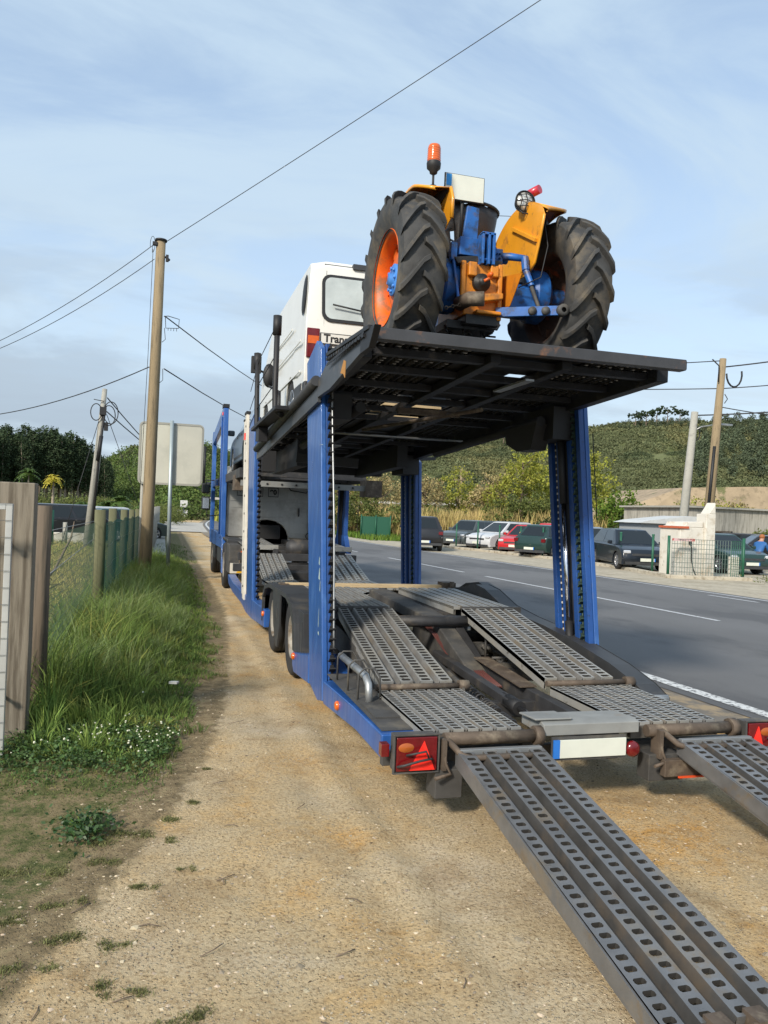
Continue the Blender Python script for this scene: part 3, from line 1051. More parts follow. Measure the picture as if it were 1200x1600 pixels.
tree('green_bush', (13.6, 55, 0), 'grey-green thicket left of the far right column', 'mid', 3.6,
     [(0, 0, 1.7, 2.5, 1.6, 1.7), (-2.4, 1, 1.5, 1.8, 1.5, 1.4)], 6500, 0.17, 2.2, 0.09, 62, 'bushes behind the car park', limbs=6, spread=1.2, cat='bush')
tree('green_bush', (18.3, 56.5, 0), 'grey-green thicket right of the far right column', 'mid', 3.2,
     [(0, 0, 1.4, 2.3, 1.6, 1.4)], 5200, 0.17, 2.0, 0.09, 63, 'bushes behind the car park', limbs=6, spread=1.2, cat='bush')
tree('green_bush', (24.5, 52, 0), 'loose olive bush behind the white hatchback', 'mid', 3.6,
     [(0, 0, 1.8, 2.2, 1.6, 1.8), (2.6, 0, 2.0, 2.0, 1.6, 2.0)], 6500, 0.18, 2.4, 0.1, 64, 'bushes behind the car park', limbs=7, spread=1.5, cat='bush')
tree('green_bush', (9.3, 60, 0), 'leafy thicket just right of the near left blue post', 'mid', 3.2,
     [(0, 0, 1.5, 2.4, 1.6, 1.5)], 4200, 0.17, 2.0, 0.09, 65, 'bushes behind the car park', limbs=6, spread=1.2, cat='bush')


def blades(n, xs, ys, zf, h, w, rng, lean=0.35, seg=2, dirs=None):
    """tapering bent blades: each blade 2 quads"""
    x = xs; y = ys; z = zf
    a = rng.uniform(0, 2 * pi, n); la = rng.uniform(0, 2 * pi, n) if dirs is None else dirs
    wx = np.cos(a) * w / 2; wy = np.sin(a) * w / 2
    ln = rng.uniform(0.2, 1.0, n) * lean * h
    lx = np.cos(la) * ln; ly = np.sin(la) * ln
    V_ = np.stack([
        np.stack([x - wx, y - wy, z], 1), np.stack([x + wx, y + wy, z], 1),
        np.stack([x + wx * .8 + lx * .32, y + wy * .8 + ly * .32, z + h * .6], 1), np.stack([x - wx * .8 + lx * .32, y - wy * .8 + ly * .32, z + h * .6], 1),
        np.stack([x + wx * .12 + lx, y + wy * .12 + ly, z + h * (1 - .25 * np.minimum(1, ln / (h + 1e-6)))], 1), np.stack([x - wx * .12 + lx, y - wy * .12 + ly, z + h * (1 - .25 * np.minimum(1, ln / (h + 1e-6)))], 1)], 1)
    base = np.arange(n)[:, None] * 6
    F_ = np.concatenate([base + np.array([0, 1, 2, 3]), base + np.array([3, 2, 4, 5])], 0)
    return V_.reshape(-1, 3), F_


def reeds():
    rng = np.random.default_rng(31)
    n = 9000
    u = rng.uniform(0, 1, n)
    x = 8.5 + u * 22 + rng.normal(0, 0.5, n)
    y = 63 - u * 13 + rng.uniform(-2.5, 2.5, n)
    h = rng.uniform(1.2, 2.6, n) * (0.7 + 0.6 * fbm(x * 0.3, y * 0.3, 3, 5))
    V_, F_ = blades(n, x, y, np.zeros(n), h, 0.09, rng, 0.3)
    o = np_mesh('reed_bed', V_, F_, M_leaf['reed'])
    set_tags(o, 'dry straw-coloured reeds behind the parked cars', 'reeds', kind='stuff')
    n = 9000
    y = rng.uniform(40, 100, n)
    x = far_x(y) + 1.4 + np.abs(rng.normal(0, 2.2, n))
    k = ~((y < 46) & (x > far_x(y) + 1.2))
    x, y = x[k], y[k]; n = len(x)
    V_, F_ = blades(n, x, y, np.zeros(n), rng.uniform(0.15, 0.5, n), 0.07, rng, 0.4)
    o = np_mesh('roadside_grass', V_, F_, M_leaf['bright'])
    set_tags(o, 'bright green grass along the far side of the road', 'grass', kind='stuff')
    # dry grass + greenery in the meadow beyond the reeds
    n = 14000
    x = rng.uniform(6, 75, n); y = rng.uniform(60, 110, n)
    V_, F_ = blades(n, x, y, np.zeros(n), rng.uniform(0.4, 1.6, n), 0.22, rng, 0.4)
    o = np_mesh('meadow', V_, F_, M_leaf['lime'])
    set_tags(o, 'yellowish meadow between the reeds and the hill', 'meadow', kind='stuff')


reeds()

tree('budding_tree', (17.2, 63, 0), 'feathery olive tree behind the far right column', 'bare', 5.0,
     [(0, 0, 3.2, 2.0, 2.0, 2.0), (2.2, 0, 2.8, 1.5, 1.5, 1.6)], 4200, 0.15, 4.2, 0.14, 91, 'budding trees in the reeds', limbs=15, spread=1.9)
tree('willow_tree', (23.2, 60, 0), 'yellow-green willow just right of the far wooden pole', 'lime', 5.6,
     [(0, 0, 3.6, 1.6, 1.6, 2.3), (1.5, 0, 3.0, 1.3, 1.3, 1.9)], 3600, 0.18, 4.8, 0.14, 92, 'willows behind the car park', limbs=12, spread=1.7)
tree('willow_tree', (15.2, 66, 0), 'small yellow-green willow seen between the two rear columns', 'lime', 5.0,
     [(0, 0, 3.3, 1.8, 1.8, 2.0)], 3000, 0.18, 4.2, 0.13, 93, 'willows behind the car park', limbs=12, spread=1.6)
# ---- stone embankment on the right in front of the hill
M_emb = mat('embankment_stone', (0.34, 0.26, 0.17), 0.95, 0, 0.2, 0.25, (0.22, 0.17, 0.11), 0.5, 0.6, 0.6, 0.05, 2, col3=(0.12, 0.13, 0.05), c3lo=0.58, c3hi=0.66, c3scale=0.3)
emb = MB()
pf = [(60.5, 95.5, 0), (71, 94.2, 0), (84, 91.0, 0), (140, 78.0, 0)]
tops = [(66.0, 97.6, 5.0), (72, 97.0, 7.2), (84, 95.5, 7.9), (140, 84, 8.5)]
bk = [(70, 125, 3.0), (80, 125, 7.6), (95, 125, 8.5), (150, 110, 9)]
vv = pf + tops + bk
emb.add(vv, [(0, 1, 5, 4), (1, 2, 6, 5), (2, 3, 7, 6), (4, 5, 9, 8), (5, 6, 10, 9), (6, 7, 11, 10), (0, 4, 8)])
o = emb.build('stone_embankment', M_emb)
set_tags(o, kind='structure')
# ================================================================ TREAD PLATES
def tread(p0, p1, x0, x1, nr, gap, pitch, rise, z_at=None, hx=0.7, hy=0.5, x0b=None, x1b=None, wall=True, mb=None, end_lip=0.0):
    """ribbed perforated plank from p0=(y,z) to p1; nr raised slotted ribs separated by grooves of width fraction gap"""
    mb = mb or MB()
    y0, z0 = p0; y1, z1 = p1
    Ln = hypot(y1 - y0, z1 - z0)
    x0b = x0 if x0b is None else x0b
    x1b = x1 if x1b is None else x1b
    ny, nz = -(z1 - z0) / Ln, (y1 - y0) / Ln
    if nz < 0: ny, nz = -ny, -nz

    def P(u, s, d=0.0):
        """u across 0..1, s along metres, d height above the groove floor"""
        t = s / Ln
        xa = x0 + (x0b - x0) * t; xb = x1 + (x1b - x1) * t
        return (xa + (xb - xa) * u, y0 + (y1 - y0) * t + ny * d, z0 + (z1 - z0) * t + nz * d)
    W = abs(x1 - x0)
    unit = 1.0 / (nr + (nr - 1) * gap)
    k = max(1, int(Ln / pitch))
    st = Ln / k
    for r in range(nr):
        ua = r * unit * (1 + gap); ub = ua + unit
        # slotted rib top
        uc = (ua + ub) / 2; hw = (ub - ua) / 2
        a = hx * hw; c = a * 0.28
        for i in range(k):
            s0 = i * st; s1 = s0 + st; sc = (s0 + s1) / 2; b = hy * st / 2 * 1.0; bb = b * 0.45
            O = [P(ua, s0, rise), P(ub, s0, rise), P(ub, s1, rise), P(ua, s1, rise)]
            hp = [(uc + a, sc - bb), (uc + a, sc + bb), (uc + a - c, sc + b), (uc - a + c, sc + b), (uc - a, sc + bb), (uc - a, sc - bb), (uc - a + c, sc - b), (uc + a - c, sc - b)]
            H = [P(u, s, rise) for u, s in hp]; Lw = [P(u, s, rise - 0.022) for u, s in hp]
            fs = [(1, 2, 5, 4), (2, 3, 7, 6), (3, 0, 9, 8), (0, 1, 11, 10), (2, 6, 5), (3, 8, 7), (0, 10, 9), (1, 4, 11)]
            o_ = len(mb.v)
            mb.add(O + H + Lw, fs)
            for j in range(8):
                mb.f.append((o_ + 4 + j, o_ + 4 + (j + 1) % 8, o_ + 12 + (j + 1) % 8, o_ + 12 + j)); mb.m.append(1); mb.sm.append(False)
        # rib walls
        for u, du in ((ua, -0.12 * unit), (ub, 0.12 * unit)):
            mb.add([P(u, 0, rise), P(u, Ln, rise), P(min(1, max(0, u + du)), Ln, 0), P(min(1, max(0, u + du)), 0, 0)], [(0, 1, 2, 3)], 2)
        if r < nr - 1:
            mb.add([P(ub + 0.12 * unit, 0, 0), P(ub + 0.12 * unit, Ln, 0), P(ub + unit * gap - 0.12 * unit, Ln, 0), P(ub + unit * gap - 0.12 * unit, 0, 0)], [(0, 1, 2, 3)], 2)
        for s in (0, Ln):
            mb.add([P(ua, s, rise), P(ub, s, rise), P(ub, s, rise - 0.03), P(ua, s, rise - 0.03)], [(0, 1, 2, 3)])
    if wall:
        for u in (0, 1):
            mb.add([P(u, 0, rise), P(u, Ln, rise), P(u, Ln, -0.05), P(u, 0, -0.05)], [(0, 1, 2, 3)])
            du = 0.018 / W * (1 if u == 0 else -1)
            mb.add([P(u, 0, -0.05), P(u, Ln, -0.05), P(u + du, Ln, -0.05), P(u + du, 0, -0.05)], [(0, 1, 2, 3)])
            mb.add([P(u + du, 0, rise - .004), P(u + du, Ln, rise - .004), P(u + du, Ln, -0.05), P(u + du, 0, -0.05)], [(0, 1, 2, 3)])
    return mb


def wheel_parts(parent, c, r, w, side, seed=0, rim_m=None, name='wheel', hub=0.55, dish=0.06, bolts=10, tread_m=None):
    """side -1: outer face towards -x. returns tyre object; rim is its child"""
    x, y, z = c
    t = MB()
    o = side * w / 2
    rr = r * hub
    prof = [(rr, -w * .40), (r * .80, -w * .5), (r * .93, -w * .49), (r * .985, -w * .42), (r, -w * .3), (r, -w * .1), (r * .975, -w * .09), (r * .975, -w * .06), (r, -w * .05),
            (r, w * .05), (r * .975, w * .06), (r * .975, w * .09), (r, w * .1), (r, w * .3), (r * .985, w * .42), (r * .93, w * .49), (r * .80, w * .5), (rr, w * .40)]
    t.lathe(prof, (x, y, z), 'x', 36)
    ty = t.build(name, tread_m or M_rubber, parent)
    m = MB()
    s = side
    m.lathe([(rr * 1.02, s * w * .42), (rr * 1.0, s * w * .46), (rr * .93, s * w * .44), (rr * .88, s * w * .30), (rr * .62, s * (w * .32 - dish)), (rr * .60, s * (w * .42 - dish)),
             (rr * .34, s * (w * .44 - dish)), (rr * .30, s * (w * .62 - dish)), (rr * .15, s * (w * .66 - dish)), (0.001, s * (w * .66 - dish))], (x, y, z), 'x', 28)
    for i in range(bolts):
        a = 2 * pi * i / bolts
        q = (x + s * (w * .42 - dish), y + cos(a) * rr * .47, z + sin(a) * rr * .47)
        m.tube([q, (q[0] + s * 0.02, q[1], q[2])], rr * .05, 6)
    m.build('rim', rim_m or M_wheel, ty)
    return ty


M_wheel = mat('dusty_wheel_steel', (0.30, 0.28, 0.24), 0.6, 0.3, 0.2, 8, (0.16, 0.12, 0.08), 0.5, 0.65, 8)

# ================================================================ TRAILER
TR = thing('car_transporter_trailer', (2.5, 8.0, 0), 'blue two-deck car transporter trailer with its empty slotted tracks lowered at the back', 'trailer', world_coords=True)


def side_post(x_out, x_in, y_b, y_t, z_t, nm='lift_column', right=False, z_b=0.22, tip=True):
    """plain blue plate outside, channel with chain inside"""
    (yb0, yb1), (yt0, yt1) = y_b, y_t
    s = 1 if x_in > x_out else -1
    mb = MB()
    th = 0.045 * s
    poly = [(yb0, z_b), (yb0 + 0.20, z_b - 0.04), (yb1, z_b + 0.02), (yt1, z_t - 0.08), (yt0 + (yt1 - yt0) * .3, z_t + 0.04), (yt0, z_t - 0.06)]
    mb.prism(poly, 0, x_out, x_out + th)
    o = mb.build(nm, M_blue, TR, bevel=0.008)
    # inner channel
    ch = MB()
    xa = x_out + th + 0.002 * s
    d0, d1 = 0.03, 0.10
    k0 = lambda z, a, b: (a + (b - a) * (z - z_b) / (z_t - z_b))
    zz0, zz1 = z_b + 0.15, z_t - 0.02

    def pt(f, z):  # f: fraction from rear edge to front edge
        a = k0(z, yb0, yt0); b = k0(z, yb1, yt1)
        return a + (b - a) * f

    def rib(mb_, f0, f1, xa_, xb_, z0=zz0, z1=zz1, mi=0):
        vs = []
        for z in (z0, z1):
            for x_ in (xa_, xb_):
                for f in (f0, f1):
                    vs.append((x_, pt(f, z), z))
        mb_.add(vs, [(0, 1, 3, 2), (4, 6, 7, 5), (0, 4, 5, 1), (2, 3, 7, 6), (0, 2, 6, 4), (1, 5, 7, 3)], mi)
    rib(ch, 0.02, 0.13, xa, xa + 0.05 * s)
    rib(ch, 0.87, 0.98, xa, xa + 0.05 * s)
    rib(ch, 0.28, 0.40, xa, xa + 0.05 * s)
    rib(ch, 0.60, 0.72, xa, xa + 0.05 * s)
    ch.build('column_channel', M_blue_s, o, bevel=0.003)
    back = MB()
    rib(back, 0.132, 0.868, xa, xa + 0.012 * s)
    back.build('column_inner_plate', M_chas, o)
    # perforated locking strip (pin holes show pale)
    st = MB()
    n = int((zz1 - zz0) / 0.06)
    for i in range(n):
        z = zz0 + 0.03 + i * 0.06
        y = pt(0.80, z)
        st.box((xa + 0.02 * s, y, z), (0.02, 0.022, 0.018))
    st.build('locking_strip', M_white_s, o)
    # toothed chain
    cn = MB()
    n = int((zz1 - zz0) / 0.075)
    for i in range(n):
        z = zz0 + i * 0.075
        f = 0.20 if right else -0.02
        y = pt(f, z)
        xx = xa + (0.05 if right else 0.03) * s
        cn.beam((xx, y, z), (xx, y - 0.035, z + 0.03), 0.05, 0.012)
        cn.beam((xx, y, z), (xx, y - 0.0, z + 0.05), 0.03, 0.010)
    cn.tube([(xa + 0.035 * s, pt(0.20 if right else -0.01, z), z) for z in np.linspace(zz0, zz1, 6)], 0.009, 5)
    cn.build('lifting_chain', M_chain if right else M_black, o)
    return o, pt


M_chain = mat('greenish_chain', (0.06, 0.10, 0.08), 0.5, 0.5)
lp, lpt = side_post(1.25, 1.4, (5.98, 6.54), (6.63, 7.29), 3.17)
# hose down the left post and scratches of pale paint
hb = MB(); hb.tube([(1.34, lpt(-.05, z) - 0.02 + 0.02 * sin(z * 3), z) for z in np.linspace(0.6, 3.05, 14)], 0.008, 6)
hb.build('hydraulic_hose', M_galv, lp)
sc_ = MB()
for (y, z, dy_, dz_) in ((6.28, 1.26, .03, .07), (6.25, 1.14, .05, .10), (6.22, 1.05, .02, .09), (6.20, 0.70, .045, .03), (6.23, 0.76, .012, .15), (6.33, 2.25, .18, .008)):
    sc_.prism([(y, z), (y + dy_, z + .01), (y + dy_ * .6, z + dz_), (y + dy_ * .2, z + dz_ * .8)], 0, 1.2465, 1.2475)
sc_.build_each('paint_scrape', mat('pale_scrape', (0.38, 0.48, 0.46), 0.6, 0, 0.3, 30), lp)
rp, rpt = side_post(3.70, 3.5, (5.95, 6.57), (6.38, 7.02), 2.82, right=True)
cy_ = MB()
cy_.tube([(3.575, rpt(.48, 0.75), 0.75), (3.575, rpt(.48, 1.86), 1.86)], 0.024, 12)
cy_.build('hydraulic_rod', M_chrome, rp)
cy_ = MB(); cy_.tube([(3.575, rpt(.48, 1.86), 1.86), (3.575, rpt(.48, 2.6), 2.6)], 0.036, 12); cy_.tube([(3.575, rpt(.48, .35), .35), (3.575, rpt(.48, .8), .8)], 0.036, 12)
cy_.build_each('hydraulic_cylinder', M_black, rp)
lf, lfpt = side_post(1.25, 1.4, (11.05, 11.75), (11.65, 12.35), 3.08)
rf, rfpt = side_post(3.68, 3.5, (10.80, 11.50), (11.05, 11.85), 2.55, right=True)
# pale drilled strips clipped on the front left column
ws = MB()
ws.prism([(12.05, .30), (12.30, .30), (12.90, 3.22), (12.66, 3.22)], 0, 1.235, 1.275)
ws.build('pale_guide_strip', M_white_s, lf, bevel=0.004)
ws = MB()
ws.prism([(12.35, .36), (12.45, .36), (13.12, 3.13), (12.95, 3.13)], 0, 1.238, 1.27)
ws.build('pale_guide_strip', M_white_s, lf, bevel=0.004)
dt = MB()
for i in range(10):
    z = 0.5 + i * 0.28
    y = 12.17 + (z - .3) * .205
    dt.tube([(1.225, y, z), (1.237, y, z)], 0.018, 8)
dt.build('bolt_row', M_black, lf)
cap = MB(); cap.box((1.26, 12.8, 3.24), (0.07, 0.32, 0.04)); cap.box((1.26, 13.05, 3.15), (0.06, 0.2, 0.03)); cap.build('strip_cap', M_black, lf)
rfl = MB(); rfl.box((1.225, 12.80, 2.86), (0.02, 0.12, 0.11)); rfl.build('red_reflector', M_redb, lf)

# ---- blue side rails
def rail(poly, xa, xb, name='side_rail'):
    return MB().prism(poly, 0, xa, xb).build(name, M_blue, TR, bevel=0.01)


rl1 = rail([(4.28, .30), (4.9, .295), (5.93, .21), (5.965, .26), (5.965, .38), (5.0, .425), (4.28, .44)], 1.25, 1.52)
rail([(6.60, .22), (7.38, .16), (7.47, .22), (7.47, .34), (7.0, .40), (6.62, .47)], 1.252, 1.50)
rail([(5.97, .215), (6.62, .20), (6.62, .46), (6.3, .45), (5.97, .38)], 1.30, 1.5)
rail([(9.66, .24), (11.1, .15), (11.9, .14), (12.6, .19), (14.2, .19), (15.1, .25), (15.3, .33), (15.3, .42), (14.2, .36), (12.3, .38), (9.66, .46)], 1.252, 1.40)
rail([(9.66, .24), (14.2, .19), (15.3, .33), (15.3, .42), (9.66, .46)], 3.55, 3.70)
for (y, z) in ((7.37, .315), (5.42, .325), (9.75, 0.4)):
    ml = MB(); ml.lathe([(0.001, -.022), (.022, -.022), (.032, -.014), (.034, 0), (.034, .004)], (1.248, y, z), 'x', 16)
    ml.build('marker_light', M_amber, TR)
# dark tool platform and grab rail on the left tail
pf_ = MB(); pf_.bb((1.27, 4.35, .441), (1.50, 5.92, .446)); pf_.bb((1.30, 4.6, .447), (1.46, 5.2, .455)); pf_.build('platform_pad', M_chas_d, TR)
gr_ = MB()
gr_.tube([(1.36, 5.86, .60), (1.36, 5.10, .60), (1.36, 5.02, .56), (1.36, 4.99, .45)], 0.026, 10)
gr_.build('grab_rail', M_galv, TR)
for y in (5.7, 5.35, 5.06):
    b_ = MB(); b_.tube([(1.30, y, .45), (1.30, y, .62), (1.34, y, .66), (1.41, y, .66), (1.45, y, .60), (1.45, y - .02, .45)], 0.007, 6); b_.build('hook_bracket', M_chas_d, TR)

# ---- fenders
def curved_sheet(prof, xa, xb, th, name, m, skirt=None):
    """prof (y,z) polyline, a bent sheet between xa and xb with thickness"""
    n = len(prof)
    vs = []
    for x in (xa, xb):
        for (y, z) in prof: vs.append((x, y, z))
        for (y, z) in prof: vs.append((x, y, z - th))
    fs = []
    for i in range(n - 1):
        fs += [(i, i + 1, 2 * n + i + 1, 2 * n + i), (n + i, 3 * n + i, 3 * n + i + 1, n + i + 1), (i, n + i, n + i + 1, i + 1), (2 * n + i, 2 * n + i + 1, 3 * n + i + 1, 3 * n + i)]
    fs += [(0, 2 * n, 3 * n, n), (n - 1, 2 * n - 1, 4 * n - 1, 3 * n - 1)]
    return MB().add(vs, fs)


fpr = [(9.90, .30), (9.90, .62), (9.72, .76), (9.35, .82), (8.0, .84), (7.62, .78), (7.42, .62), (7.34, .36)]
fd = MB()
# outer lip of the fender, a flat ring following the two arches
outer = fpr
inner_l = [(9.84, .30), (9.83, .60), (9.66, .72), (9.3, .775), (8.0, .795), (7.70, .735), (7.52, .58), (7.45, .36)]
for i in range(len(outer) - 1):
    a, b, c, d = outer[i], outer[i + 1], inner_l[i + 1], inner_l[i]
    fd.add([(1.245, *a), (1.245, *b), (1.245, *c), (1.245, *d), (1.275, *a), (1.275, *b), (1.275, *c), (1.275, *d)],
           [(0, 1, 2, 3), (4, 7, 6, 5), (0, 4, 5, 1), (3, 2, 6, 7)])
fs_ = curved_sheet(fpr, 1.272, 1.62, 0.012, 'fender', M_plastic)
fd.add(fs_.v, fs_.f)
fo = fd.build('fender', M_plastic, TR)
fl = MB(); fl.prism([(8.98, .79), (8.42, .79), (8.40, .45), (8.52, .20), (8.62, .20), (8.86, .40)], 0, 1.25, 1.27)
fl.prism([(8.85, .60), (8.55, .62), (8.55, .50), (8.8, .48)], 0, 1.245, 1.249)
fl.build('mud_panel', M_plastic, fo, bevel=0.006)
bx = MB(); bx.bb((1.30, 7.20, .30), (1.62, 7.50, .74)); bx.bb((1.295, 7.23, .34), (1.30, 7.40, .66)); bx.bb((1.36, 6.95, .34), (1.60, 7.2, .80))
bx.prism([(6.85, .74), (7.6, .80), (7.5, .93), (7.1, .90)], 0, 1.42, 1.58)
bx.build('rear_fender_box', M_plastic, TR, bevel=0.01)
# right fender: long bent dark skirt
sk = [(9.6, .62), (9.1, .80), (8.69, .86), (8.37, .93), (8.05, .90), (7.6, .78), (7.1, .73), (6.6, .70), (6.1, .655), (5.5, .57), (5.15, .49), (4.98, .42)]
so = curved_sheet(sk, 3.48, 3.66, 0.012, 'fender', M_plastic)
n = len(sk)
so.add([(3.475, y, z + .012) for y, z in sk] + [(3.475, y, z - .16) for y, z in sk], [(i, i + 1, n + i + 1, n + i) for i in range(n - 1)])
so.add([(3.665, y, z + .004) for y, z in sk] + [(3.665, y, z - .2) for y, z in sk], [(i, i + 1, n + i + 1, n + i) for i in range(n - 1)])
so.build('fender', M_plastic, TR)
ki = MB()
ki.prism([(y, z - .03) for y, z in sk[5:]] + [(4.98, .32), (5.6, .38), (6.4, .48), (7.2, .5), (7.6, .6)], 0, 1.53, 1.545)
ki.build('inner_skirt', M_chas_d, TR)
tf = MB(); tf.tube([(3.52, 5.02, .41), (3.66, 5.0, .41)], 0.03, 10); tf.build('fender_bracket', M_galv, TR)
hump = curved_sheet([(9.7, .5), (9.55, .72), (9.1, .88), (8.7, .93), (8.35, .88), (8.1, .74), (8.0, .55)], 3.67, 3.80, .02, 'wheel_guard', M_plastic)
hump.build('wheel_guard', M_plastic, TR)

for (y) in (9.38, 7.99):
    wheel_parts(TR, (1.43, y, .40), .40, .24, -1)
    wheel_parts(TR, (3.57, y, .40), .40, .24, 1)

# ---- tracks
def track_obj(mb, name='track_plate', m=None): return mb.build(name, [m or M_steel_d, M_grime_shade, M_groove], TR)


for (xa, xb, xc, xd, xe, xf, xg, xh) in ((1.46, 2.06, 1.50, 2.03, 1.56, 2.07, 1.66, 2.14), (2.76, 3.40, 2.76, 3.33, 2.76, 3.29, 2.80, 3.45)):
    track_obj(tread((4.16, .475), (5.13, .478), xa, xb, 7, .35, .052, .016, hx=.72, hy=.62, wall=True), 'rear_track')
    track_obj(tread((5.22, .50), (6.92, .80), xc, xd, 4, .55, .058, .035, x0b=xe - 0.0, x1b=xf, hx=.70, hy=.62), 'sloping_track')
    track_obj(tread((7.0, .815), (8.95, .80), xe - .05, xf, 6, .55, .075, .028, x0b=xg - .05, x1b=xh, hx=.5, hy=.3), 'wheel_track')
    track_obj(tread((9.45, .74), (10.6, .55), xg - .05, xh, 6, .55, .085, .03, hx=.5, hy=.3), 'front_sloping_track')
    track_obj(tread((10.62, .545), (12.9, .52), xg - .05, xh, 6, .55, .09, .03, hx=.5, hy=.3), 'front_track')
    track_obj(tread((12.92, .52), (14.4, .86), xg - .02, xh, 5, .6, .10, .03, hx=.5, hy=.3), 'front_rising_track')
    # hinge pipes
    hp = MB()
    hp.tube([(xa - .01, 5.17, .505), (xb + .02, 5.17, .505)], 0.022, 12)
    hp.tube([(xa + .10, 4.10, .455), (xb + .07, 4.10, .455)], 0.036, 14)
    hp.build_each('hinge_pipe', M_rust, TR)
    eb = MB(); eb.tube([(xb + .0, 5.17, .505), (xb + .075, 5.17, .505)], 0.04, 12); eb.tube([(xb + .05, 4.10, .455), (xb + .10, 4.10, .455)], 0.055, 10); eb.build_each('hinge_boss', M_rust, TR)
    lg = MB(); lg.box(((xa + xb) / 2, 6.955, .80), (xb - xa - .04, .05, .09)); lg.bb((xa + .02, 4.14, .40), (xb, 4.18, .47)); lg.build_each('track_lip', M_chas_d, TR)
    br_ = MB(); br_.prism([(5.02, .16), (5.3, .16), (5.26, .50), (5.12, .50)], 0, xb + .01, xb + .03); br_.build('hinge_bracket', M_chas_d, TR)

# ---- chassis
ch = MB()
for (x) in (2.13, 2.70):
    ch.prism([(4.2, .26), (5.2, .24), (6.6, .32), (7.2, .58), (9.4, .60), (10.2, .42), (14.5, .40), (14.5, .52), (10.3, .54), (9.5, .76), (7.0, .76), (6.3, .46), (4.2, .42)], 0, x - .04, x + .04)
for y, z in ((5.2, .35), (6.3, .36), (8.3, .64), (9.3, .64), (10.4, .45), (12.0, .45), (13.6, .45)):
    ch.bb((1.56, y - .04, z - .08), (3.5, y + .04, z + .03))
ch.build('chassis_frame', M_chas, TR, bevel=0.006)
pn = MB()
pn.prism([(5.3, .45), (6.2, .50), (6.2, .51), (5.3, .46)], 0, 2.60, 2.74)
pn.build('rusty_cover_plate', M_rust, TR)
cp = MB(); cp.tube([(1.95, 6.80, .73), (2.85, 6.80, .73)], 0.052, 16); cp.build('cross_tube', M_chas, TR, )
gp = MB(); gp.prism([(6.85, .68), (7.0, .74), (7.6, .77), (7.6, .30), (6.2, .30), (6.0, .40)], 0, 2.50, 2.66); gp.build('goose_plate', M_chas_d, TR, bevel=.01)
gt = MB(); gt.prism([(7.0, .76), (9.0, .80), (9.0, .70), (7.0, .66)], 0, 2.40, 2.62); gt.build('centre_beam', M_chas_d, TR, bevel=.01)
# centre clutter: cylinders, spring coils, rod, hoses, air tanks
hc = MB(); hc.beam((2.46, 6.75, .44), (2.42, 5.05, .40), .075, .065); hc.build('hydraulic_beam', M_chas, TR, bevel=.006)
hc = MB(); hc.tube([(2.43, 5.12, .40), (2.42, 4.92, .395)], .05, 14); hc.tube([(2.44, 5.55, .40), (2.43, 5.1, .40)], .038, 12); hc.build_each('hydraulic_cylinder', M_black, TR)
hr = MB(); hr.tube([(2.42, 4.93, .395), (2.40, 4.40, .385)], .022, 14); hr.build('hydraulic_rod', M_chrome, TR)
hc = MB(); hc.tube([(2.26, 6.3, .48), (2.24, 5.4, .40)], .022, 10); hc.tube([(2.24, 5.5, .40), (2.19, 4.45, .36)], .016, 10); hc.build('release_shaft', M_chas_d, TR)


def coil(a, b, r, turns, wire):
    a, b = Vector(a), Vector(b); d = (b - a); L_ = d.length; d.normalize(); x = d.orthogonal().normalized(); y = d.cross(x)
    return MB().tube([a + d * (L_ * i / (turns * 12)) + (x * cos(i * pi / 6) + y * sin(i * pi / 6)) * r for i in range(turns * 12 + 1)], wire, 5)


coil((2.235, 5.42, .41), (2.225, 5.14, .40), .042, 5, .007).build('coil_spring', M_chas, TR)
coil((2.222, 5.08, .395), (2.21, 4.82, .385), .042, 6, .007).build('coil_spring', M_chas, TR)
coil((2.205, 4.76, .38), (2.195, 4.56, .375), .042, 5, .007).build('coil_spring', M_chas, TR)
for (x, y, z, r) in ((2.30, 7.6, .55, .10), (1.80, 7.4, .48, .09)):
    at = MB(); at.lathe([(0.001, -.02), (r * .4, -.02), (r * .6, 0), (r * .95, .02), (r, .05), (r, .5), (r * .9, .55), (0.001, .57)], (x, y, z), 'y', 22)
    at.lathe([(0.001, -.03), (r * .2, -.03), (r * .2, -.01)], (x, y, z), 'y', 10)
    at.build('air_tank', M_chas_d, TR)
ax = MB()
ax.tube([(1.55, 7.99, .40), (3.45, 7.99, .40)], .06, 12); ax.tube([(1.55, 9.38, .40), (3.45, 9.38, .40)], .06, 12); ax.build_each('axle', M_chas, TR)
cl_ = MB()
rc = random.Random(12)
for i in range(16):
    x = rc.uniform(2.75, 3.3); y = rc.uniform(6.3, 7.2); z = rc.uniform(.30, .62)
    cl_.tube([(x, y, z), (x + rc.uniform(-.2, .2), y + rc.uniform(-.3, .1), z + rc.uniform(-.06, .1))], rc.uniform(.008, .02), 6)
cl_.bb((2.78, 6.30, .30), (3.40, 6.36, .43)); cl_.bb((2.82, 6.75, .42), (2.98, 6.9, .52)); cl_.bb((3.05, 6.8, .40), (3.2, 6.95, .56))
cl_.tube([(2.86, 6.55, .44), (2.86, 6.55, .68), (2.86, 7.0, .70)], .012, 6); cl_.tube([(2.86, 6.4, .46), (3.3, 6.4, .46)], .013, 6)
cl_.sphere((2.95, 6.7, .50), .06, sc=(1, 1, .5))
cl_.build('suspension_hardware', M_chas_d, TR, label='dusty brown pipes and valves under the right track')
ho = MB()
for k in range(5):
    x0_ = 2.50 + k * .018
    ho.tube([(x0_ - .06, 7.1, .66), (x0_ - .04, 6.85, .60), (x0_, 6.6, .47), (x0_ + .06, 6.1, .42), (x0_ + .02, 5.6, .39)], .008, 5)
ho.build('hoses', mat('reddish_hoses', (0.10, 0.035, 0.03), 0.5), TR)
hk = MB()
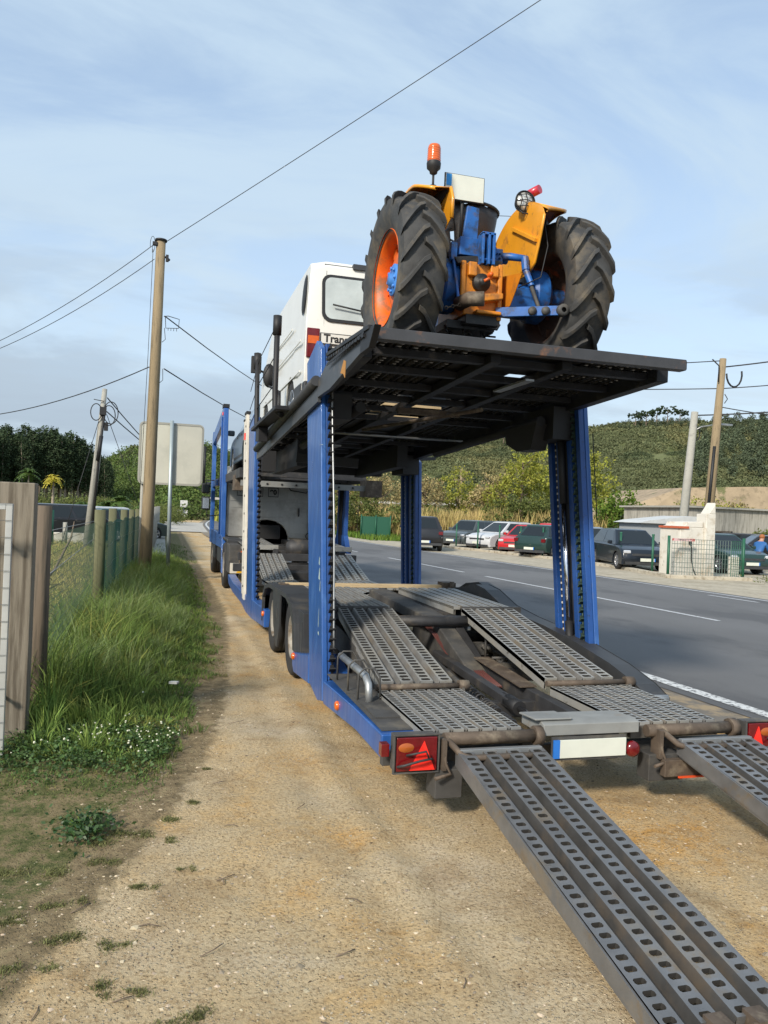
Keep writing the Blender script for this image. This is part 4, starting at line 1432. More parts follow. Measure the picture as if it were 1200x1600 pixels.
for k in range(4):
    y = 5.9 - k * .25
    hk.tube([(1.60, y, .36), (1.66, y - .05, .42), (1.70, y - .1, .33)], .012, 6)
hk.bb((1.56, 4.4, .25), (2.0, 5.1, .30)); hk.bb((1.55, 5.3, .30), (1.60, 6.9, .42)); hk.bb((1.98, 5.3, .34), (2.02, 6.9, .55))
hk.build('track_bearers', M_chas, TR)
# pale timber cross bar
tb = MB(); tb.bb((1.42, 9.12, .80), (3.42, 9.22, .845)); tb.build('cross_bar', M_timber, TR, bevel=.004)
tb = MB(); tb.bb((3.36, 9.05, .79), (3.52, 9.27, .88)); tb.tube([(3.45, 9.0, .80), (3.45, 9.0, .90)], .03, 8); tb.bb((1.35, 9.1, .72), (1.45, 9.25, .84)); tb.build_each('cross_bar_clamp', M_rust, TR)
M_amber_d = mat('dull_amber_lens', (0.36, 0.085, 0.012), .3, coat=.3)
# ---- tail beam with plate and lamps
tbm = MB()
tbm.prism([(4.07, .455), (4.07, .52), (4.12, .535), (4.36, .515), (4.36, .455)], 0, 2.16, 2.79)
tbm.build('tail_beam', M_lightgrey, TR, bevel=.005)
sp_ = MB(); sp_.prism([(4.10, .537), (4.10, .55), (4.32, .535), (4.32, .522)], 0, 2.12, 2.36); sp_.build('step_plate', M_lightgrey, TR, bevel=.006)
lo_ = MB(); lo_.bb((1.24, 4.22, .28), (3.75, 4.27, .36)); lo_.bb((1.50, 4.05, .14), (1.66, 4.20, .30)); lo_.bb((2.86, 4.06, .16), (3.10, 4.18, .32)); lo_.build('bumper_bar', M_chas_d, TR, bevel=.005)
np_ = MB(); np_.bb((2.255, 4.045, .33), (2.69, 4.055, .435)); pl_o = np_.build('number_plate', M_platew, TR, bevel=.002)
np_ = MB(); np_.bb((2.215, 4.044, .33), (2.254, 4.055, .435)); np_.build('blue_plate_band', M_plateb, pl_o)
np_ = MB(); np_.bb((2.21, 4.056, .315), (2.695, 4.066, .327)); np_.bb((2.21, 4.058, .32), (2.695, 4.07, .45)); np_.build('plate_holder', M_chas_d, pl_o)
rr_ = MB(); rr_.lathe([(0.001, -.03), (.03, -.03), (.045, -.02), (.048, 0)], (2.745, 4.07, .36), 'y', 18); rr_.build('round_red_reflector', M_red, TR)
for sx, lab in ((1, 'left rear lamp with amber corner and bright red triangle'), (-1, 'right rear lamp with amber corner, bent guard')):
    X_ = (lambda u, s=sx: (1.25 + u) if s == 1 else (3.745 - u))
    lx0, lx1 = (1.262, 1.505) if sx == 1 else (3.545, 3.73)
    h_ = MB(); h_.bb((lx0, 4.052, .30), (lx1, 4.14, .495)); h_.bb((lx0 - .012, 4.04, .290), (lx1 + .012, 4.06, .300)); h_.bb((lx0 - .012, 4.04, .495), (lx1 + .012, 4.06, .506))
    h_.bb((lx0 - .012, 4.04, .300), (lx0 - .001, 4.06, .495)); h_.bb((lx1 + .001, 4.04, .300), (lx1 + .012, 4.06, .495))
    lm = h_.build('rear_lamp', M_chas_d, TR, bevel=.003, label=lab)
    l_ = MB(); l_.bb((lx0 + .006, 4.036, .306), (lx1 - .006, 4.051, .489)); l_.build('red_lens', M_red, lm, bevel=.004)
    wl_ = lx1 - lx0
    cx_ = lx0 + wl_ * (.62 if sx == 1 else .35)
    t_ = MB(); t_.prism([(cx_ - wl_ * .30, .312), (cx_ + wl_ * .30, .312), (cx_ + .01, .47)], 1, 4.028, 4.0355); t_.build('triangle_reflector', M_redb, lm)
    ac = lx0 + wl_ * (.24 if sx == 1 else .74)
    t_ = MB(); t_.lathe([(0.001, -.006), (.028, -.004), (.036, 0)], (0, 4.035, 0), 'y', 18)
    t_.v = [(ac + v[0] * 1.25, v[1], .435 + v[2] * .72) for v in t_.v]; t_.build('amber_lens', M_amber_d, lm)
    t_ = MB(); t_.tube([(ac - .05, 4.03, .335), (ac - .02, 4.0, .35), (ac + .07, 3.99, .375), (ac + .13, 4.0, .38), (ac + .15, 4.03, .37)], .007, 6)
    t_.tube([(ac + .0, 4.03, .395), (ac + .03, 4.0, .41), (ac + .10, 3.99, .425), (ac + .12, 4.0, .385)], .006, 6); t_.build('lamp_guard', M_chas, lm)
sl = MB(); sl.bb((1.20, 4.10, .37), (1.245, 4.16, .44)); sl.build('side_reflector', M_red, TR, bevel=.003)
# hooks that carry the loading ramps
for x0_ in (1.60, 2.98):
    rk = MB()
    rk.tube([(x0_ - .03, 4.08, .46), (x0_ + .02, 3.98, .40), (x0_ + .06, 3.95, .39), (x0_ + .52, 3.95, .39)], .018, 8)
    rk.tube([(x0_ - .06, 4.06, .47), (x0_ - .05, 4.03, .34), (x0_ - .02, 4.03, .28), (x0_ - .12, 4.0, .27)], .010, 6)
    rk.bb((x0_ - .07, 4.03, .30), (x0_ - .045, 4.12, .47))
    rk.build('ramp_hook', M_rust, TR)
bt = MB(); bt.bb((2.93, 4.00, .20), (3.25, 4.05, .30)); bt.build('rusty_step', M_rust, TR, bevel=.005)
bt = MB(); bt.bb((3.02, 3.985, .195), (3.20, 3.998, .205)); bt.build('orange_strip', mat('orange_strip', (0.7, 0.08, 0.02), 0.5), TR)

# ================================================================ LOADING RAMPS
def ramp(x0, x1, lab):
    t = thing('loading_ramp', ((x0 + x1) / 2, 2.15, 0), lab, 'ramp', 'loading ramps', world_coords=True)
    tread((4.00, .365), (2.16, .035), x0, x1, 4, .72, .056, .05, hx=.58, hy=.50).build('slotted_plank', [M_ramp, M_grime_shade, M_groove_d], t)
    for u in (x0 - .004, x1 + .004):
        s_ = MB(); s_.prism([(4.02, .42), (4.02, .33), (2.16, .012), (2.10, .012), (2.10, .05), (2.16, .078)], 0, u - .005, u + .005); s_.build('side_flange', M_ramp, t)
    e_ = MB(); e_.bb((x0, 3.985, .375), (x1, 4.02, .425)); e_.build('top_lip', M_galv, t, bevel=.003)
    e_ = MB()
    for k in (1, 2):
        xx = x0 + (x1 - x0) * (.08 + .31 * k)
        e_.bb((xx - .035, 2.09, .03), (xx + .035, 2.17, .10)); e_.tube([(xx - .05, 2.10, .075), (xx + .05, 2.10, .075)], .02, 8)
    e_.build_each('end_bracket', M_rust, t)
    return t


ramp(1.61, 2.11, 'large slotted steel loading ramp under the left track, running to the bottom of the picture')
ramp(3.03, 3.53, 'slotted steel loading ramp under the right track, cut by the right edge of the picture')

# ================================================================ UPPER DECK (part of the trailer)
def dz(y): return 2.90 - (y - 5.0) * 0.030     # top surface of the deck


ud = MB()
Y0, Y1 = 4.98, 12.95
for x in (1.30, 3.58):
    ud.add([(x + a, y, dz(y) + b) for y in (Y0 + (.25 if x < 2 else .12), 10.9 if x < 2 else Y1) for a, b in ((-.05, -.22 if y > 6 else -.12), (.05, -.22 if y > 6 else -.12), (.05, -.005), (-.05, -.005))],
           [(0, 1, 2, 3), (7, 6, 5, 4), (0, 4, 5, 1), (1, 5, 6, 2), (2, 6, 7, 3), (3, 7, 4, 0)])
for x in (2.22, 2.78):
    ud.add([(x + a, y, dz(y) + b) for y in (5.1, Y1) for a, b in ((-.04, -.10), (.04, -.10), (.04, -.035), (-.04, -.035))],
           [(0, 1, 2, 3), (7, 6, 5, 4), (0, 4, 5, 1), (1, 5, 6, 2), (2, 6, 7, 3), (3, 7, 4, 0)])
deck = ud.build('upper_deck', M_deck, TR, bevel=.006)
ed = MB(); ed.bb((1.25, 4.90, 2.835), (3.64, 4.98, 2.915)); ed.build('deck_rear_tube', M_deck_edge, deck, bevel=.006)
ed = MB(); ed.bb((3.641, 4.91, 2.845), (3.648, 4.97, 2.905)); ed.build('tube_end', M_black, deck)
cm_ = MB()
for y in (5.25, 5.8, 6.4, 7.0, 7.6, 8.2, 9.6, 10.3, 11.0, 11.8, 12.6):
    z = dz(y)
    cm_.bb((1.36 if y < 11 else 1.52, y - .035, z - .085), (3.52, y + .035, z - .036))
cm_.build_each('deck_cross_member', M_deck, deck)
# closed infill between the tracks, with an opening where the daylight comes through
inf = MB()
for (ya, yb, xa, xb) in ((5.0, 5.75, 2.06, 2.95), (5.75, 6.02, 2.06, 2.62), (5.75, 6.02, 2.78, 2.95), (6.02, 7.0, 2.06, 2.95), (8.6, 12.9, 2.06, 2.95), (7.0, 8.6, 2.74, 2.95)):
    inf.add([(xa, ya, dz(ya) - .01), (xb, ya, dz(ya) - .01), (xb, yb, dz(yb) - .01), (xa, yb, dz(yb) - .01), (xa, ya, dz(ya) - .018), (xb, ya, dz(ya) - .018), (xb, yb, dz(yb) - .018), (xa, yb, dz(yb) - .018)],
            [(0, 1, 2, 3), (7, 6, 5, 4), (0, 4, 5, 1), (1, 5, 6, 2), (2, 6, 7, 3), (3, 7, 4, 0)])
inf.build('deck_infill', M_deck, deck)
for xa, xb in ((1.36, 2.06), (2.95, 3.52)):
    for ya, yb in ((5.0, 7.3), (7.35, 10.4), (10.45, 12.9)):
        tread((ya, dz(ya) - .03), (yb, dz(yb) - .03), xa + (.16 if ya > 10 and xa < 2 else 0), xb, 6, .4, .075, .022, hx=.5, hy=.42, wall=False).build('deck_track', [M_deck, M_grime_shade, M_deck], deck)
# wooden slats seen in the opening
for k, (y, w_) in enumerate(((7.25, .10), (7.55, .09), (7.95, .08), (8.3, .08))):
    s_ = MB(); s_.bb((2.08, y, dz(y) - .03), (2.70, y + w_, dz(y) - .005)); s_.build('wooden_slat', M_timber, deck)
ru = MB(); ru.beam((2.10, 7.1, dz(7.1) - .15), (2.72, 7.1, dz(7.1) - .15), .06, .05); ru.tube([(2.12, 8.5, dz(8.5) - .16), (2.75, 6.6, dz(6.6) - .17)], .02, 8); ru.build('opening_frame', M_rust, deck)
# left flange bracket at the tail and long side beam
fl_ = MB()
fl_.prism([(4.75, 2.885), (6.08, 2.955), (6.08, 2.925), (4.75, 2.855)], 0, 1.19, 1.27)
fl_.prism([(4.62, 2.86), (4.98, 2.88), (4.98, 2.74), (4.75, 2.74)], 0, 1.20, 1.245)
fl_.build('tail_flange', M_deck, deck, bevel=.004)
fl_ = MB(); fl_.prism([(4.99, 2.88), (6.05, 2.92), (6.5, 2.80), (6.5, 2.66), (6.0, 2.66), (5.3, 2.73), (4.99, 2.76)], 0, 1.215, 1.25)
fl_.prism([(6.5, 2.79), (10.9, 2.58), (10.9, 2.38), (10.2, 2.40), (6.5, 2.62)], 0, 1.215, 1.248)
fl_.build('side_plate', mat('deck_side_grey', (0.05, 0.053, 0.058), 0.45, 0.2, 0.2, 4, (0.10, 0.09, 0.08), 0.56, 0.7, 5), deck, bevel=.004)
stn = MB()
for i in range(14):
    y = 4.85 + i * .088
    z = 2.862 + (y - 4.75) * .0526 - .02
    stn.bb((1.185, y, z - .022), (1.212, y + .045, z))
stn.bb((1.187, 4.85, 2.84), (1.19, 6.02, 2.86))
stn.build_each('flange_notch', M_deck, deck)
ms = MB(); ms.prism([(5.45, 2.78), (5.52, 2.80), (5.62, 2.72), (5.52, 2.70), (5.46, 2.66)], 0, 1.213, 1.2145); ms.build('rust_mark', mat('rust_orange', (0.42, 0.20, 0.05), 0.8), deck)
# tube rail and walkway with folded guard posts on the left side
wk = MB()
wk.tube([(1.20, 6.5, 2.80), (1.20, 10.8, 2.52)], .045, 12)
wk.build('edge_tube', M_plastic, deck)
wk = MB(); wk.prism([(7.7, 2.73), (9.9, 2.71), (9.9, 2.67), (7.7, 2.69)], 0, 1.02, 1.17); wk.prism([(9.3, 2.50), (9.6, 2.52), (9.6, 2.67), (9.3, 2.67)], 0, 1.05, 1.16)
wk.build('walkway', M_deck, deck, bevel=.004)
for y, lean, hgt in ((8.0, .02, .98), (9.65, .12, .92)):
    gp_ = MB(); z0 = 2.72
    gp_.tube([(1.12, y - .10, z0 - .06), (1.06, y, z0), (1.06, y + .05, z0 + .22), (1.06, y + .05 + lean, z0 + hgt)], .030, 8)
    gp_.tube([(1.06, y + .05 + lean, z0 + hgt - .2), (1.06, y + .05 + lean, z0 + hgt)], .045, 8)
    gp_.build('guard_post', M_black, deck)
gw = MB()
for hh in (.20, .50, .82):
    gw.tube([(1.06, 8.15, 2.8 + hh), (1.06, 9.65, 2.74 + hh * .95)], .005, 4); gw.tube([(1.06, 9.65, 2.74 + hh * .95), (1.10, 10.9, 2.66 + hh * .8)], .005, 4)
gw.build('guard_wire', M_black, deck)
# dark lifting gear under the front of the deck and at the columns
lg = MB()
for (x, y, z, a, b, c) in ((1.45, 6.9, 2.62, .20, .5, .22), (3.52, 6.75, 2.60, .22, .55, .30), (3.50, 11.3, 2.44, .24, .6, .28), (1.45, 11.6, 2.40, .2, .5, .3)):
    lg.box((x, y, z), (a, b, c))
lg.prism([(10.4, 2.30), (12.9, 2.28), (12.9, 2.6), (10.4, 2.66)], 0, 1.7, 1.85); lg.prism([(10.4, 2.36), (12.9, 2.30), (12.9, 2.62), (10.4, 2.68)], 0, 3.1, 3.25)
lg.beam((3.3, 11.2, 2.50), (4.05, 11.6, 2.60), .10, .05); lg.box((2.55, 12.85, 2.46), (2.0, .14, .26)); lg.beam((1.7, 10.4, 2.40), (2.5, 10.2, 2.36), .16, .12)
lg.tube([(3.35, 6.6, 2.62), (3.35, 9.5, 2.5)], .05, 8); lg.tube([(1.62, 6.6, 2.62), (1.62, 9.5, 2.5)], .05, 8)
lg.build('lifting_gear', M_black, deck)
lw = MB(); lw.bb((1.9, 9.5, 2.52), (2.1, 9.9, 2.535)); lw.bb((2.55, 5.3, 2.73), (2.62, 5.9, 2.745)); lw.tube([(1.6, 8.7, 2.60), (3.4, 8.7, 2.60)], .012, 6); lw.build_each('bare_metal_strip', M_galv, deck)
ps = MB()
for x in (3.735,):
    ps.prism([(6.6, 2.60), (7.3, 2.60), (7.25, 2.45), (7.0, 2.36), (6.7, 2.36)], 0, 3.30, 3.46)
ps.build('column_bracket', M_black, deck)
bl = MB(); bl.tube([(3.71, rpt(-.03, z) - .02, z) for z in (2.5, 2.3, 2.0, 1.7)], .005, 5); bl.build('loose_cable', M_black, rp)
# ================================================================ PAINTS
def paint(name, col, rough=.3, var=.05, dust=(0.25, 0.22, 0.18)):
    return mat(name, col, rough, 0, var, 2, dust, .62, .85, 3, coat=.35)


P_white = paint('van_white_paint', (0.66, 0.65, 0.60), .35, dust=(0.42, 0.38, 0.31))
P_head = mat('headlamp_glass', (0.55, 0.57, 0.6), .08, .2, coat=.6)
P_tyre = mat('car_tyre', (0.02, 0.02, 0.02), .8)
P_rim = mat('alloy_rim', (0.42, 0.42, 0.43), .3, .8)
P_arch = M_black


def car_wheel(parent, c, r, w, side):
    t = MB()
    x, y, z = c
    t.lathe([(r * .62, -w * .42), (r * .9, -w * .5), (r, -w * .35), (r, w * .35), (r * .9, w * .5), (r * .62, w * .42)], (x, y, z), 'x', 24)
    ty = t.build('wheel', P_tyre, parent)
    m = MB(); s = side
    m.lathe([(r * .64, s * w * .42), (r * .60, s * w * .46), (r * .56, s * w * .40), (r * .55, s * w * .22), (.001, s * w * .2)], (x, y, z), 'x', 24)
    for i in range(5):
        a = 2 * pi * i / 5 + .3
        m.beam((x + s * w * .40, y + cos(a) * r * .08, z + sin(a) * r * .08), (x + s * w * .43, y + cos(a) * r * .58, z + sin(a) * r * .58), r * .16, w * .1, up=(1, 0, 0))
    m.lathe([(r * .15, s * w * .38), (r * .13, s * w * .5), (.001, s * w * .5)], (x, y, z), 'x', 12)
    m.build('rim', P_rim, ty)
    return ty


def car(name, loc, rz, label, cat, paint_m, kind='hatch', L_=4.1, W_=1.72, H_=1.42, group=None, plate_rear=True, roof_m=None, z0=0.0, wheel_r=.31):
    """local axes: +y forward"""
    t = thing(name, loc, label, cat, group, rz)
    hl, hw = L_ / 2, W_ / 2
    belt = H_ * .62
    hood = H_ * (.60 if kind != 'suv' else .64)
    nose = H_ * .46
    yw = {'hatch': hl - .98, 'suv': hl - 1.15, 'sedan': hl - 1.15, 'van': hl - .75, 'estate': hl - 1.1}[kind]       # windscreen base
    yf = {'hatch': hl - 1.82, 'suv': hl - 1.75, 'sedan': hl - 1.85, 'van': hl - 1.35, 'estate': hl - 1.75}[kind]    # roof front
    yr = {'hatch': -hl + .62, 'suv': -hl + .50, 'sedan': -hl + 1.15, 'van': -hl + .12, 'estate': -hl + .40}[kind]   # roof rear
    yb = {'hatch': -hl + .16, 'suv': -hl + .14, 'sedan': -hl + .62, 'van': -hl + .05, 'estate': -hl + .10}[kind]    # rear glass base
    r = wheel_r; ar = r + .055
    fy, ry = hl - .80, -hl + .72
    g = .20 if kind != 'suv' else .25

    def arch(yc):
        return [(yc - ar * cos(a), max(g, r + ar * sin(a))) for a in np.linspace(-.25, pi + .25, 11)]
    low = [(-hl + .10, g + .05), (-hl + .03, g + .16), (-hl, H_ * .36), (-hl + .02, belt * .80), (-hl + .09, belt), (yb, belt + .01), (-.0, belt - .005), (yw, hood), (hl - .45, hood - .05), (hl - .14, nose + .06), (hl - .03, nose - .08), (hl, g + .18), (hl - .04, g + .05), (hl - .12, g)]
    bottom = list(reversed(arch(fy))) + list(reversed(arch(ry)))
    # from front to rear along the bottom
    poly = low + [(y, z) for y, z in bottom]
    b = MB()
    slices = [(-hw, .10, .03), (-hw + .05, .05, .0), (-hw * .72, .02, -.012), (0, 0, -.02), (hw * .72, .02, -.012), (hw - .05, .05, 0), (hw, .10, .03)]
    vs = []
    for x, inset, dz_ in slices:
        for (y, z) in poly:
            k = 1 - inset / hl * (1.3 if y > 0 else .9)
            zz = z - dz_ * (1 if z > H_ * .45 else 0)
            vs.append((x, y * k if abs(y) > hl - .75 and z > g + .01 else y, zz))
    n = len(poly); fs = []
    for i in range(len(slices) - 1):
        for j in range(n):
            j2 = (j + 1) % n
            fs.append((i * n + j, i * n + j2, (i + 1) * n + j2, (i + 1) * n + j))
    fs.append(tuple(range(n))); fs.append(tuple(range((len(slices) - 1) * n, len(slices) * n))[::-1])
    b.add(vs, fs, 0, True)
    # greenhouse
    bw, tw = hw - .05, hw - .29
    zb, zt = belt - .01, H_ - .03

    def gp(x, y, z): return (x, y, z)
    G0 = [(-bw, yb), (-bw, yw - .02), (bw, yw - .02), (bw, yb)]
    G1 = [(-tw, yr), (-tw, yf), (tw, yf), (tw, yr)]
    v = [(x, y, zb) for x, y in G0] + [(x, y, zt) for x, y in G1]
    cr = [(-tw * .7, yr + .12, H_), (-tw * .7, yf - .15, H_), (tw * .7, yf - .15, H_), (tw * .7, yr + .12, H_)]
    v += cr
    b.add(v, [(0, 4, 5, 1), (1, 5, 6, 2), (2, 6, 7, 3), (3, 7, 4, 0)], 0)
    b.add(v[4:8] + cr, [(0, 1, 5, 4), (1, 2, 6, 5), (2, 3, 7, 6), (3, 0, 4, 7), (4, 5, 6, 7)], 1 if roof_m else 0)
    body = b.build('body', [paint_m] + ([roof_m] if roof_m else []), t, bevel=.04, seg=3)

    def lerp(a, b_, u): return Vector(a) * (1 - u) + Vector(b_) * u

    def pane(nm, A, B, C_, D_, u0, u1, v0, v1, m=M_glass):
        """A,B bottom corners, D,C top corners"""
        def P(u, w): return lerp(lerp(A, B, u), lerp(D_, C_, u), w)
        q = [P(u0, v0), P(u1, v0), P(u1, v1), P(u0, v1)]
        nn = (q[1] - q[0]).cross(q[3] - q[0]).normalized()
        ctr = Vector((0, (yw + yb) / 2, zb))
        if nn.dot(q[0] - ctr) < 0: nn = -nn
        mb = MB().add([p + nn * .006 for p in q] + [p - nn * .01 for p in q], [(0, 1, 2, 3), (7, 6, 5, 4), (0, 4, 5, 1), (1, 5, 6, 2), (2, 6, 7, 3), (3, 7, 4, 0)])
        mb.build(nm, m, t)
    V8 = v
    split = [(0.06, .50), (.53, .93)] if kind in ('hatch', 'suv', 'sedan') else ([(.05, .33), (.36, .62), (.65, .94)] if kind == 'estate' else [(.72, .95)])
    for u0, u1 in split:
        pane('window', V8[0], V8[1], V8[5], V8[4], u0, u1, .10, .88)
        pane('window', V8[3], V8[2], V8[6], V8[7], u0, u1, .10, .88)
    pane('windscreen', V8[1], V8[2], V8[6], V8[5], .07, .93, .06, .92)
    if kind != 'van':
        pane('rear_window', V8[0], V8[3], V8[7], V8[4], .10, .90, .12, .88)
    # trim
    tr_ = MB(); tr_.bb((-hw + .08, -hl + .02, g + .02), (hw - .08, -hl + .12, g + .14)); tr_.bb((-hw + .10, hl - .12, g + .02), (hw - .10, hl - .025, g + .12)); tr_.bb((-hw * .6, hl - .045, nose - .14), (hw * .6, hl - .022, nose - .06))
    tr_.build_each('bumper_trim', M_plastic, t)
    for s in (-1, 1):
        for yc in (fy, ry):
            car_wheel(t, (s * (hw - .115), yc, r), r, .20, s)
        lm = MB(); lm.bb((s * (hw - .16) - .14, hl - .16, nose - .07), (s * (hw - .16) + .12, hl - .035, nose + .05)); lm.build('headlight', P_head, t, bevel=.04)
        tl = MB(); zl = belt * .86
        tl.bb((s * (hw - .13) - .10, -hl + .005, zl - .09), (s * (hw - .13) + .10, -hl + .10, zl + .06)); tl.build('tail_light', M_red, t, bevel=.015)
        mi_ = MB(); mi_.bb((s * (hw + .08) - .08, yw - .34, belt - .0), (s * (hw + .08) + .08, yw - .22, belt + .13)); mi_.build('wing_mirror', paint_m, t, bevel=.03)
        dh = MB(); dh.bb((s * hw - .012, -.02, belt - .12), (s * hw + .012, .14, belt - .09)); dh.bb((s * hw - .012, -.95, belt - .12), (s * hw + .012, -.80, belt - .09)); dh.build_each('door_handle', M_plastic, t)
        sg_ = MB(); sg_.bb((s * (hw - .001) - .004, ry + ar + .02, g + .10), (s * (hw - .001) + .004, fy - ar - .02, g + .16)); sg_.build('side_moulding', M_plastic, t)
    for s in (-1, 1):
        pb = MB(); pb.bb((-.25, s * (hl + .003) - .01, g + .14), (.25, s * (hl + .003) + .01, g + .25)); po = pb.build('number_plate', M_platew, t)
        pb = MB(); pb.bb((-.262 * s - .02, s * (hl + .005) - .01, g + .14), (-.262 * s + .02, s * (hl + .005) + .01, g + .25)); pb.build('blue_plate_band', M_plateb, po)
    return t


# ---------------------------------------------------------------- parked cars, right-hand side
def C_(*c): return c


G_R = 'cars parked across the road'
p_black = paint('black_car_paint', (0.012, 0.012, 0.014))
p_dgreen = paint('dark_green_paint', (0.012, 0.035, 0.03))
p_dgrey = paint('dark_grey_paint', (0.05, 0.06, 0.06))
p_silver = paint('silver_white_paint', (0.50, 0.51, 0.52))
p_red = paint('red_paint', (0.45, 0.012, 0.015))
p_navy = paint('navy_paint', (0.005, 0.009, 0.016))
p_grey = paint('blue_grey_paint', (0.16, 0.19, 0.22))
p_whitev = paint('white_paint', (0.65, 0.66, 0.66))
suv = car('parked_car', (12.25, 36.4, .05), radians(-15), 'black SUV seen from behind at the edge of the road, glowing red tail strips', 'car', p_black, 'suv', 4.3, 1.80, 1.62, G_R, wheel_r=.35)
car('parked_van', (18.7, 58.0, .05), radians(80), 'white van parked farthest away behind the black SUV', 'van', p_whitev, 'van', 4.6, 1.85, 1.85, G_R, wheel_r=.32)
car('parked_car', (16.6, 40.6, .05), radians(125), 'dark grey-green hatchback parked between the black SUV and the white hatchback', 'car', p_dgrey, 'estate', 4.2, 1.75, 1.5, G_R)
car('parked_car', (19.6, 43.5, .05), radians(105), 'dark blue car mostly hidden behind the white hatchback', 'car', p_navy, 'hatch', 4.1, 1.74, 1.5, G_R)
car('parked_car', (17.1, 37.4, .05), radians(112), 'silver white hatchback parked side-on behind the fence posts', 'car', p_silver, 'hatch', 4.0, 1.7, 1.5, G_R)
car('parked_car', (17.2, 34.8, .05), radians(135), 'bright red hatchback half hidden by the dark green hatchback', 'car', p_red, 'hatch', 4.0, 1.68, 1.40, G_R)
car('parked_car', (17.3, 32.2, .05), radians(-62), 'dark green hatchback seen from its tail, left of the near right lift column', 'car', p_dgreen, 'hatch', 4.1, 1.70, 1.45, G_R)
car('parked_car', (19.9, 35.8, .05), radians(-70), 'red-roofed car showing just above the dark green hatchback', 'car', p_red, 'hatch', 4.1, 1.70, 1.52, G_R)
car('parked_car', (18.0, 30.6, .05), radians(166), 'blue-grey car half hidden behind the near right lift column', 'car', p_grey, 'estate', 4.3, 1.74, 1.45, G_R)
car('parked_car', (16.95, 25.9, .05), radians(166), 'near black hatchback facing the road just right of the near right lift column', 'car', p_navy, 'hatch', 4.15, 1.74, 1.45, G_R)
car('parked_car', (20.3, 25.0, .05), radians(175), 'dark green car behind the mesh gate beside the white hut', 'car', p_dgreen, 'hatch', 4.0, 1.68, 1.42, G_R)
car('parked_car', (25.2, 30.4, .05), radians(30), 'black car seen from behind just right of the mesh gate', 'car', p_black, 'hatch', 4.0, 1.7, 1.42, G_R)
oc = car('parked_car', (24.6, 27.6, .05), radians(65), 'black car with its front door swung open beside the crouching person', 'car', p_black, 'sedan', 4.3, 1.72, 1.4, G_R)
dr_ = MB()
dr_.prism([(.05, .28), (1.05, .28), (1.1, .85), (1.0, .90), (.1, .90), (.05, .85)], 0, 0, .07)
dr_.beam((.035, .12, .90), (.035, .42, 1.32), .05, .05); dr_.beam((.035, .42, 1.32), (.035, 1.0, 1.34), .05, .05); dr_.beam((.035, 1.05, .88), (.035, 1.02, 1.34), .05, .05)
do = dr_.build('open_door', p_black, oc, bevel=.02)
do.location = (-.86, .70, 0); do.rotation_euler = (0, 0, radians(130))

# ---------------------------------------------------------------- parked cars, left
G_L = 'cars parked behind the left fence'
car('parked_car', (-4.75, 37.6, 0), radians(15), 'blue-grey car at the left, just right of the timber gatepost', 'car', p_grey, 'sedan', 4.4, 1.75, 1.42, G_L)
car('parked_car', (-3.6, 36.0, 0), radians(-80), 'large dark estate car parked side-on behind the wire fence', 'car', p_black, 'estate', 4.7, 1.82, 1.58, G_L, wheel_r=.34)
car('parked_car', (-1.9, 39.0, 0), radians(-70), 'dark green car behind the leaning concrete pole', 'car', p_dgreen, 'sedan', 4.4, 1.75, 1.45, G_L)
car('parked_car', (-2.3, 43.5, 0), radians(-60), 'pale silver car showing over the green net near the utility pole', 'car', p_silver, 'hatch', 4.2, 1.75, 1.5, G_L)
car('parked_car', (-6.6, 41.0, 0), radians(10), 'small dark car behind the timber gatepost', 'car', p_dgrey, 'hatch', 4.1, 1.7, 1.4, G_L)
# far traffic down the road
car('parked_car', (9.2, 128, 0), radians(-10), 'tiny dark car far down the road beside the mirror of the lorry', 'car', p_navy, 'hatch', 4.1, 1.74, 1.45)

# ================================================================ WHITE VAN ON THE DECK
VX0, VX1, VY0, VY1 = 1.48, 3.38, 8.85, 13.05
vz = dz(10.5) - .02
VAN = thing('white_panel_van', ((VX0 + VX1) / 2, 11.1, vz), 'white panel van standing on the upper deck in front of the tractor', 'van', world_coords=True)
VAN_TILT = -0.030
vb = MB()
zr = vz + 1.88
side = [(VY0 + .02, vz + .30), (VY0, vz + .45), (VY0 + .01, vz + 1.15), (VY0 + .12, zr - .08), (VY0 + .20, zr), (12.0, zr), (12.2, zr - .05), (12.65, vz + 1.25), (VY1 - .1, vz + 1.05), (VY1, vz + .75), (VY1, vz + .32)]


def archv(yc, r):
    return [(yc + r * cos(a), vz + .30 + r * sin(a) * 1.0) for a in np.linspace(0, pi, 9)]


pl = side + [(12.9, vz + .28)] + archv(12.3, .36)[0:9] + [(11.5, vz + .28), (10.2, vz + .28)] + archv(9.85, .36)
secs = [(VX0 + .0, .0, 0), (VX0 + .0, 0, 0)]
cxv = (VX0 + VX1) / 2
n = len(pl)


def vx(sgn, z):
    """half width with tumblehome"""
    t_ = (z - vz) / 1.88
    return (VX1 - VX0) / 2 * (1.0 - .02 * max(0, .35 - t_) / .35 - .10 * max(0, t_ - .5) ** 1.4 * 1.9)


vs = [(cxv - vx(-1, z), y, z) for y, z in pl] + [(cxv - vx(-1, z) * .80, y + (0 if y > VY0 + .5 else -.035), z + (.035 if z > zr - .2 else 0)) for y, z in pl] \
    + [(cxv + vx(-1, z) * .80, y + (0 if y > VY0 + .5 else -.035), z + (.035 if z > zr - .2 else 0)) for y, z in pl] + [(cxv + vx(-1, z), y, z) for y, z in pl]
fs = [tuple(range(n)), tuple(range(3 * n, 4 * n))[::-1]]
for k in range(3):
    for j in range(n):
        j2 = (j + 1) % n
        fs.append((k * n + j, k * n + j2, (k + 1) * n + j2, (k + 1) * n + j))
vb.add(vs, fs, 0, True)
vbody = vb.build('body', P_white, VAN, bevel=.035, seg=3)
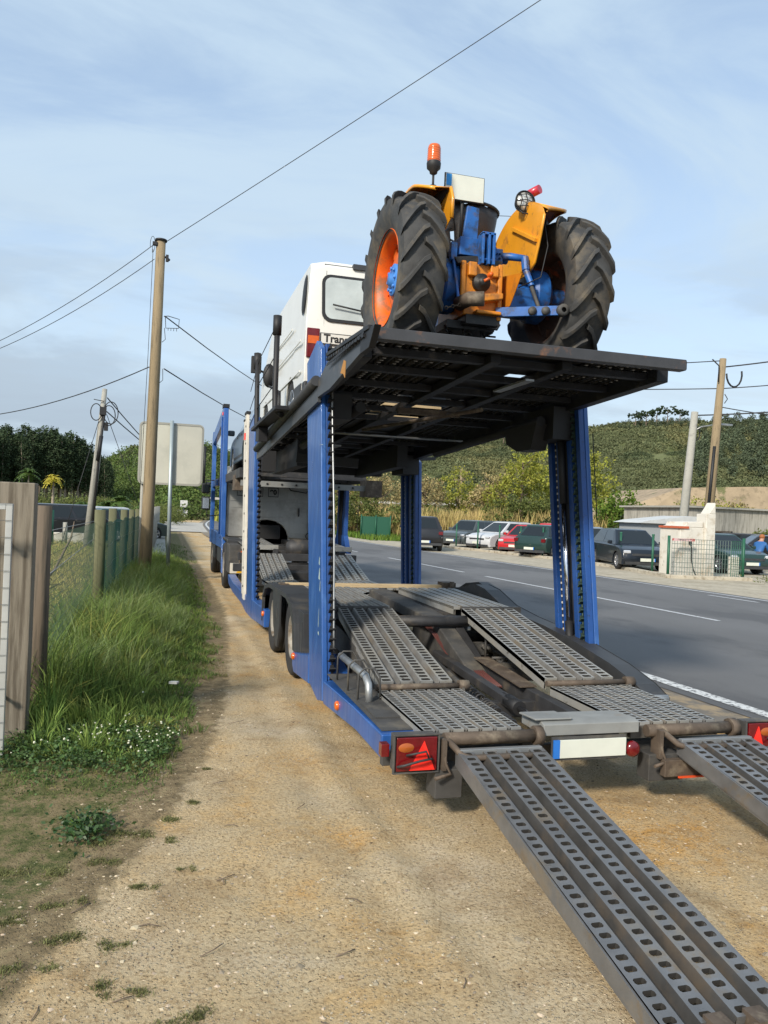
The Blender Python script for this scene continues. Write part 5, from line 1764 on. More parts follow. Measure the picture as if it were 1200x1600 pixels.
# side creases and rubbing strip
cr_ = MB()
for z, y0, y1 in ((.62, 9.1, 12.6), (.98, 9.1, 12.6), (1.28, 9.9, 11.4)):
    x = cxv - vx(-1, vz + z) - .006
    cr_.beam((x, y0, vz + z), (x, y1, vz + z), .012, .022)
cr_.build_each('side_moulding', P_white, VAN)
for (u0, u1, z0, z1) in ((VX0 + .22, VX1 - .22, 1.20, 1.70),):
    wd = MB()
    def wp(x, z, d): return (x, VY0 - .035 + (.11 * max(0, (z - 1.15)) / .65) - d, vz + z)
    def rr_poly(x0, x1, z0_, z1_, r, d):
        out = []
        for cx_, cz_, a0 in ((x1 - r, z1_ - r, 0), (x0 + r, z1_ - r, 90), (x0 + r, z0_ + r, 180), (x1 - r, z0_ + r, 270)):
            for k in range(5):
                a = radians(a0 + k * 22.5); out.append(wp(cx_ + r * cos(a), cz_ + r * sin(a), d))
        return out
    fr = rr_poly(u0 - .035, u1 + .035, z0 - .035, z1 + .035, .10, .008); gl = rr_poly(u0, u1, z0, z1, .08, .014)
    k = len(fr)
    back_ = rr_poly(u0 - .035, u1 + .035, z0 - .035, z1 + .035, .10, -.05)
    wd.add(fr + back_, [tuple(range(k))] + [(i, (i + 1) % k, k + (i + 1) % k, k + i) for i in range(k)])
    rw = wd.build('rear_window_seal', M_black, VAN)
    gm = MB(); gm.add(gl, [tuple(range(k))]); gm.build('rear_window', mat('misted_glass', (0.42, 0.46, 0.45), .25, 0, .12, 5), VAN)
wi = MB(); wi.tube([(VX0 + .30, VY0 - .06, vz + 1.36), (VX0 + .80, VY0 - .06, vz + 1.30)], .010, 6); wi.tube([(VX0 + .80, VY0 - .06, vz + 1.29), (VX0 + 1.0, VY0 - .05, vz + 1.16)], .008, 6); wi.build('wiper', M_black, VAN)
dl = MB(); dl.tube([(VX0 + .205, VY0 - .018, vz + .55), (VX0 + .21, VY0 - .02, vz + 1.15), (VX0 + .24, VY0 + .08, vz + 1.78)], .006, 5); dl.tube([(VX0 + .22, VY0 + .12, zr - .02), (VX1 - .22, VY0 + .12, zr - .02)], .012, 5)
dl.bb((VX0 + .55, VY0 + .05, zr - .05), (VX0 + .70, VY0 + .14, zr + .01)); dl.build('door_seam', M_plastic, VAN)
for sx, x0_ in ((0, VX0 + .02), (1, VX1 - .20)):
    tl = MB(); tl.bb((x0_, VY0 - .028, vz + .74), (x0_ + .15, VY0 + .12, vz + 1.08)); tlo = tl.build('tail_light', M_red, VAN, bevel=.012)
    tl = MB(); tl.bb((x0_ + .012, VY0 - .034, vz + .90), (x0_ + .138, VY0 - .02, vz + .99)); tl.build('amber_lens', M_amber, tlo)
bmp = MB(); bmp.bb((VX0 - .005, VY0 - .09, vz + .27), (VX1 + .005, VY0 + .06, vz + .46)); bmp.prism([(9.0, .47), (9.45, .47), (9.47, .33), (9.52, .22), (9.0, .25)], 0, VX0 - .008, VX0 + .03)
bmp.v = [(x, y, z if z > 2 else z + vz) for x, y, z in bmp.v]
bmp.build('rear_bumper', M_plastic, VAN, bevel=.02)
bd = MB(); bd.bb((VX0 + .17, VY0 - .050, vz + .90), (VX0 + .74, VY0 - .028, vz + 1.03)); bdo = bd.build('name_badge', M_black, VAN)
bd = MB(); bd.bb((VX0 + .18, VY0 - .053, vz + .91), (VX0 + .73, VY0 - .050, vz + 1.02)); bd.build('badge_face', P_white, bdo)
text_part('Transit', 'badge_lettering', .125, (VX0 + .21, VY0 - .054, vz + .965), Matrix.Rotation(pi / 2, 4, 'X'), M_black, bdo, .001, 'LEFT', .004, 1.0)
# small oval vent high on the side
ov = MB(); ov.lathe([(.001, -.012), (.12, -.010), (.14, 0)], (0, 0, 0), 'x', 20)
ov.v = [(cxv - vx(-1, vz + 1.55) + .002 + v[0] + (v[2] * 1.7) * .06, 9.22 + v[1] * .85, vz + 1.55 + v[2] * 1.75) for v in ov.v]; ov.build('side_vent', M_black, VAN)
for yc in (9.85, 12.3):
    for s, xx in ((-1, VX0 + .11), (1, VX1 - .11)):
        car_wheel(VAN, (xx, yc, vz + .31), .31, .19, s)
    ia = MB(); ia.bb((VX0 + .03, yc - .35, vz + .3), (VX0 + .3, yc + .35, vz + .62)); ia.build('wheel_housing', M_black, VAN)
vm = MB(); vm.bb((VX0 - .22, 12.55, vz + 1.15), (VX0 - .06, 12.62, vz + 1.42)); vm.tube([(VX0 - .07, 12.6, vz + 1.2), (VX0 + .05, 12.6, vz + 1.15)], .02, 6); vm.build('wing_mirror', M_black, VAN, bevel=.03)
# round mirror on the guard post, as in the picture
ma = MB(); ma.lathe([(.001, -.02), (.10, -.015), (.11, .02), (.001, .03)], (0, 0, 0), 'y', 18)
ma.v = [(1.18 + v[0] * .7, 9.55 + v[1], 3.33 + v[2] * 1.35) for v in ma.v]; ma.tube([(1.18, 9.55, 3.2), (1.20, 8.9, 3.05), (1.14, 8.3, 2.95), (1.14, 8.25, 2.72)], .016, 6); ma.build('folded_arm', M_black, deck)

# ================================================================ DARK CAR ON THE LORRY
dc = car('carried_car', (2.42, 17.75, 2.50), 0, 'dark blue hatchback carried on the upper deck of the lorry, seen between the blue columns', 'car', paint('dark_teal_paint', (0.025, 0.045, 0.06)), 'hatch', 4.3, 1.74, 1.42)

# ================================================================ LORRY
LT = thing('car_transporter_lorry', (2.5, 18.5, 0), 'blue-framed car transporter lorry with pale grey cab, ahead of the trailer', 'lorry', world_coords=True)
P_cab = mat('cab_grey_paint', (0.50, 0.50, 0.47), .45, 0, .08, 1.5, (0.24, 0.22, 0.19), .5, .75, 1.6, coat=.2)
cb = MB()
CX0, CX1, CY0, CY1 = 1.52, 3.78, 19.9, 21.9
cz0, cz1 = .98, 2.75
back_prof = [(CX0, cz0), (CX0, cz1 - .15), (CX0 + .15, cz1), (CX1 - .15, cz1), (CX1, cz1 - .15), (CX1, cz0 - .02)] + [(2.55 + .55 * cos(a), cz0 + .45 * sin(a) * 1.0) for a in np.linspace(0, pi, 9)]
cb.prism([(x, z) for x, z in back_prof], 1, CY0, CY0 + .10)
cb.bb((CX0, CY0 + .10, .75), (CX1, CY1 - .3, cz1))
cb.prism([(CY1 - .3, .6), (CY1, .6), (CY1, 1.5), (CY1 - .25, cz1), (CY1 - .3, cz1)], 0, CX0, CX1)
cabo = cb.build('cab', P_cab, LT, bevel=.05)
pr = MB()
pr.bb((1.95, CY0 - .015, 1.50), (2.95, CY0 - .001, 1.53)); pr.bb((1.60, CY0 - .012, 1.88), (3.7, CY0 - .001, 1.90)); pr.bb((1.60, CY0 - .012, 1.72), (3.1, CY0 - .001, 1.735))
pr.bb((3.05, CY0 - .02, 1.98), (3.60, CY0 - .004, 2.42)); pr.bb((3.12, CY0 - .02, 1.10), (3.55, CY0 - .004, 1.38)); pr.build('pressed_panel', P_cab, cabo, bevel=.008)
rc_ = MB(); rc_.bb((2.05, CY0 + .102, .80), (3.1, CY0 + .10, 1.45)); rc_.bb((2.15, CY0 + .05, .95), (2.9, CY0 + .099, 1.3)); rc_.build('engine_opening', M_black, cabo)
for s, x in (('60', 1.90), ('80', 2.29), ('90', 2.68)):
    text_part(s, 'speed_sticker', .17, (x, CY0 - .026, 2.13), Matrix.Rotation(pi / 2, 4, 'X'), M_black, cabo, .001, 'CENTER', .006)
sg = MB()
for x in (1.90, 2.29, 2.68):
    for a, b, c, d in ((-.13, .13, .10, .115), (-.13, .13, -.115, -.10), (-.13, -.118, -.1, .1), (.118, .13, -.1, .1)):
        sg.bb((x + a, CY0 - .027, 2.13 + c), (x + b, CY0 - .022, 2.13 + d))
sg.build('sticker_border', M_black, cabo)
hd = MB(); hd.tube([(3.35, CY0 - .01, 1.75), (3.35, CY0 - .04, 1.72), (3.35, CY0 - .04, 1.58), (3.35, CY0 - .01, 1.55)], .015, 6); hd.lathe([(.07, -.01), (.09, 0), (.07, .01)], (3.62, CY0 - .1, 1.05), 'y', 16); hd.tube([(2.9, CY0 - .1, 2.5), (3.1, CY0 - .15, 2.2), (3.5, CY0 - .15, 2.15), (3.72, CY0 - .1, 2.4), (3.72, CY0 - .1, 1.0)], .014, 6); hd.build('cab_cables', M_black, cabo)
st_ = MB(); st_.bb((3.72, CY0 - .35, .95), (3.86, CY0 - .05, 2.5)); st_.tube([(3.68, CY0 - .15, 1.0), (3.68, CY0 - .15, 2.5)], .05, 8); st_.build('air_intake_stack', M_black, LT)
# cab side window and dark side skirt, mirrors
cw_ = MB(); cw_.bb((CX0 - .006, 20.7, 1.7), (CX0 + .01, 21.5, 2.4)); cw_.build('side_window', M_glass, cabo)
fa = MB(); fa.bb((CX0 - .10, 19.8, 1.05), (CX0 - .02, 20.5, 2.35)); fa.build('side_fairing', P_cab, cabo, bevel=.03)
for (z0, z1, y, xx) in ((1.62, 1.98, 21.4, .98), (2.06, 2.34, 21.6, .98)):
    mm = MB(); mm.bb((xx, y, z0), (xx + .22, y + .12, z1)); mo = mm.build('wing_mirror', M_black, LT, bevel=.04)
    mm = MB(); mm.bb((xx + .03, y - .006, z0 + .04), (xx + .19, y + .001, z1 - .04)); mm.build('mirror_glass', mat('mirror_glass', (0.6, 0.64, 0.66), .12, .8) if z0 < 2 else M_glass, mo)
mm = MB(); mm.tube([(1.5, 21.5, 2.42), (1.1, 21.5, 2.42), (1.08, 21.5, 2.3)], .015, 6); mm.tube([(1.5, 21.5, 1.5), (1.15, 21.45, 1.45), (1.1, 21.45, 1.65)], .015, 6); mm.build_each('mirror_arm', M_black, LT)
# chassis, deck and columns
lc = MB()
for x in (2.1, 3.0): lc.bb((x - .05, 14.9, .70), (x + .05, 21.5, .95))
for y in (15.0, 16.0, 17.9, 19.0): lc.bb((1.4, y - .06, .72), (3.7, y + .06, .86))
lc.bb((1.3, 14.75, .52), (3.7, 14.9, .66)); lc.bb((2.3, 14.2, .42), (2.7, 14.9, .56))
lc.tube([(1.6, 15.3, .80), (3.5, 15.3, .80)], .035, 8)
lc.build('lorry_chassis', M_chas, LT, bevel=.008)
at = MB(); at.lathe([(.001, -.35), (.12, -.34), (.19, -.26), (.19, .26), (.12, .34), (.001, .35)], (2.75, 15.6, .93), 'x', 22); at.build('air_tank', M_chas, LT)
for xa, xb in ((1.5, 2.15), (2.9, 3.6)):
    tread((15.0, .95), (17.6, 1.02), xa, xb, 5, .6, .10, .03, hx=.5, hy=.3).build('lower_track', [M_steel_d, M_grime_shade, M_groove], LT)
    lb = MB(); lb.bb((xa, 14.93, .93), (xb, 14.99, 1.02)); lb.build('track_lip', M_steel_d, LT)
dkz = 2.47
ld = MB()
for x in (1.38, 3.70): ld.bb((x - .05, 14.6, dkz - .20), (x + .05, 22.0, dkz - .02))
for y in (14.65, 15.8, 17, 18.4, 19.6, 20.8, 21.9): ld.bb((1.43, y - .05, dkz - .16), (3.65, y + .05, dkz - .03))
ldo = ld.build('lorry_upper_deck', M_chas, LT, bevel=.006)
for xa, xb in ((1.45, 2.1), (2.95, 3.6)):
    tread((14.7, dkz - .03), (21.9, dkz - .03), xa, xb, 5, .6, .14, .03, hx=.5, hy=.3, wall=False).build('deck_track', [M_chas, M_grime_shade, M_chas], ldo)
bb_ = MB(); bb_.bb((1.30, 13.9, 2.10), (3.72, 14.0, 2.20)); 
for i in range(9): bb_.tube([(1.5 + i * .26, 13.89, 2.15), (1.5 + i * .26, 13.90, 2.15)], .02, 6, 1)
bb_.build('pale_cross_beam', [M_lightgrey, M_black], TR)
cx = MB(); cx.bb((1.32, 15.4, 2.05), (1.7, 15.9, 2.35)); cx.bb((3.55, 13.8, 2.0), (3.85, 14.3, 2.3)); cx.build_each('deck_pivot', M_rust, LT)

for sx, xo, xi in ((-1, 1.25, 1.36), (1, 3.80, 3.69)):
    f_ = MB()
    lo, hi = min(xo, xi), max(xo, xi)
    rear = [(17.2, .30), (17.5, .30), (17.62, .95), (18.2, 1.0), (18.62, 3.92), (18.52, 4.05), (18.22, 4.0), (17.75, 1.15), (17.3, .9)]
    f_.prism([(17.75, 1.05), (18.15, 1.0), (18.62, 3.9), (18.55, 4.02), (18.22, 3.98)], 0, lo, hi)
    f_.prism([(21.75, .95), (22.05, .95), (22.35, 3.62), (22.1, 3.78), (22.05, 3.45)], 0, lo + .003, hi - .003)
    f_.prism([(18.22, 3.98), (18.55, 4.02), (22.35, 3.68), (22.2, 3.42), (18.40, 3.68)], 0, lo + .006, hi - .006)
    f_.prism([(17.70, .80), (22.05, .75), (22.07, 1.12), (17.80, 1.10)], 0, lo + .009, hi - .009)
    f_.prism([(17.15, .28), (17.45, .28), (17.6, .82), (18.1, .85), (17.9, 1.12), (17.45, 1.05)], 0, lo + .012, hi - .012)
    f_.bb((lo + .02, 20.3, 2.25), (hi - .02, 22.2, 2.40))
    fo_ = f_.build('side_frame', M_blue, LT, bevel=.01)
    h2 = MB(); h2.tube([(xo + sx * .01, 18.0, 1.1), (xo + sx * .01, 18.45, 3.8)], .02, 6); h2.build('frame_cable', M_blue_s, fo_)
rcx = MB(); rcx.bb((3.80, 16.55, .90), (3.88, 16.70, 2.62)); rcx.bb((3.80, 17.15, .90), (3.88, 17.32, 2.62)); rcx.bb((3.83, 16.70, .92), (3.86, 17.15, 2.60)); rcx.prism([(16.2, .82), (17.6, .82), (17.32, 1.2), (16.55, 1.2)], 0, 3.79, 3.89)
rco = rcx.build('rear_column', M_blue_s, LT, bevel=.006)
h2 = MB()
for k in range(3): h2.tube([(3.79, 16.75 + k * .12, .9), (3.78, 16.78 + k * .12, 1.6), (3.79, 16.74 + k * .13, 2.5)], .018, 5)
h2.bb((3.6, 16.4, 2.3), (3.95, 17.3, 2.5)); h2.build('column_hoses', M_black, rco)
tp = MB(); tp.bb((1.24, 18.25, 4.0), (1.38, 18.6, 4.08)); tp.build('frame_cap', M_black, LT)
rr2 = MB(); rr2.bb((1.23, 18.35, 3.83), (1.248, 18.5, 3.9)); rr2.build('red_reflector', M_redb, LT)
ga = MB(); ga.tube([(1.1, 23.2, 2.3), (1.1, 23.2, 3.45)], .035, 8); ga.tube([(1.1, 23.2, 2.35), (1.4, 22, 2.4)], .03, 6); ga.build('guard_post', M_black, LT)
for y, r_ in ((16.95, .48), (20.95, .50)):
    wheel_parts(LT, (1.42, y, r_), r_, .30, -1); wheel_parts(LT, (3.60, y, r_), r_, .30, 1)
lx = MB(); lx.tube([(1.5, 16.95, .48), (3.5, 16.95, .48)], .08, 10); lx.tube([(1.5, 20.95, .5), (3.5, 20.95, .5)], .07, 10); lx.build_each('axle', M_chas, LT)
mf = MB(); mf.bb((1.28, 16.25, .56), (1.62, 16.40, 1.05)); mf.bb((1.28, 16.3, 1.0), (1.6, 17.6, 1.06)); mf.bb((1.26, 19.6, .45), (1.55, 20.3, 1.05)); mf.bb((1.28, 20.35, 1.04), (1.6, 21.5, 1.10)); mf.bb((1.3, 17.8, .42), (1.7, 19.4, .95)); mf.build('lorry_fender', M_plastic, LT, bevel=.02)
sb = MB(); sb.bb((1.28, 15.55, .42), (1.75, 16.24, .98)); sb.build('lorry_side_box', M_chas_d, LT, bevel=.01)
hz = MB(); hz.bb((1.30, 15.50, .42), (1.76, 15.52, .62)); hzo = hz.build('hazard_board', M_white_s, LT)
hz = MB(); hz.prism([(1.42, .43), (1.62, .43), (1.74, .61), (1.56, .61)], 1, 15.493, 15.499); hz.build('yellow_stripe', mat('hazard_yellow', (0.75, 0.42, 0.02), .5), hzo)
am = MB(); am.bb((1.50, 15.50, .80), (1.58, 15.55, .86)); am.build('amber_lamp', M_amber, LT)
dd = MB()
for i in range(10):
    dd.tube([(1.45 + i * .05, 15.2, .55 + (i % 3) * .1), (1.5 + i * .08, 15.6, .7 - (i % 4) * .08), (1.9, 16.2, .75)], .015, 5)
dd.build('coupling_hoses', M_rust, LT)
# ================================================================ TRACTOR
AY = 5.87                                   # rear axle
TZ = dz(AY) - .005
R_T = .66
AZ = TZ + R_T
TC = thing('tractor', (2.475, AY, TZ), 'old orange and blue farm tractor standing backwards at the tail of the upper deck', 'tractor', world_coords=True)
M_tor = mat('tractor_orange', (0.58, 0.20, 0.012), .5, 0, .15, 5, (0.30, 0.12, 0.03), .52, .66, 7, .001, 40, col3=(0.05, 0.035, 0.02), c3lo=.60, c3hi=.70, c3scale=12)
M_tyel = mat('tractor_fender_yellow_orange', (0.74, 0.31, 0.016), .4, 0, .10, 4, (0.42, 0.17, 0.04), .58, .72, 6, coat=.2, col3=(0.12, 0.06, 0.02), c3lo=.60, c3hi=.74, c3scale=9)
M_tblu = mat('tractor_blue', (0.014, 0.10, 0.34), .45, 0, .2, 6, (0.02, 0.04, 0.09), .50, .62, 8, .001, 40, col3=(0.10, 0.07, 0.05), c3lo=.55, c3hi=.70, c3scale=9)
M_trim = mat('rim_orange_red', (0.72, 0.12, 0.008), .5, 0, .12, 5, (0.30, 0.11, 0.04), .50, .64, 7, .001, 40, col3=(0.16, 0.13, 0.10), c3lo=.60, c3hi=.70, c3scale=10)
M_tt = mat('tractor_tyre_rubber', (0.042, 0.042, 0.041), .75, 0, .3, 7, (0.135, 0.11, 0.075), .48, .72, 4.5, .0015, 70)
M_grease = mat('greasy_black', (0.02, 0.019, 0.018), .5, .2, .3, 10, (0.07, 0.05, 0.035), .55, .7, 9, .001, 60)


def tractor_tyre(x0, x1, side):
    xc = (x0 + x1) / 2; w = x1 - x0
    R0 = R_T - .046
    rr = .36
    t = MB()
    prof = [(rr, -w * .36), (rr + .03, -w * .40), (R0 * .76, -w * .49), (R0 * .88, -w * .50), (R0 * .955, -w * .47), (R0 * .985, -w * .36), (R0, -w * .15), (R0 + .003, 0),
            (R0, w * .15), (R0 * .985, w * .36), (R0 * .955, w * .47), (R0 * .88, w * .50), (R0 * .76, w * .49), (rr + .03, w * .40), (rr, w * .36)]
    t.lathe(prof, (xc, AY, AZ), 'x', 72)
    # lugs: Λ seen from behind; angle a measured from the rear, upwards positive
    nl = 17
    for sgn in (-1, 1):
        for i in range(nl):
            a0 = 2 * pi * (i + (.5 if sgn > 0 else 0)) / nl
            path = [(-.06, 0.0, R_T - .002), (.08, -.05, R_T), (.22, -.15, R_T - .004), (.35, -.25, R_T - .012), (.46, -.335, R_T - .026), (.51, -.375, R_T - .050), (.505, -.40, R_T - .11)]
            rows = []
            for k, (u, da, rad) in enumerate(path):
                hw_ = .020 + .007 * (k / 6)
                base = R0 - .02 if k < 5 else R0 - .12
                for (d, r_) in ((-hw_ * 1.35, base), (-hw_, rad), (hw_, rad), (hw_ * 1.35, base)):
                    a = a0 + da + d / R_T
                    # rear of the wheel is -y
                    xx = xc + sgn * u * w
                    if k >= 5 and r_ == base:
                        xx = xc + sgn * w * .47
                    rows.append((xx, AY - cos(a) * r_, AZ + sin(a) * r_))
            fs = []
            for k in range(len(path) - 1):
                for j in range(3):
                    fs.append((k * 4 + j, k * 4 + j + 1, k * 4 + 5 + j, k * 4 + 4 + j))
            fs.append((0, 1, 2, 3)); L0 = (len(path) - 1) * 4; fs.append((L0, L0 + 3, L0 + 2, L0 + 1))
            t.add(rows, fs, 0, False)
    ty = t.build('rear_wheel', M_tt, TC, bevel=.004)
    m = MB(); s = side
    m.lathe([(rr + .012, s * w * .40), (rr + .02, s * w * .36), (rr + .0, s * w * .34), (rr - .02, s * w * .30), (rr - .035, s * w * .10), (rr - .04, -s * w * .10), (rr - .01, -s * w * .34), (rr + .012, -s * w * .38)], (xc, AY, AZ), 'x', 48)
    m.lathe([(rr - .04, -s * w * .05), (.27, -s * w * .02), (.22, s * w * .10), (.16, s * w * .14), (.11, s * w * .12), (.001, s * w * .12)], (xc, AY, AZ), 'x', 40)
    for i in range(6):
        a = 2 * pi * i / 6
        m.box((xc - s * w * .02, AY + cos(a) * .29, AZ + sin(a) * .29), (.05, .07, .07))
    rim = m.build('rim', M_trim if side < 0 else mat('shaded_rim', (0.10, 0.05, 0.03), .8, 0, .3, 5, (0.45, 0.09, 0.02), .54, .62, 4), ty)  # right rim painted dark for the shade inside the wheel
    h = MB(); h.lathe([(.125, s * w * .13), (.125, s * w * .20), (.11, s * w * .22), (.05, s * w * .22), (.045, s * w * .30), (.001, s * w * .30)], (xc, AY, AZ), 'x', 28)
    for i in range(8):
        a = 2 * pi * i / 8
        h.tube([(xc + s * w * .2, AY + cos(a) * .088, AZ + sin(a) * .088), (xc + s * w * .27, AY + cos(a) * .088, AZ + sin(a) * .088)], .013, 6)
    h.build('hub', mat('hub_pale_blue', (0.05, 0.20, 0.55), .5, 0, .2, 8), ty)
    return ty


tractor_tyre(1.555, 1.895, -1)
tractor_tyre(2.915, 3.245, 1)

# rear housing, orange casting
b = MB()
b.bb((2.20, 5.62, AZ - .27), (2.50, 6.2, AZ + .13)); b.bb((2.17, 5.60, AZ - .20), (2.21, 5.64, AZ + .14)); b.bb((2.47, 5.59, AZ - .30), (2.51, 5.64, AZ + .14))
b.bb((2.22, 5.575, AZ + .02), (2.29, 5.62, AZ + .13)); b.bb((2.40, 5.575, AZ + .03), (2.47, 5.62, AZ + .12))
b.prism([(2.26, AZ - .13), (2.49, AZ - .10), (2.49, AZ - .15), (2.30, AZ - .19)], 1, 5.52, 5.62); b.bb((2.28, 5.54, AZ - .27), (2.49, 5.62, AZ - .24))
b.build('rear_housing', M_tor, TC, bevel=.012)
b = MB(); b.lathe([(.001, -.05), (.035, -.05), (.035, -.02), (.068, -.02), (.072, .0), (.072, .03)], (2.335, 5.60, AZ - .02), 'y', 20); b.build('power_take_off', M_grease, TC)
b = MB(); b.lathe([(.001, -.05), (.018, -.045), (.02, 0)], (2.38, 5.56, AZ + .03), 'y', 10); b.tube([(2.335, 5.55, AZ - .02), (2.40, 5.55, AZ + .02)], .012, 6); b.build('orange_plug', M_trim, TC)
b = MB(); b.bb((2.22, 5.60, AZ - .34), (2.50, 6.9, AZ - .27)); b.bb((2.1, 5.7, AZ - .36), (2.5, 6.2, AZ - .30))
for i in range(9):
    x = 2.1 + i * .05
    b.tube([(x, 5.75 + (i % 3) * .1, AZ - .34), (x + .01, 5.7, AZ - .40 - (i % 4) * .02)], .008, 5)
b.tube([(2.40, 5.62, AZ - .36), (2.47, 5.58, AZ - .37), (2.49, 5.58, AZ - .33)], .010, 6)
b.build('underside_gear', M_grease, TC)
# transmission and engine
b = MB(); b.bb((2.27, 6.2, AZ - .25), (2.68, 7.3, AZ + .15)); b.build('gearbox', M_tblu, TC, bevel=.03)
b = MB(); b.bb((2.26, 7.2, AZ - .15), (2.69, 8.5, AZ + .40)); b.build('bonnet', M_tyel, TC, bevel=.08, seg=3)
# rear axle trumpets, blue with drums
for s in (-1, 1):
    xc_ = 2.475
    b = MB()
    b.lathe([(.13, s * .02), (.13, s * .12), (.10, s * .20), (.09, s * .29), (.19, s * .31), (.215, s * .34), (.215, s * .44), (.18, s * .47), (.09, s * .49), (.08, s * .72)], (xc_, AY, AZ), 'x', 32)
    b.bb((min(xc_ + s * .05, xc_ + s * .32), AY - .22, AZ - .17), (max(xc_ + s * .05, xc_ + s * .32), AY + .1, AZ - .0))
    for k in range(8):
        a = 2 * pi * k / 8 + .2
        b.tube([(xc_ + s * .28, AY + cos(a) * .16, AZ + sin(a) * .16), (xc_ + s * .37, AY + cos(a) * .16, AZ + sin(a) * .16)], .012, 6)
    b.build('axle_housing', M_tblu, TC, bevel=.004)
# lift cover
b = MB(); b.bb((2.17, 5.66, AZ + .20), (2.33, 5.95, AZ + .34)); b.bb((2.33, 5.70, AZ + .16), (2.55, 6.1, AZ + .30)); b.tube([(2.13, 5.78, AZ + .25), (2.62, 5.78, AZ + .25)], .04, 14)
for i in range(7):
    b.tube([(2.47 + .022 * (i % 3), 5.69, AZ + .18 + .035 * (i // 2)), (2.47 + .022 * (i % 3), 5.66, AZ + .18 + .035 * (i // 2))], .010, 6)
b.build('lift_cover', M_tblu, TC, bevel=.012)
b = MB()
for x in (2.325, 2.375, 2.415):
    b.bb((x - .010, 5.56, AZ + .12), (x + .010, 5.66, AZ + .36))
b.bb((2.315, 5.56, AZ + .345), (2.425, 5.62, AZ + .365)); b.tube([(2.31, 5.59, AZ + .16), (2.43, 5.59, AZ + .16)], .012, 8); b.build('top_link_bracket', M_tblu, TC, bevel=.003)
b = MB(); b.prism([(2.26, AZ + .36), (2.39, AZ + .36), (2.40, AZ + .66), (2.30, AZ + .67)], 1, 5.86, 5.89); b.bb((2.24, 5.80, AZ + .33), (2.40, 5.90, AZ + .37)); b.build('seat_bracket', M_tblu, TC, bevel=.004)
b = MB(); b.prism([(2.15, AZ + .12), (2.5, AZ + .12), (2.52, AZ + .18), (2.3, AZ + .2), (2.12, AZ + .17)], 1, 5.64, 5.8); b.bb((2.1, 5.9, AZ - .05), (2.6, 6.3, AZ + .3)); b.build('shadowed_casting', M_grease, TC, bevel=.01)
# lift arms and rods
b = MB(); b.tube([(2.52, 5.76, AZ + .25), (2.60, 5.68, AZ + .24), (2.70, 5.62, AZ + .22)], [.035, .03, .026], 10); b.build('lift_arm', M_tblu, TC)
b = MB(); b.tube([(2.70, 5.62, AZ + .23), (2.705, 5.60, AZ + .12)], .032, 10); b.tube([(2.705, 5.60, AZ + .12), (2.74, 5.56, AZ - .01)], .026, 10); b.build('levelling_box', M_tblu, TC, bevel=.003)
b = MB(); b.tube([(2.735, 5.565, AZ + .0), (2.78, 5.47, AZ - .235)], .016, 8); b.build('lift_rod', M_chas_d, TC)
b = MB(); b.tube([(2.13, 5.70, AZ + .27), (2.125, 5.68, AZ + .15)], .028, 8); b.tube([(2.125, 5.68, AZ + .18), (2.14, 5.56, AZ - .20)], .013, 8); b.bb((2.10, 5.66, AZ + .17), (2.15, 5.70, AZ + .29)); b.build('lift_rod', M_tblu, TC, bevel=.003)
b = MB(); b.beam((2.46, 5.60, AZ - .235), (2.90, 5.38, AZ - .225), .022, .075); b.build('lower_link', M_tblu, TC, bevel=.005)
b = MB(); b.lathe([(.02, -.03), (.045, -.03), (.045, .03), (.02, .03)], (2.91, 5.37, AZ - .225), 'y', 16)
for x in (2.70, 2.79): b.lathe([(.001, -.03), (.032, -.025), (.032, .0)], (x, 5.60 - (x - 2.46) * .5 - .018, AZ - .232), 'y', 12)
b.build_each('link_ball', M_chas_d, TC)
b = MB(); b.tube([(2.16, 5.60, AZ - .20), (2.18, 5.45, AZ - .20), (2.28, 5.40, AZ - .20)], .055, 12); b.build('lower_link_end', M_rust, TC)
b = MB()
for i in range(7):
    b.lathe([(.010, -.004), (.016, 0), (.010, .004)], (2.02 + i * .026, 5.50, AZ - .27 + .008 * i), 'z' if i % 2 else 'y', 8)
b.build('check_chain', M_rust, TC)
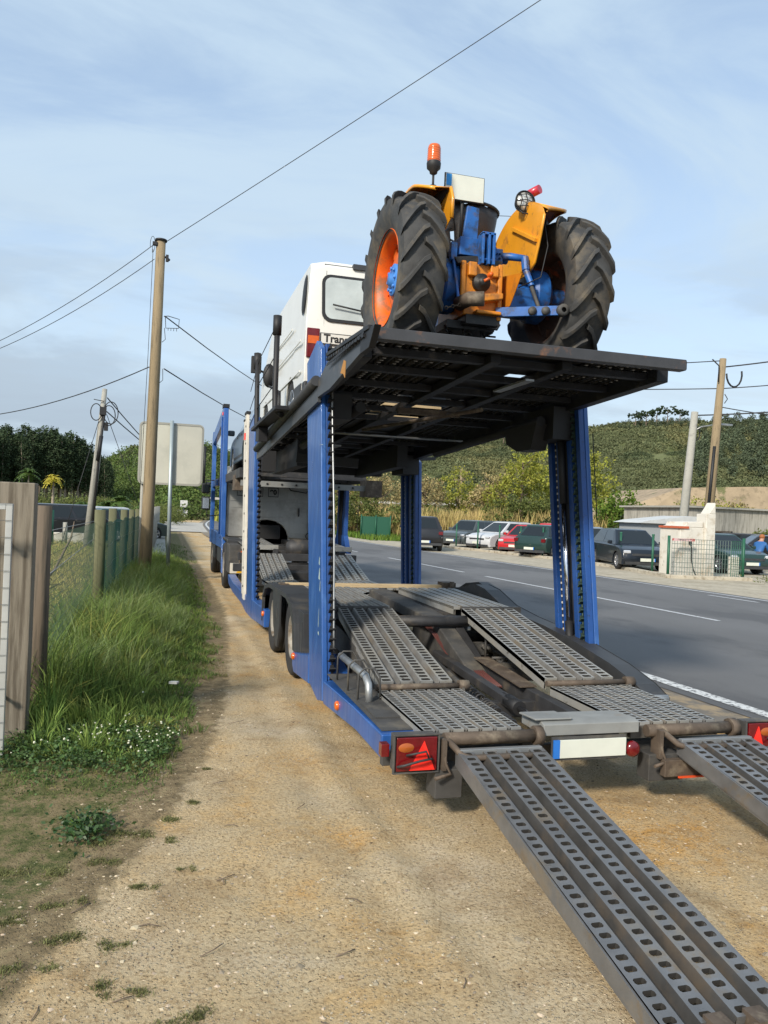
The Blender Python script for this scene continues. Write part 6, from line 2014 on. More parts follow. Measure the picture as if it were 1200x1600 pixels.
# fenders
for s, xi, xo in ((-1, 1.985, 1.74), (1, 2.70, 3.04)):
    A1 = radians(118) if s < 0 else radians(128)
    th = np.linspace(radians(40), A1, 22)
    def pt_(x, r, a): return (x, AY + cos(a) * r, AZ + sin(a) * r)
    rad = lambda a: (.745 if s < 0 else .735) - .02 * sin(a)
    fb = MB()
    # inner side plate: outer arc down to a chord
    poly = [(AY + cos(a) * rad(a), AZ + sin(a) * rad(a)) for a in th] + [(AY - .38, AZ + .40), (AY - .10, AZ + .30), (AY + .35, AZ + .3), (AY + .55, AZ + .35)]
    if s == 1: poly = [(AY + cos(a) * rad(a), AZ + sin(a) * rad(a)) for a in np.linspace(radians(40), radians(126), 16)] + [(5.40, 4.03), (5.46, 3.92), (5.50, 3.82), (5.53, 3.70), (5.62, 3.645), (5.78, 3.64), (5.95, 3.66), (6.3, 3.78)]
    xa, xb = sorted((xi, xi + s * .006))
    fb.prism(poly, 0, xa, xb)
    # top strip over the tyre, narrowing to a lip behind
    vs = []; fs = []
    aa = np.linspace(radians(40), A1, 26)
    for a in aa:
        u = float(np.clip((a - radians(104)) / radians(24), 0, 1)); u = u * u * (3 - 2 * u)
        w_ = (xo - xi) * (1 - u) + s * .05 * u
        r_ = rad(a)
        drop = .012
        vs += [pt_(xi, r_ + .002, a), pt_(xi + w_, r_ - drop, a), pt_(xi + w_, r_ - drop - .022, a), pt_(xi + w_ - s * .012, r_ - drop - .022, a)]
    for i in range(len(aa) - 1):
        for j in range(3):
            fs.append((i * 4 + j, i * 4 + j + 1, i * 4 + 5 + j, i * 4 + 4 + j))
    fb.add(vs, fs, 0, True)
    # stiffening rib on the side plate
    if s == 1:
        fb.beam((xi - .010, 5.50, 3.86), (xi - .010, 5.95, 4.10), .03, .025); fb.tube([(xi, 5.40, 4.03), (xi + .01, 5.46, 3.92), (xi + .01, 5.50, 3.82), (xi, 5.53, 3.70), (xi, 5.62, 3.645)], .011, 6)
    else:
        fb.tube([(xi, AY + cos(A1) * rad(A1), AZ + sin(A1) * rad(A1)), (xi + .005, AY - .38, AZ + .55), (xi, AY - .38, AZ + .40)], .014, 6)
    fo2 = fb.build('fender', M_tyel, TC)
    fo2.modifiers.new('solid', 'SOLIDIFY').thickness = .004
    il = MB(); il.prism([(AY + cos(a) * (rad(a) - .02), AZ + sin(a) * (rad(a) - .02)) for a in th], 0, *sorted((xi + s * .012, xi + s * .016))); il.build('fender_liner', M_grease, fo2)
# outer flank of the orange fender lower down (right)
b = MB(); b.prism([(AY - .5, AZ + .02), (AY - .1, AZ + .1), (AY - .1, AZ - .2), (AY - .3, AZ - .18)], 0, 2.52, 2.525); b.build('mud_plate', M_tor, TC)
# number plate on a bracket
b = MB(); b.bb((2.135, 6.08, AZ + .80), (2.475, 6.088, AZ + 1.005)); pt2 = b.build('number_plate', M_platew, TC, bevel=.002)
b = MB(); b.bb((2.14, 6.076, AZ + .905), (2.185, 6.0795, AZ + 1.0)); b.build('blue_plate_band', mat('plate_light_blue', (0.02, 0.25, 0.62), .5), pt2)
b = MB(); b.bb((2.128, 6.089, AZ + .793), (2.482, 6.099, AZ + 1.012)); b.tube([(2.3, 6.12, AZ + .5), (2.3, 6.11, AZ + .95)], .015, 6); b.build('plate_backing', M_black, pt2)
# seat: battered bucket, open to the front
b = MB()
vs = []; fs = []
na, nz_ = 25, 7
rs = random.Random(6)
for k in range(nz_):
    z = AZ + .36 + k * .075
    for i in range(na):
        a = radians(150 + 240 * i / (na - 1)) + pi * 0
        r_ = .17 + .105 * (k / (nz_ - 1)) ** .6
        vs.append((2.475 + cos(a) * r_ * 1.05, 6.38 + sin(a) * r_ * .95, z + (.015 * sin(i * 1.7) if k == nz_ - 1 else 0)))
skip = {(1, 7), (2, 7), (0, 4), (0, 18), (1, 19), (0, 19)}
for k in range(nz_ - 1):
    for i in range(na - 1):
        if (k, i) in skip: continue
        fs.append((k * na + i, k * na + i + 1, (k + 1) * na + i + 1, (k + 1) * na + i))
b.add(vs, fs, 0, True); b.lathe([(.001, 0), (.17, .01), (.18, .03)], (2.475, 6.38, AZ + .35), 'z', 20)
so_ = b.build('seat', mat('torn_seat_black', (0.022, 0.020, 0.020), .5, 0, .3, 12, (0.16, 0.10, 0.06), .60, .68, 9, .002, 40), TC)
so_.modifiers.new('solid', 'SOLIDIFY').thickness = .015
b = MB(); b.tube([(2.475 + cos(a) * .29, 6.38 + sin(a) * .265, AZ + .815) for a in np.linspace(radians(150), radians(390), 24)], .014, 6); b.build('seat_rim', M_grease, so_)
b = MB(); b.tube([(2.22, 6.2, AZ + .3), (2.25, 6.4, AZ + .62)], .01, 5); b.bb((2.15, 6.2, AZ + .18), (2.5, 6.5, AZ + .36)); b.tube([(2.05, 6.1, AZ + .2), (2.12, 6.05, AZ + .50), (2.20, 6.1, AZ + .56)], .012, 6); b.tube([(2.6, 6.3, AZ + .3), (2.62, 6.8, AZ + .75)], .02, 8)
b.lathe([(.19, -.012), (.205, 0), (.19, .012)], (2.47, 7.0, AZ + .62), 'y', 28); b.tube([(2.28, 7.0, AZ + .62), (2.66, 7.0, AZ + .62)], .01, 6); b.tube([(2.47, 7.0, AZ + .62), (2.47, 7.4, AZ + .4)], .015, 6)
b.build('steering_wheel', M_grease, TC)
# work lamp with wire guard
b = MB(); b.lathe([(.03, .09), (.06, .07), (.078, .02), (.082, -.005), (.078, -.01)], (2.685, 5.72, AZ + .71), 'y', 24); b.tube([(2.70, 5.76, AZ + .66), (2.76, 5.72, AZ + .60), (2.79, 5.70, AZ + .60)], .012, 6)
wlamp = b.build('work_lamp', M_grease, TC)
b = MB(); b.lathe([(.001, -.022), (.04, -.018), (.074, -.004), (.076, .005)], (2.685, 5.72, AZ + .71), 'y', 24); b.build('lamp_glass', mat('lamp_glass', (0.62, 0.62, 0.58), .12, .35, .1, 20), wlamp)
b = MB()
for k in (-.045, 0, .045):
    hh_ = math.sqrt(.08 ** 2 - k * k)
    b.tube([(2.685 + k, 5.715, AZ + .71 - hh_), (2.685 + k, 5.675, AZ + .71), (2.685 + k, 5.715, AZ + .71 + hh_)], .004, 5)
    b.tube([(2.685 - hh_, 5.715, AZ + .71 + k), (2.685, 5.675, AZ + .71 + k), (2.685 + hh_, 5.715, AZ + .71 + k)], .004, 5)
b.tube([(2.685 + cos(a) * .084, 5.715, AZ + .71 + sin(a) * .084) for a in np.linspace(0, 2 * pi, 25)], .005, 5); b.tube([(2.62, 5.74, AZ + .66), (2.66, 5.70, AZ + .61), (2.74, 5.68, AZ + .60), (2.77, 5.68, AZ + .64)], .006, 5)
b.build('lamp_guard', M_black, wlamp)
b = MB(); b.tube([(2.75, 5.90, AZ + .82), (2.83, 5.76, AZ + .85)], .036, 14); b.tube([(2.80, 5.84, AZ + .76), (2.80, 5.84, AZ + .82)], .018, 8); b.build('rear_light', mat('rear_light_red', (0.45, 0.015, 0.03), .3, 0, .1, 20, coat=.4), TC)
# beacon
b = MB(); b.tube([(1.975, 5.93, .05 + AZ + .72), (1.975, 5.93, .05 + AZ + .87)], .010, 8); b.lathe([(.012, -.03), (.03, -.02), (.03, 0), (.012, .01)], (1.975, 5.93, .05 + AZ + .76), 'z', 12)
b.lathe([(.014, .0), (.03, .01), (.034, .03), (.055, .05), (.058, .09), (.055, .10)], (1.975, 5.93, .05 + AZ + .85), 'z', 20)
be = b.build('beacon', M_black, TC)
b = MB(); b.lathe([(.052, 0), (.054, .02), (.050, .12), (.044, .135), (.001, .14)], (1.975, 5.93, .05 + AZ + .95), 'z', 24)
for k in range(6): b.lathe([(.0545 - .0006 * k, .01 + .018 * k), (.056 - .0006 * k, .015 + .018 * k), (.0545 - .0006 * k, .02 + .018 * k)], (1.975, 5.93, .05 + AZ + .95), 'z', 24)
b.build('beacon_lens', M_amber, be)
b = MB(); b.tube([(1.99, 5.7, AZ + .72), (2.03, 5.6, AZ + .55), (2.05, 5.58, AZ + .35)], .006, 5); b.tube([(2.80, 5.63, AZ + .62), (2.79, 5.50, AZ + .3), (2.74, 5.5, AZ + .05), (2.6, 5.6, AZ - .02)], .005, 5); b.tube([(2.75, 6.0, AZ + .7), (2.65, 6.35, AZ + .82)], .003, 4); b.build_each('lamp_wiring', M_black, TC)
# front wheels
for s, x in ((-1, 1.80), (1, 3.15)):
    wheel_parts(TC, (x, 8.15, dz(8.15) + .33 - .01), .33, .17, s, rim_m=M_trim, name='front_wheel', bolts=6, tread_m=M_tt)
b = MB(); b.tube([(1.85, 8.15, AZ - .32), (3.1, 8.15, AZ - .32)], .045, 10); b.tube([(2.475, 8.1, AZ - .35), (2.475, 8.1, AZ)], .08, 8); b.build('front_axle', M_tblu, TC)
rolls = MB(); rolls.lathe([(.001, -.11), (.07, -.10), (.115, -.09), (.12, 0), (.115, .09), (.07, .10), (.001, .11)], (1.39, 6.75, dz(6.75) + .12), 'x', 22); rolls.build('strap_roll', mat('grey_strap_roll', (0.13, 0.12, 0.11), .9, 0, .3, 30), deck)

for ch_ in TC.children:
    if ch_.name.split('.')[0] in ('rear_housing', 'power_take_off', 'orange_plug', 'lift_cover', 'top_link_bracket', 'seat_bracket', 'shadowed_casting', 'lower_link_end', 'check_chain', 'underside_gear', 'lift_arm', 'levelling_box', 'lift_rod', 'lower_link', 'link_ball', 'seat'):
        ch_.location.x -= .045
# ================================================================ POLES AND WIRES
M_pole = mat('weathered_pole_wood', (0.27, 0.205, 0.12), .9, 0, .15, 3, (0.15, 0.115, 0.07), .5, .68, 3, .004, 25, stretch=(5, 5, .6))
M_concp = mat('concrete_pole', (0.33, 0.32, 0.28), .9, 0, .12, 3, (0.2, 0.19, 0.17), .55, .7, 3, .002, 30)
M_wire = mat('wire_black', (0.02, 0.02, 0.022), .6)


def sag(a, b, s, n=18):
    a, b = Vector(a), Vector(b)
    return [a.lerp(b, i / n) - Vector((0, 0, s * 4 * (i / n) * (1 - i / n))) for i in range(n + 1)]


def wire(pts, r, lab, group='overhead cables'):
    o = MB().tube(pts, r, 5).build('overhead_cable', M_wire)
    return set_tags(o, lab, 'cable', group)


UP = thing('utility_pole', (-.32, 18.0, 0), 'tall round wooden utility pole in front of the blank road sign', 'pole', world_coords=True)
m = MB(); m.tube([(-.345, 18, -.3), (-.315, 18, 2), (-.295, 18, 5), (-.275, 18, 7.52)], [.135, .128, .115, .100], 18); m.build('pole_shaft', M_pole, UP, )
m = MB(); m.tube([(-.275, 18, 7.52), (-.275, 18, 7.56)], .13, 14); m.box((-.40, 17.95, 7.44), (.10, .10, .07)); m.box((-.13, 17.95, 7.15), (.06, .08, .14)); m.tube([(-.17, 18, 7.2), (-.08, 18, 7.12)], .03, 8)
m.tube([(-.45, 17.95, 7.40)] + [(-.45 + .05 * sin(t), 17.95, 7.42 + .18 * cos(t)) for t in np.linspace(pi, -pi * .6, 14)], .006, 5)
m.build_each('pole_fitting', M_black, UP)
m = MB()
m.tube([(-.15, 17.9, 5.85), (-.06, 17.9, 5.87), (.18, 17.9, 5.82), (.17, 17.9, 5.62), (-.10, 17.9, 5.60), (-.12, 17.9, 5.85)], .009, 5)
for k in range(4): m.tube([(-.05 + .06 * k, 17.9, 5.61), (-.05 + .06 * k, 17.9, 5.55)], .008, 4)
m.tube([(-.13, 17.9, 5.6), (-.10, 17.9, 5.35), (-.17, 17.9, 5.28)], .007, 5); m.tube([(-.13, 17.9, 4.70), (-.12, 17.9, 4.45), (-.19, 17.9, 4.38)], .007, 5)
m.tube([(-.435, 17.9, 7.3), (-.45, 17.88, 5), (-.50, 17.85, 2)], .006, 5)
m.build_each('cable_loop', M_black, UP)
wire(sag((-.2, 18, 7.50), (11.66, 8.16, 14.19), .08), .008, 'cable rising from the wooden pole top to the upper edge of the picture')
wire(sag((-.42, 17.95, 7.42), (-6.6, 23.5, 4.9), .35), .008, 'upper of the two cables that run left from the top of the wooden pole')
wire(sag((-.40, 17.95, 7.10), (-6.6, 23.5, 4.85), .38), .008, 'lower of the two cables that run left from the top of the wooden pole')
wire(sag((-.42, 17.95, 4.72), (-6.6, 25.0, 3.9), .35), .012, 'thick cable leaving the middle of the wooden pole to the left')
wire(sag((-.13, 17.9, 5.86), (20.0, 90, 15.0), 1.6), .014, 'upper cable from the wooden pole towards the white van')
wire(sag((-.10, 17.9, 4.70), (18.0, 90, 12.6), 1.6), .014, 'lower cable from the wooden pole towards the lorry')

SG = thing('road_sign', (.16, 19.35, 0), 'large blank road sign seen from behind on a galvanised post', 'sign', world_coords=True)
m = MB(); m.tube([(.165, 19.33, -.1), (.125, 19.33, 3.72)], .045, 14); m.build('sign_post', mat('pale_blue_galvanised', (0.36, 0.42, 0.43), .45, .4, .1, 4), SG)
m = MB()
rp_ = []
for cx_, cz_, a0 in ((.77, 3.56, 0), (-.50, 3.56, 90), (-.50, 2.30, 180), (.77, 2.30, 270)):
    for k in range(5): rp_.append((cx_ + .09 * cos(radians(a0 + 22.5 * k)), cz_ + .09 * sin(radians(a0 + 22.5 * k))))
m.prism(rp_, 1, 19.40, 19.43); m.build('sign_panel', mat('sign_back_grey', (0.52, 0.51, 0.43), .6, 0, .05, 1.5, (0.36, 0.36, 0.31), .5, .8, 1.2), SG)
m = MB()
k = len(rp_)
for i in range(k):
    a, b = rp_[i], rp_[(i + 1) % k]
    m.beam((a[0], 19.40, a[1]), (b[0], 19.40, b[1]), .05, .018, up=(0, 1, 0))
m.build('sign_edge', mat('sign_edge_grey', (0.36, 0.35, 0.30), .5, .2), SG)
m = MB(); m.tube([(-.50, 19.5, -.1), (-.50, 19.5, 2.3)], .04, 10); m.tube([(.60, 19.5, 2.2), (.60, 19.5, 2.3)], .02, 6); m.build('sign_post', M_concp, SG)

LP = thing('leaning_pole', (-2.55, 30, 0), 'leaning pale concrete pole with black cable coils near its top', 'pole', world_coords=True)
m = MB(); m.tube([(-2.62, 30, -.2), (-2.35, 30, 3.5), (-2.20, 30, 5.82)], [.15, .12, .085], 8); m.build('pole_shaft', M_concp, LP)
m = MB(); m.tube([(-2.45, 29.86, 0), (-2.28, 29.86, 3.7), (-2.14, 29.86, 5.2)], .045, 6); m.tube([(-2.33, 29.83, 3.2), (-2.24, 29.83, 4.1)], .07, 8); m.box((-2.22, 29.88, 5.0), (.22, .2, .28)); m.box((-2.1, 29.9, 4.45), (.14, .1, .3))
for (cx_, cz_, r_) in ((-2.02, 4.85, .36), (-1.95, 4.95, .40), (-2.45, 4.95, .30)):
    m.tube([(cx_ + r_ * .62 * cos(t), 29.85, cz_ + r_ * sin(t)) for t in np.linspace(0, 2 * pi, 22)], .018, 5)
m.tube([(-2.55, 29.85, 5.4), (-2.2, 29.85, 5.35)], .015, 5)
m.build('cable_coils', M_black, LP)
for i, (b, s, lab) in enumerate((((6.5, 75, 3.2), .8, 'cable running from the leaning pole behind the road sign'), ((5.5, 75, 2.6), .9, 'second cable running from the leaning pole behind the road sign'))):
    wire(sag((-2.1, 30, 5.0 + .5 * i), b, s), .022, lab)
wire([(-2.3, 30, 4.9), (-3.35, 29, .2)], .012, 'guy wire on the left of the leaning concrete pole')
wire([(-2.1, 30, 4.9), (-.45, 31, .5)], .012, 'guy wire on the right of the leaning concrete pole')

RPL = thing('utility_pole', (22.8, 28.9, 0), 'tall weathered wooden pole standing behind the white hut on the right', 'pole', world_coords=True)
m = MB(); m.tube([(22.72, 28.9, -.2), (23.0, 28.85, 5), (23.22, 28.8, 9.05)], [.22, .19, .14], 14); m.build('pole_shaft', M_pole, RPL)
m = MB(); m.tube([(22.66, 28.7, 2.2), (22.86, 28.68, 5.2)], .07, 6); m.tube([(22.95, 28.7, 8.0), (22.95, 28.7, 8.7), (22.6, 28.7, 8.95)], .03, 5)
m.tube([(23.3 + .45 + .4 * cos(t), 28.7, 8.4 + .55 * sin(t)) for t in np.linspace(pi, 2.1 * pi, 10)], .04, 5); m.tube([(23.3, 28.7, 7.5), (23.45, 28.7, 7.3), (23.3, 28.7, 7.1)], .02, 5); m.build_each('cable_loop', M_black, RPL)
CPL = thing('concrete_pole', (22.0, 29.6, 0), 'shorter grey concrete pole left of the tall wooden one, with a street lamp arm', 'pole', world_coords=True)
m = MB(); m.tube([(21.95, 29.6, -.1), (22.42, 29.5, 6.75)], [.22, .15], 8); m.build('pole_shaft', M_concp, CPL)
m = MB(); m.tube([(22.4, 29.5, 5.9), (22.7, 29.4, 6.1), (23.6, 29.3, 6.28)], .035, 6); m.box((23.9, 29.3, 6.27), (.6, .16, .08)); m.build('lamp_arm', M_galv, CPL)
m = MB(); m.tube([(22.5 + .18 * cos(t), 29.45, 5.8 + .3 * sin(t)) for t in np.linspace(0, 2 * pi, 16)], .03, 5); m.build('cable_coil', M_black, CPL)
wire(sag((23.1, 28.8, 8.95), (14.0, 50, 12.5), .5), .022, 'highest cable left of the right wooden pole')
wire(sag((23.3, 28.8, 8.7), (30.0, 20.0, 10.2), .3), .03, 'thick cable leaving the top of the right wooden pole to the right')
wire(sag((23.2, 28.8, 7.75), (10.0, 56, 12.0), .5), .022, 'second cable left of the right wooden pole')
wire(sag((23.2, 28.8, 7.75), (31.0, 20.0, 9.0), .3), .022, 'second cable leaving the right wooden pole to the right')
wire(sag((23.1, 28.8, 6.95), (30.0, 24.0, 6.0), .2), .022, 'cable sloping down to the right from the right wooden pole')
wire(sag((22.45, 29.5, 6.6), (30.0, 22.0, 7.4), .2), .03, 'thick cable from the concrete pole to the right edge')

FP = thing('far_pole', (29.3, 75, 0), 'far wooden pole with cross arms standing in the reeds', 'pole', world_coords=True)
m = MB(); m.tube([(29.3, 75, 0), (29.3, 75, 6.6)], .13, 8); m.build('pole_shaft', M_pole, FP)
m = MB(); m.beam((28.6, 75, 6.4), (30.0, 75, 6.4), .1, .1); m.beam((28.5, 75, 5.5), (30.0, 75, 5.5), .1, .1); m.build('cross_arm', M_pole, FP)
GRL = thing('guard_rail', (18, 107, 0), 'long pale guard rail of the distant road behind the reeds', 'guard rail', world_coords=True)
m = MB(); m.beam((6, 112, 2.9), (24.6, 107.3, 3.2), .1, .32); m.beam((24.6, 107.3, 3.2), (42, 102, 3.5), .1, .32); m.build('rail', mat('pale_rail', (0.42, 0.41, 0.38), .7), GRL)
m = MB()
for i in range(19):
    t = i / 18; m.bb((6 + 35 * t - .06, 112.1 - 9.6 * t, 0), (6 + 35 * t + .06, 112.25 - 9.6 * t, 3.2 + .4 * t))
m.build_each('rail_post', mat('pale_rail_post', (0.3, 0.29, 0.26), .8), GRL)

HS = thing('hilltop_house', (157, 366, 34), 'small white house under trees on the hill ridge', 'house', world_coords=True)
m = MB(); m.bb((151, 362, 33), (160, 368, 42.8)); m.bb((148, 363, 33), (152, 368, 41.2)); m.build('wall', mat('white_wall', (0.6, 0.6, 0.58), .8), HS)
m = MB(); m.prism([(150.4, 42.8), (160.6, 42.8), (155.5, 44.6)], 1, 361.5, 368.5); m.build('roof', mat('pale_roof', (0.42, 0.40, 0.38), .8), HS)
m = MB()
for x in (152.5, 155, 157.5): m.bb((x, 361.94, 40.3), (x + 1, 361.99, 41.6))
m.build('window', M_black, HS)
for i, (a, d, w, lab) in enumerate(((22.7, 362, 4, 'tree just left of the hilltop house'), (24.3, 362, 3.4, 'tree just right of the hilltop house'))):
    d_, hb = hill_h(np.array([a]), np.array([.9])); hb = float(hb[0])
    tree('hilltop_tree', at_az(a, d, hb), lab, 'pine', 8, [(0, 0, 6, w, w, 2.6)], 700, .9, 6, .3, 400 + i, 'trees beside the hilltop house')

# far small signs
for i, (x, y, w, h, z, lab) in enumerate(((2.4, 98, .85, .85, 1.95, 'small white square sign far down the road'), (2.2, 97.2, 1.3, .8, .8, 'low white board under the far square sign'))):
    t = thing('far_sign', (x, y, 0), lab, 'sign', 'far white signs')
    m = MB(); m.bb((-w / 2, -.03, z - h / 2), (w / 2, .03, z + h / 2)); m.build('sign_panel', mat('far_sign_white', (0.6, 0.6, 0.58), .6), t)
    m = MB(); m.tube([(0, .06, 0), (0, .06, z)], .05, 6); m.build('sign_post', M_galv, t)

# ================================================================ HUT, WALL, GATES ON THE RIGHT
M_plaster = mat('stained_white_plaster', (0.62, 0.59, 0.52), .9, 0, .08, 2, (0.36, 0.28, 0.18), .52, .70, 1.7, .004, 20, col3=(0.25, 0.24, 0.21), c3lo=.62, c3hi=.7, c3scale=6)
HT = thing('white_hut', (16.6, 21.8, 0), 'small stained white masonry hut with a taller pillar, behind the mesh gate', 'hut', world_coords=True)
m = MB(); m.bb((16.0, 21.55, 0), (16.90, 22.6, 1.66)); m.prism([(16.0, 1.661), (16.86, 1.661), (16.86, 1.86), (16.25, 1.83), (16.2, 1.72)], 1, 21.55, 22.6); m.build('wall', M_plaster, HT, bevel=.02)
m = MB(); m.bb((16.90, 21.45, 0), (17.26, 21.95, 2.12)); m.prism([(17.0, 2.12), (17.26, 2.12), (17.24, 2.5), (17.16, 2.35)], 1, 21.46, 21.9); m.build('pillar', M_plaster, HT, bevel=.02)
m = MB(); m.bb((15.94, 21.5, 1.62), (16.3, 22.6, 1.69)); m.build('roof_tile', mat('red_tile', (0.45, 0.10, 0.04), .8), HT)
m = MB(); m.tube([(16.38, 21.52, 1.15), (16.42, 21.50, 1.0), (16.42, 21.49, .6), (16.50, 21.48, .3), (16.60, 21.46, .1)], .018, 6); m.box((16.38, 21.52, 1.16), (.08, .06, .10)); m.build('drain_hose', M_black, HT)
WB = thing('grey_wall_building', (33, 33, 0), 'long low grey building with rain-streaked wall behind the wooden pole', 'building', world_coords=True)
M_streak = mat('streaked_grey_wall', (0.36, 0.34, 0.29), .9, 0, .15, 2, (0.20, 0.19, 0.16), .48, .66, 3, stretch=(3, 3, .35), col3=(0.45, 0.42, 0.36), c3lo=.55, c3hi=.7, c3scale=5)
m = MB(); m.bb((25.2, 33.2, 0), (25.85, 39, 2.62)); m.bb((25.85, 33.2, 1.5), (27.6, 33.4, 2.62)); m.bb((27.6, 33.2, 0), (48, 39, 2.62)); m.bb((25.85, 36, 0), (27.6, 36.2, 2.6)); m.build('wall', M_streak, WB)
m = MB(); m.bb((25.0, 33.0, 2.625), (48.2, 39.2, 2.72)); m.build('roof', M_concp, WB)
m = MB(); m.bb((25.8, 33.14, 1.44), (27.7, 33.19, 1.52)); m.bb((27.6, 33.14, 0), (27.68, 33.19, 1.5)); m.build('door_frame', M_rust, WB)
m = MB(); m.bb((26.5, 33.5, 0), (27.5, 33.55, 1.4)); m.build('door', mat('grey_door', (0.35, 0.37, 0.38), .6), WB)
SH = thing('low_shed', (21.4, 29.5, 0), 'low shed with pale roof behind the white hut', 'shed', world_coords=True)
m = MB(); m.bb((19.3, 28.6, 0), (22.3, 30.2, 1.75)); m.build('wall', mat('grey_shed_wall', (0.3, 0.32, 0.33), .8), SH)
m = MB(); m.prism([(19.1, 1.76), (22.5, 1.76), (22.5, 2.1), (21.6, 2.12), (19.6, 1.88)], 1, 28.4, 30.4); m.build('roof', mat('pale_shed_roof', (0.50, 0.51, 0.50), .7, 0, .1, 3), SH)
# vine on the wall building
rv = np.random.default_rng(71)
pv = np.concatenate([shell_points((28.3 + i * .5, 32.6, 1.15 + .25 * sin(i)), (.45, .3, .35), 160, rv, .2) for i in range(7)])
VN = thing('climbing_vine', (29, 32.5, 0), 'sprawling vine on a trellis beside the open car', 'plant', world_coords=True)
V_, F_ = leaf_quads(pv, .13, rv); np_mesh('foliage', V_, F_, M_leaf['mid'], parent=VN)
m = MB()
for i in range(8):
    m.tube([(27.6 + i * .5, 32.6, 0), (27.7 + i * .5, 32.55, .7), (28.0 + i * .45, 32.5, 1.4)], .03, 5)
m.build('stem', M_bark, VN)

M_fg = mat('fence_green', (0.015, 0.10, 0.055), .5, .1, .15, 6)


def wire_panel(a, b, z0, z1, nx, nz, r=.004, mb=None):
    mb = mb or MB()
    a, b = Vector(a), Vector(b)
    for i in range(nx + 1):
        p = a.lerp(b, i / nx); mb.tube([(p.x, p.y, z0), (p.x, p.y, z1)], r, 3, cap=False, smooth=False)
    for j in range(nz + 1):
        z = z0 + (z1 - z0) * j / nz; mb.tube([(a.x, a.y, z), (b.x, b.y, z)], r, 3, cap=False, smooth=False)
    return mb


MG = thing('mesh_gate', (16.3, 21.0, 0), 'green wire mesh gate panels in front of the white hut', 'gate', world_coords=True)
wire_panel((15.5, 21.25, 0), (17.3, 20.75, 0), .10, 1.28, 22, 8, .008).build('mesh_panel', mat('mesh_grey_green', (0.12, 0.17, 0.15), .5, .3), MG)
wire_panel((17.32, 20.74, 0), (17.65, 20.69, 0), .10, 1.28, 5, 8, .009).build('mesh_panel', M_fg, MG)
for (x, y) in ((15.42, 21.3), (17.72, 20.68)):
    m = MB(); m.tube([(x, y, 0), (x, y, 1.38)], .045, 8); m.build('post', M_fg, MG)
m = MB(); m.bb((15.5, 21.20, 1.22), (16.3, 21.24, 1.30)); m.build('reflective_strip', mat('red_white_strip', (0.6, 0.4, 0.4), .5, 0, .0, 1, (0.5, .06, .05), .48, .52, 3), MG)
m = MB(); m.bb((17.42, 20.80, 0), (17.68, 21.0, .78)); set_tags(m.build('meter_box', M_plaster, None, bevel=.01), 'low white meter box behind the right end of the mesh gate', 'box')
# green fence posts along the car park
fp_labels = [('leftmost green fence post, right of the black SUV', 14.9, 38.5, 1.25), ('green fence post in front of the dark grey-green hatchback', 15.15, 36.2, 1.45), ('green fence post at the front of the white hatchback', 15.6, 34.6, 1.3),
             ('dark post with a yellow notice in front of the red hatchback', 15.9, 32.9, 1.3), ('green fence post at the tail of the dark green hatchback', 16.05, 31.0, 1.3), ('green fence post beside the wheel of the dark green hatchback', 16.2, 29.0, 1.3),
             ('green fence post at the rear wheel of the near black hatchback', 16.2, 25.2, 1.3), ('green fence post in front of the near black hatchback bonnet', 15.75, 22.6, 1.3)]
for i, (lab, x, y, h) in enumerate(fp_labels):
    t = thing('fence_post', (x, y, .04), lab, 'post', 'green posts of the car park fence')
    m = MB(); m.tube([(0, 0, 0), (0, 0, h)], .04, 8); m.lathe([(.05, 0), (.05, .04), (.001, .05)], (0, 0, h), 'z', 8); m.build('shaft', M_fg, t)
    m = MB(); m.box((0, 0, .03), (.16, .16, .06)); m.build('base', M_conc, t)
    if i == 3:
        m = MB(); m.bb((-.10, -.06, .80), (.10, -.045, 1.08)); m.build('notice', mat('yellow_notice', (0.55, 0.40, 0.15), .6), t)
KB = MB()
kp = [(14.2, 40), (15.4, 34.5), (16.1, 30), (16.2, 25.5), (15.6, 22.5), (15.35, 21.1), (17.9, 20.5)]
for a, b in zip(kp[:-1], kp[1:]):
    KB.beam((a[0], a[1], .08), (b[0], b[1], .08), .22, .16)
set_tags(KB.build('kerb', mat('crumbled_concrete_kerb', (0.42, 0.38, 0.30), .9, 0, .2, 3, (0.22, 0.18, 0.12), .5, .65, 5, .01, 20), None, bevel=.02), kind='structure')
GN = thing('green_net_fence', (14.2, 52, 0), 'short run of green netted fence left of the white van', 'fence', world_coords=True)
m = MB(); m.bb((12.6, 50.0, .1), (14.6, 50.02, 1.5)); m.build('net', mat('green_net', (0.02, 0.10, 0.06), .8), GN)
m = MB()
for x in (12.6, 13.6, 14.6): m.tube([(x, 49.96, 0), (x, 49.96, 1.6)], .04, 6)
m.build_each('post', M_fg, GN)

